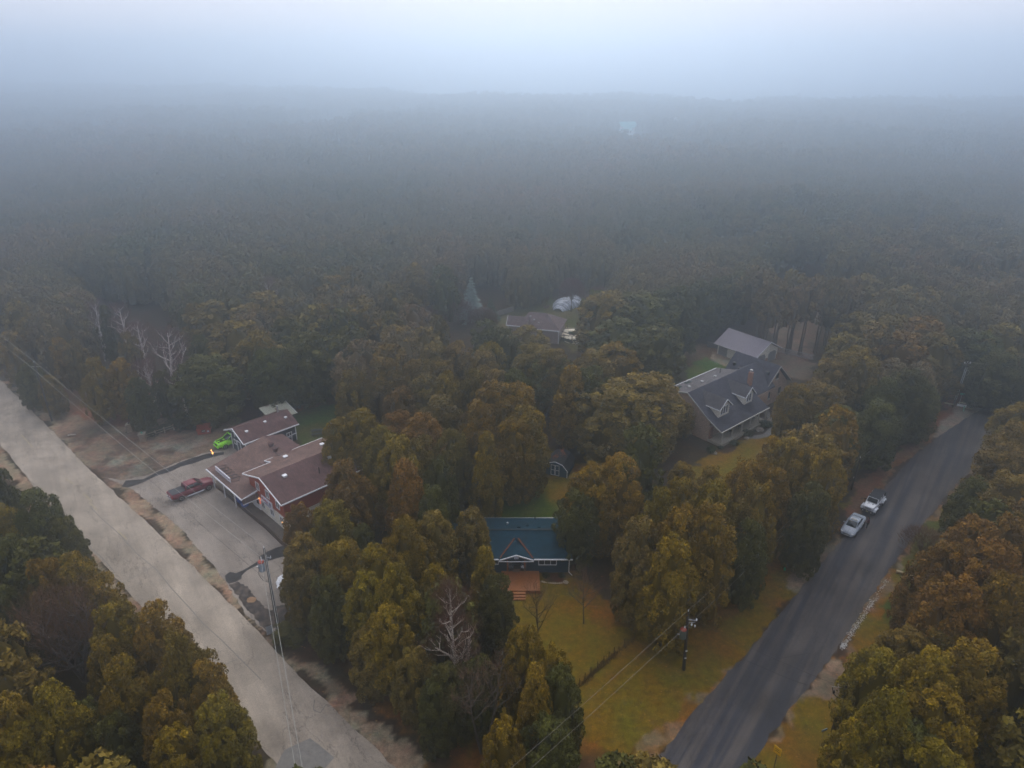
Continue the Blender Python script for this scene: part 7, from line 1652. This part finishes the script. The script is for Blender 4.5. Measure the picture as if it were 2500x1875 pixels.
wire('third dark wire sagging over the middle of the parking lot', [(-74.3, 101.6, 7.5), (-24.3, 55.93, 6.2)], .6, .014, WIRE_D)
wire('thin service wire from the tall grey pole to the corner trees', [(-24.1, 56.0, 7.0), (-18.5, 63.5, 6.5)], .2, .012, WIRE_D)
for k, (z, zj, dx, lab) in enumerate(((7.45, 5.2, -.28, 'upper wire along the side road between the utility poles'), (6.45, 4.6, .45, 'lower wire along the side road between the utility poles'))):
    e = Vector((.0, 33.0)) if k == 0 else Vector((1.6, 33.8)); s_ = Vector((16.3 + dx, 50.55)); q = e + (e - s_) * .9
    wire(lab, [(74.4, 106.8, 8.0 - k), (46.45, 81.9, zj), (16.57 + dx, 50.6, z), (q.x, q.y, 12.4 - k * .6)], .25, .012, mat('dull_wire', (.24, .21, .18), .7, .1))
wire('wire crossing above the side road to the pole by the yellow cedars', [(17.1, 50.4, 6.3), (26.7, 43.0, 6.5)], .25, .012, WIRE_D)
wire('upper wire leaving the far pole past the street sign', [(74.9, 106.9, 8.1), (96, 104, 7.6)], .4, .018); wire('lower wire leaving the far pole past the street sign', [(74.9, 106.9, 7.3), (96, 103, 6.6)], .4, .018)

# ------------------------------------------------------------------ around the shop
db = thing('dumpster', 'red dumpster with open black lid beside the rail fence', 'dumpster', (-48.1, 97.6, 0), R(20))
DRED = mat('red_dumpster_paint', (.34, .055, .025), .7, .25, 2)
MB().add([(-.95, -.55, .1), (.95, -.55, .1), (.95, .65, .1), (-.95, .65, .1), (-1.0, -.75, 1.1), (1.0, -.75, 1.1), (1.0, .65, 1.35), (-1.0, .65, 1.35)], [(3, 2, 1, 0), (0, 1, 5, 4), (1, 2, 6, 5), (2, 3, 7, 6), (3, 0, 4, 7)]).build('bin_body', DRED, db)
MB().box(-1.02, -.8, 1.05, 1.02, -.70, 1.15).box(-1.02, .6, 1.28, 1.02, .7, 1.38).build('rim', DRED, db)
MB().slab([(-.98, .66, 1.40), (.98, .66, 1.40), (.98, 1.25, 2.1), (-.98, 1.25, 2.1)], .06).build('lid', mat('black_lid', (.018, .024, .030), .6, .15), db)
MB().box(-1.12, -.1, .6, -1.0, .3, .85).box(1.0, -.1, .6, 1.12, .3, .85).build('lift_pocket', DRED, db)
st_ = MB().box(-.30, -.79, .55, .25, -.755, 1.0).build('black_sticker', mat('sticker_black', (.015, .02, .03), .5), db); MB().box(-.2, -.80, .70, -.05, -.792, .84).box(.0, -.80, .72, .15, -.792, .88).build('mark', PLATE, st_)
MB().box(.5, -.79, .5, .75, -.755, .76).build('white_sticker', mat('sticker_white', (.55, .65, .75), .5), db)
STN = brickwork('gatepost_stone', (.30, .225, .16), (.24, .175, .125), (.2, .16, .12))
for i, (x, y) in enumerate(((-59.98, 98.2), (-56.49, 95.1))):
    g_ = thing('stone_gatepost', ['stone gatepost set back under the cedars', 'stone gatepost at the end of the rail fence'][i], 'gatepost', (x, y, 0), R(15), 'stone gateposts')
    MB().box(-.42, -.42, 0, .42, .42, 1.25).build('pier', STN, g_); MB().box(-.5, -.5, 1.25, .5, .5, 1.36).build('cap', mat('stone_cap', (.26, .22, .17), .8), g_)
    MB().lathe([(.12, 1.36), (.16, 1.42), (.12, 1.6), (.02, 1.66)], 0, 0, 8).build('lantern', mat('green_lantern', (.05, .35, .28), .5) if i else BLACKM, g_)
rfn = thing('rail_fence', 'weathered two-rail wooden fence between gatepost and dumpster', 'fence', (-56.25, 95.59, 0), math.atan2(3.98, 3.88))
WFN = mat('weathered_rail', (.27, .23, .18), .85, .2, 3)
for i in range(4):
    for z in (.45, .85): MB().bar((i * 1.4, .02 * i, z + .02 * (i % 2)), (i * 1.4 + 1.4, .02 * i, z), .08).build('rail', WFN, rfn)
for i in range(5): MB().box(i * 1.4 - .07, -.07, 0, i * 1.4 + .07, .07, 1.05).build('post', WFN, rfn)
bb = thing('blue_bin', 'bright blue bin and tarp heap under the canopy corner of the shop', 'bin', (-35.7, 78.5, 0), R(-45))
BLU = mat('bright_blue_plastic', (.012, .075, .36), .5, .15)
MB().box(-.9, -.3, .02, .1, .35, .9).build('bin_body', BLU, bb, bevel=.08); MB().box(-.95, -.35, .9, .15, .4, 1.0).build('lid', BLU, bb, bevel=.04)
def lump(name, m, parent, rx, ry, rz, seed, k=14, mm=8, z0=0.0):
    rs = random.Random(seed); v, f = [], []
    for i in range(mm + 1):
        t = i / mm * math.pi / 2
        for j in range(k):
            a = 2 * math.pi * j / k; q = 1 + rs.uniform(-.16, .16)
            v.append((rx * math.cos(t) * math.cos(a) * q, ry * math.cos(t) * math.sin(a) * q, z0 + rz * math.sin(t) * (1 + rs.uniform(-.12, .12))))
    for i in range(mm):
        for j in range(k): f.append((i * k + j, i * k + (j + 1) % k, (i + 1) * k + (j + 1) % k, (i + 1) * k + j))
    return MB().add(v, f).build(name, m, parent)
lump('tarp', BLU, bb, .55, .5, .6, 3).location = (.75, .1, 0)
wtp = lump('white_tarpaulin', mat('white_tarp_plastic', (.78, .79, .82), .4, .08, 3), None, 1.7, 1.9, .8, 9, 30, 10); wtp.location = (-24.6, 63.0, 0); wtp.rotation_euler = (0, 0, .6); tag(wtp, 'crumpled white tarpaulin heap at the tree edge of the parking lot', 'tarpaulin')
wt2 = lump('white_tarpaulin', mat('white_tarp_plastic', (.78, .79, .82)), None, .6, .5, .5, 12, 16, 6); wt2.location = (-24.6, 65.6, 0); tag(wt2, 'small crumpled white tarpaulin piece above the larger heap', 'tarpaulin')
nb = thing('newspaper_box', 'dark red newspaper box with white top at the tree edge', 'newspaper box', (-21.2, 57.5, 0), R(25))
MB().box(-.25, -.25, .1, .25, .25, 1.15).build('cabinet', mat('newsbox_red', (.20, .015, .02), .5, .1), nb); MB().box(.0, -.27, .12, .27, -.24, 1.0).build('side_print', mat('newsbox_violet', (.20, .15, .30), .5), nb)
MB().slab([(-.3, -.3, 1.15), (.3, -.3, 1.15), (.3, .3, 1.42), (-.3, .3, 1.42)], .1).build('top', WHITE, nb); MB().box(-.2, -.2, 0, .2, .2, .1).build('foot', BLACKM, nb)
gb_ = thing('glass_panel', 'pale greenish panel leaning beside the newspaper box', 'panel', (-21.95, 58.2, 0), R(-35)); MB().slab([(-.5, 0, 0.05), (.5, 0, .05), (.5, .5, 1.05), (-.5, .5, 1.05)], .04).build('sheet', mat('greenish_sheet', (.33, .42, .37), .3, .1), gb_)
sb_ = thing('signboard', 'low grey signboard standing around the foot of the tall pole', 'sign', (-24.2, 55.4, 0), R(28))
for s, x in ((-1, -.62), (1, .52)): MB().slab([(x - .32, 0, .10), (x + .32, 0, .10), (x + .36, .12, 1.05), (x - .28, .12, 1.05)], .05).build('board', mat('signboard_grey', (.34, .37, .40), .6, .12, 4), sb_)
for x in (-.9, -.35, .25, .8): MB().box(x - .03, .06, 0, x + .03, .12, .6).build('leg', METAL, sb_)
pt = thing('picnic_table', 'dark picnic table on the lawn behind the garage', 'picnic table', (-30.4, 97.3, 0), R(15))
PTM = mat('dark_picnic_wood', (.045, .055, .055), .8, .2)
for i in range(5): MB().box(-.9, -.36 + i * .145, .72, .9, -.36 + i * .145 + .13, .76).build('plank', PTM, pt)
for s in (-1, 1):
    for i in range(2): MB().box(-.9, s * .72 - .13 + i * .14, .43, .9, s * .72 - .01 + i * .14, .47).build('bench_plank', PTM, pt)
for x in (-.65, .65): MB().bar((x, -.75, 0), (x, -.2, .72), .06).bar((x, .75, 0), (x, .2, .72), .06).bar((x, -.8, .41), (x, .8, .41), .06).build('leg', PTM, pt)
fl = thing('torch_lamp', 'burning torch lamp on a thin stake at the lot edge near the garage', 'lamp', (-43.4, 89.17, 0))
MB().tube([(0, 0, 0), (0, 0, 1.1)], .02, 6).build('stake', METAL, fl); MB().lathe([(.04, 1.08), (.09, 1.12), (.10, 1.2), (.05, 1.25)], 0, 0, 8).build('bowl', METAL, fl)
FLM = mat('flame', (1, .5, .15), .5, 0, emit=(1, .42, .10), estr=3.0)
MB().lathe([(.04, 1.22), (.11, 1.32), (.09, 1.44), (.02, 1.6)], 0, 0, 8).build('flame', FLM, fl); MB().lathe([(.02, 1.65), (.07, 1.72), (.08, 1.82), (.01, 1.95)], -.12, .05, 8).build('flame', FLM, fl)
pz = sheet('bare_patch', [(-28.3 + .55 * math.cos(a), 60.2 + .5 * math.sin(a)) for a in [i * .7 for i in range(9)]], .022, mat('tan_patch', (.30, .18, .10), .9, .2), .08, .3, 31)

# ------------------------------------------------------------------ back lawn, brick garden, far lawn
tb_ = thing('wooden_stand', 'small wooden stand with a grey bowl on the back lawn', 'stand', (11.51, 87.0, 0), R(10))
GW = mat('grey_wood', (.20, .175, .14), .85, .2)
for x in (-.45, .45):
    for y in (-.3, .3): MB().box(x - .05, y - .05, 0, x + .05, y + .05, 1.0).build('leg', GW, tb_)
MB().box(-.6, -.42, 1.0, .6, .42, 1.06).build('tabletop', GW, tb_); MB().bar((-.45, -.3, .45), (.45, -.3, .45), .05).build('stretcher', GW, tb_)
gbw = lump('grey_boulder', mat('grey_stone', (.30, .28, .26), .9, .2), None, .36, .32, .5, 5, 12, 6); gbw.location = (11.35, 87.0, 1.06); tag(gbw, 'rounded grey stone resting on the wooden stand', 'stone')
tpost = thing('tree_trunk_post', 'bare pale trunk post rising behind the wooden stand', 'post', (11.85, 88.0, 0)); MB().tube([(0, 0, 0), (-.05, 0, 3.6)], .14, 8, .10).build('trunk', mat('pale_trunk', (.22, .19, .16), .9, .2), tpost)
wp = thing('wooden_fence_panel', 'short brown wooden fence panel beside the stand', 'fence', (12.3, 86.6, 0), R(-12))
for i in range(9): MB().box(i * .24, 0, .05, i * .24 + .22, .04, 1.35 + .02 * (i % 3)).build('board', mat('brown_boards', (.24, .12, .065), .8, .25), wp)
for i in (0, 1): MB().box(i * 2.1, .04, 0, i * 2.1 + .1, .14, 1.4).build('post', GW, wp)
bd = thing('bird_bath', 'small pale stone bath left of the gambrel shed', 'bird bath', (3.5, 86.2, 0)); MB().lathe([(.25, 0), (.16, .08), (.12, .5), (.3, .58), (.42, .68), (.38, .72), (.2, .66)], 0, 0, 12).build('basin', mat('pale_stone', (.34, .31, .30), .8, .15), bd)
for i, (x, y, r_, lab) in enumerate(((39.05, 98.6, .62, 'larger pale boulder inside the curved path before the brick porch'), (41.6, 101.7, .5, 'pale boulder at the far end of the brick porch bed'), (36.2, 95.9, .4, 'low grey rock in the brick porch bed'), (30.0, 91.4, .5, 'flat grey rock below the brick porch corner'), (45.6, 104.2, .35, 'small rock at the brick gable foot'))):
    o = lump('boulder', mat('garden_stone', (.30, .26, .23), .9, .2), None, r_, r_ * .8, r_ * .75, 40 + i, 12, 6); o.location = (x, y, 0); tag(o, lab, 'rock')
rs_ = random.Random(2)
for i in range(13):
    u = i / 12; r_ = rs_.uniform(.09, .17) if i != 11 else .34
    o = lump('edging_stone', mat('pale_edging_stone', (.40, .33, .25), .9, .15), None, r_, r_ * .8, r_ * .8, 60 + i, 8, 4)
    o.location = (UH_O[0] - 3.0 + 2.9 * u, UH_O[1] - 1.5 - .25 * math.sin(u * 3), 0)
    tag(o, 'largest pale stone at the house end of the bed edging' if i == 11 else 'small pale stone edging the bed before the blue house', 'stone', None if i == 11 else 'stones edging the bed of the blue house')
def picket(name, label, a, b2, h, m, gap, w, cat='fence', rail=True):
    L_ = math.dist(a, b2); t = thing(name, label, cat, (a[0], a[1], 0), math.atan2(b2[1] - a[1], b2[0] - a[0]))
    k = int(L_ / gap)
    me = None
    for i in range(k):
        if me is None:
            o = MB().box(0, -.015, .05, w, .015, h).build('slat', m, t); me = o
        else:
            o = me.copy(); SC.collection.objects.link(o); o.parent = t
        o.location = (i * gap, 0, 0)
    for z in (h * .25, h * .85): MB().box(0, .015, z, L_, .06, z + .07).build('rail', m, t)
    for i in range(int(L_ / 2.4) + 1): MB().box(i * 2.4 - .05, .06, 0, i * 2.4 + .05, .16, h + .05).build('post', m, t)
    return t
picket('board_fence', 'grey board fence curving off behind the blue spruce', (-4.4, 150.7), (.5, 155.5), 1.3, mat('grey_fence_boards', (.24, .22, .20), .85, .15), .22, .19)
picket('picket_fence', 'pale picket fence right of the cream garage', (52.6, 130.6), (58.2, 126.4), 1.25, mat('blue_grey_pickets', (.33, .36, .40), .7, .1), .24, .07)
picket('dark_fence', 'dark board fence behind the far end of the cream garage', (39.5, 133.5), (43.5, 131.0), 1.2, mat('dark_fence_boards', (.09, .09, .10), .8, .1), .3, .26)
# silver tarpaulin over a long heap
tarp = MB(); rs_ = random.Random(7); NU, NV = 34, 10; vv = []; ff = []
for i in range(NU + 1):
    u = i / NU
    for j in range(NV + 1):
        a = math.pi * j / NV; ridge = 1.15 * math.sin(math.pi * min(1, u * 1.25 + .05)) ** .6 if u < .78 else .45
        wdt = 2.2 * (.45 + .8 * math.sin(math.pi * u) ** .7)
        q = 1 + .09 * math.sin(i * 2.1) + rs_.uniform(-.05, .05)
        vv.append((u * 11.0, math.cos(a) * wdt * q, max(0.02, math.sin(a) * ridge * 1.5 * q)))
for i in range(NU):
    for j in range(NV): b0 = i * (NV + 1) + j; ff.append((b0, b0 + 1, b0 + NV + 2, b0 + NV + 1))
stp = bpy.data.materials.new('silver_tarp'); stp.use_nodes = True
n, l = stp.node_tree.nodes, stp.node_tree.links; b = n['Principled BSDF']; b.inputs['Roughness'].default_value = .35
wv = n.new('ShaderNodeTexWave'); wv.inputs['Scale'].default_value = .55; wv.inputs['Distortion'].default_value = 5; wv.inputs['Detail'].default_value = 3; tcn = n.new('ShaderNodeTexCoord'); l.new(tcn.outputs['Object'], wv.inputs['Vector'])
cr_ = n.new('ShaderNodeValToRGB'); cr_.color_ramp.elements[0].position = .3; cr_.color_ramp.elements[0].color = (.26, .29, .34, 1); cr_.color_ramp.elements[1].position = .7; cr_.color_ramp.elements[1].color = (.58, .62, .70, 1)
l.new(wv.outputs['Fac'], cr_.inputs[0]); l.new(cr_.outputs[0], b.inputs['Base Color'])
to = MB().add(vv, ff).build('silver_tarpaulin', stp); to.location = (10.6, 155.4, 0); to.rotation_euler = (0, 0, math.atan2(9.45, 4.75)); tag(to, 'long silver and grey striped tarpaulin over a heap on the far lawn', 'tarpaulin')
# pale curved deck with broken boards
cd = thing('curved_deck', 'pale round timber deck with an open middle beside the mauve-roofed house', 'deck', (13.2, 139.0, 0), 0)
PDW = mat('pale_new_timber', (.85, .76, .60), .7, .12, 3); DKB = mat('dark_beam', (.07, .035, .025), .8, .2)
for i in range(16):
    y = -3.2 + i * .42; w_ = math.sqrt(max(.1, 3.5 ** 2 - (y) ** 2)); 
    if -.9 < y < 1.3: MB().box(-w_, y, .7, -1.4, y + .38, .78).build('plank', PDW, cd); MB().box(.5, y, .7, w_, y + .38, .78).build('plank', PDW, cd)
    else: MB().box(-w_, y, .7, w_, y + .38, .78).build('plank', PDW, cd)
for i in range(9):
    a = -2.4 + i * .55; MB().box(3.4 * math.cos(a) - .07, 3.4 * math.sin(a) - .07, 0, 3.4 * math.cos(a) + .07, 3.4 * math.sin(a) + .07, 1.5).build('post', DKB, cd)
for p, q in (((-3.2, -2.2, 1.3), (2.0, -3.0, 1.2)), ((-3.0, -.4, 1.5), (.4, -3.2, 1.3)), ((-2.2, 1.6, 1.3), (.8, 1.9, 1.3)), ((.6, 1.9, 1.3), (.9, .2, .9))): MB().bar(p, q, .12).build('beam', DKB, cd)
for i in range(12):
    a = rs_.uniform(0, 6.28); x, y = rs_.uniform(-2.6, 3.0), rs_.uniform(-5.0, -3.4)
    MB().bar((x, y, .3 + rs_.random()), (x + math.cos(a), y + math.sin(a) * .6, .3 + rs_.random() * 1.6), .07).build('broken_board', PDW if i % 3 else INSUL, cd)
rs_ = random.Random(14)
for i, (x, y) in enumerate(((9.6, 156.9), (10.5, 157.3), (10.0, 156.2))):
    o = lump('low_plant', mat('rust_plant', (.10, .04, .035), .9, .2), None, .35, .3, .35, 80 + i, 8, 4); o.location = (x - 2, y + 1.5, 0); tag(o, ['rusty low plant on the far lawn, middle one', 'rusty low plant on the far lawn, nearer the silver tarpaulin', 'rusty low plant on the far lawn, front one'][i], 'plant')

# ------------------------------------------------------------------ along the side road
for i, ((x, y), L_, a, lab) in enumerate((((44.62, 64.3), 1.5, -.55, 'split pale log half lying on the green verge, nearer the road'), ((45.7, 63.3), 1.3, -.9, 'split pale log half lying on the green verge under the rust cedar'))):
    o = MB().tube([(-L_ / 2, 0, .16), (-L_ * .2, .05, .2), (L_ * .2, -.04, .2), (L_ / 2, 0, .15)], .20, 8, .15).build('log', mat('pale_split_log', (.42, .33, .20), .85, .25, 3)); o.location = (x, y, 0); o.rotation_euler = (0, 0, a); tag(o, lab, 'log')
ds = MB(); rs_ = random.Random(21)
path_ = [(33.0, 53.3), (33.6, 53.96), (35.84, 56.36), (38.82, 59.6), (40.8, 61.7), (42.6, 63.6)]
for i in range(900):
    u = rs_.random() ** .9 * (len(path_) - 1); k = min(int(u), len(path_) - 2); f = u - k
    x = path_[k][0] + (path_[k + 1][0] - path_[k][0]) * f + rs_.gauss(0, .15); y = path_[k][1] + (path_[k + 1][1] - path_[k][1]) * f + rs_.gauss(0, .15)
    if u > 3.2 and rs_.random() < .7: continue
    r_ = rs_.uniform(.02, .065)
    ds.add([(x + r_, y, .02), (x, y + r_, .02), (x - r_, y, .02), (x, y - r_, .02), (x, y, .02 + r_ * 1.3)], [(0, 1, 4), (1, 2, 4), (2, 3, 4), (3, 0, 4)])
tag(ds.build('gravel_stones', mat('white_crushed_stone', (.68, .67, .64), .8, .2, 6)), kind='stuff')
ws = thing('wire_fence', 'low rusty wire fence with thin posts across the front lawn', 'fence', (0, 0, 0)); FP = [(6.3, 48.48), (7.5, 49.8), (8.9, 51.2), (10.06, 52.29), (12.4, 54.5), (15.04, 57.02)]
RWM = mat('rusty_wire', (.055, .035, .022), .9, .2)
for (x, y) in FP + [(lerp(FP[i], FP[i + 1], .5)) for i in range(5)]: MB().tube([(x, y, 0), (x, y, 1.15)], .035, 5).build('post', RWM, ws)
for z in (.25, .5, .75, 1.0): MB().tube([(x, y, z) for x, y in FP], .010, 3).build('strand', RWM, ws)
wd = MB()
for i in range(900):
    k = rs_.randrange(5); f = rs_.random(); x, y = lerp(FP[k], FP[k + 1], f); x += rs_.gauss(0, .16); y += rs_.gauss(0, .16); h_ = rs_.uniform(.1, .5)
    wd.add([(x - .02, y, 0), (x + .02, y, 0), (x + rs_.gauss(0, .12), y + rs_.gauss(0, .12), h_)], [(0, 1, 2)])
tag(wd.build('dead_weeds', mat('dead_weed', (.10, .055, .025), .9, .3)), kind='stuff')
ym = thing('guy_wire_guard', 'bright yellow guy wire guard slanting beside the dark utility pole', 'guard', (14.0, 53.0, 0)); MB().tube([(0, 0, .05), (1.15, .75, 1.15)], .055, 8).build('sleeve', mat('yellow_plastic', (.72, .50, .02), .4, .05), ym); MB().tube([(1.15, .75, 1.15), (2.3, -2.35, 6.6)], .010, 4).build('guy_wire', WIRE_D, ym)
ys = thing('road_sign', 'yellow rectangular warning sign on a thin post by the side road', 'road sign', (21.35, 39.3, 0), R(-52)); MB().tube([(0, 0, 0), (0, 0, 3.2)], .035, 6).build('post', mat('steel_post', (.10, .09, .09), .6), ys)
sg_ = MB().box(-.32, -.06, 2.85, .32, -.03, 3.6).build('plate', mat('sign_yellow', (.85, .46, .01), .45, .04), ys); MB().box(-.22, -.065, 3.30, .12, -.058, 3.36).box(-.18, -.065, 3.12, .2, -.058, 3.18).build('marking', mat('sign_dark_print', (.25, .14, .01), .6), sg_)
for i, (x, y, lab) in enumerate(((36.32, 68.24, 'pale thin stake in the litter by the gravel driveway'), (35.3, 68.9, 'dark thin stake further into the litter by the gravel driveway'))):
    o = MB().tube([(0, 0, 0), (.04, 0, 1.5)], .035, 6).build('stake', mat('pale_stake', (.36, .28, .2), .8) if i == 0 else POLE_D); o.location = (x, y, 0); tag(o, lab, 'stake')
gm_ = thing('green_marker', 'tiny green utility marker on the grass by the gravel driveway', 'marker', (31.35, 65.1, 0)); MB().box(-.1, -.06, 0, .1, .06, .35).build('peg', mat('marker_green', (.02, .5, .25), .5), gm_)
stmp = thing('tree_stump', 'old pale leaning trunk stump under the cedar by the front verge', 'stump', (24.9, 60.2, 0)); MB().tube([(0, 0, 0), (.1, 0, 1.8)], .22, 8, .15).build('trunk', mat('grey_stump', (.17, .15, .13), .9, .2), stmp); lump('weeds', mat('red_weeds', (.11, .045, .03), .9, .3), stmp, .8, .6, .5, 8)
bs = thing('small_sign', 'small blue and white sign plate in the grass beside the gravel drive', 'sign', (26.9, 42.9, 0), R(20)); MB().box(-.3, -.03, 1.0, .3, .0, 1.25).build('plate', mat('blue_white_plate', (.35, .5, .65), .4), bs); MB().tube([(0, .02, 0), (0, .02, 1.1)], .025, 5).build('post', METAL, bs)
# far bend: street sign, barrier with green leg
ss = thing('street_sign', 'bright green street name sign at the far bend of the side road', 'street sign', (76.05, 107.7, 0), R(-8)); MB().tube([(-.3, 0, 0), (-.3, 0, 2.0)], .035, 6).build('post', METAL, ss); MB().box(-.6, -.03, 1.75, .65, .0, 2.05).build('plate', mat('sign_green', (.01, .42, .26), .4, .04), ss)
bq = thing('barrier_boards', 'white and yellow low barrier boards at the foot of the far pole', 'barrier', (74.2, 106.2, 0), R(-25))
MB().box(-1.7, 0, .55, -.4, .08, .72).build('board', mat('pale_yellow_board', (.5, .46, .3), .6), bq); MB().box(.15, 0, .45, 1.5, .12, .85).build('board', INSUL, bq); MB().box(1.5, 0, .3, 2.4, .08, .42).build('board', mat('pale_yellow_board', (.5, .46, .3)), bq)
MB().box(.3, .3, .95, 1.3, .36, 1.1).build('board', mat('pale_yellow_board', (.5, .46, .3)), bq)
MB().bar((1.2, -.05, .7), (1.15, -.75, 0), .14).build('green_leg', mat('mint_pipe', (.22, .48, .40), .5), bq); MB().box(-1.0, 0, 0, -.9, .08, .55).box(.5, .02, 0, .6, .1, .45).build('leg', GW, bq)
wr = lump('white_rubble', mat('white_tarp_plastic', (.7, .7, .7)), None, .45, .35, .3, 33, 10, 5); wr.location = (-53.9, 66.3, 0); tag(wr, 'small white rubble heap at the verge opposite the parking lot', 'rubble')
lf_ = tag(MB().box(-.55, -.06, .02, .55, .06, .14).build('fallen_plank', mat('pale_plank', (.5, .46, .42), .7)), 'short pale plank lying in the red leaf litter', 'plank'); lf_.location = (-68.5, 96.9, 0); lf_.rotation_euler = (0, 0, .3)

# ------------------------------------------------------------------ the fog
hz = bpy.data.materials.new('fog'); hz.use_nodes = True
n, l = hz.node_tree.nodes, hz.node_tree.links
n.clear()
om = n.new('ShaderNodeOutputMaterial'); pv = n.new('ShaderNodeVolumePrincipled')
pv.inputs['Color'].default_value = (0.79, 0.895, 1.0, 1)
pv.inputs['Density'].default_value = 0.0033
pv.inputs['Anisotropy'].default_value = 0.89
l.new(pv.outputs[0], om.inputs['Volume'])
hb = MB().box(-2700, -450, -1.0, 2700, 4300, 72.0)
haze = hb.build('haze', hz); tag(haze, kind='stuff')
hz.cycles.homogeneous_volume = True
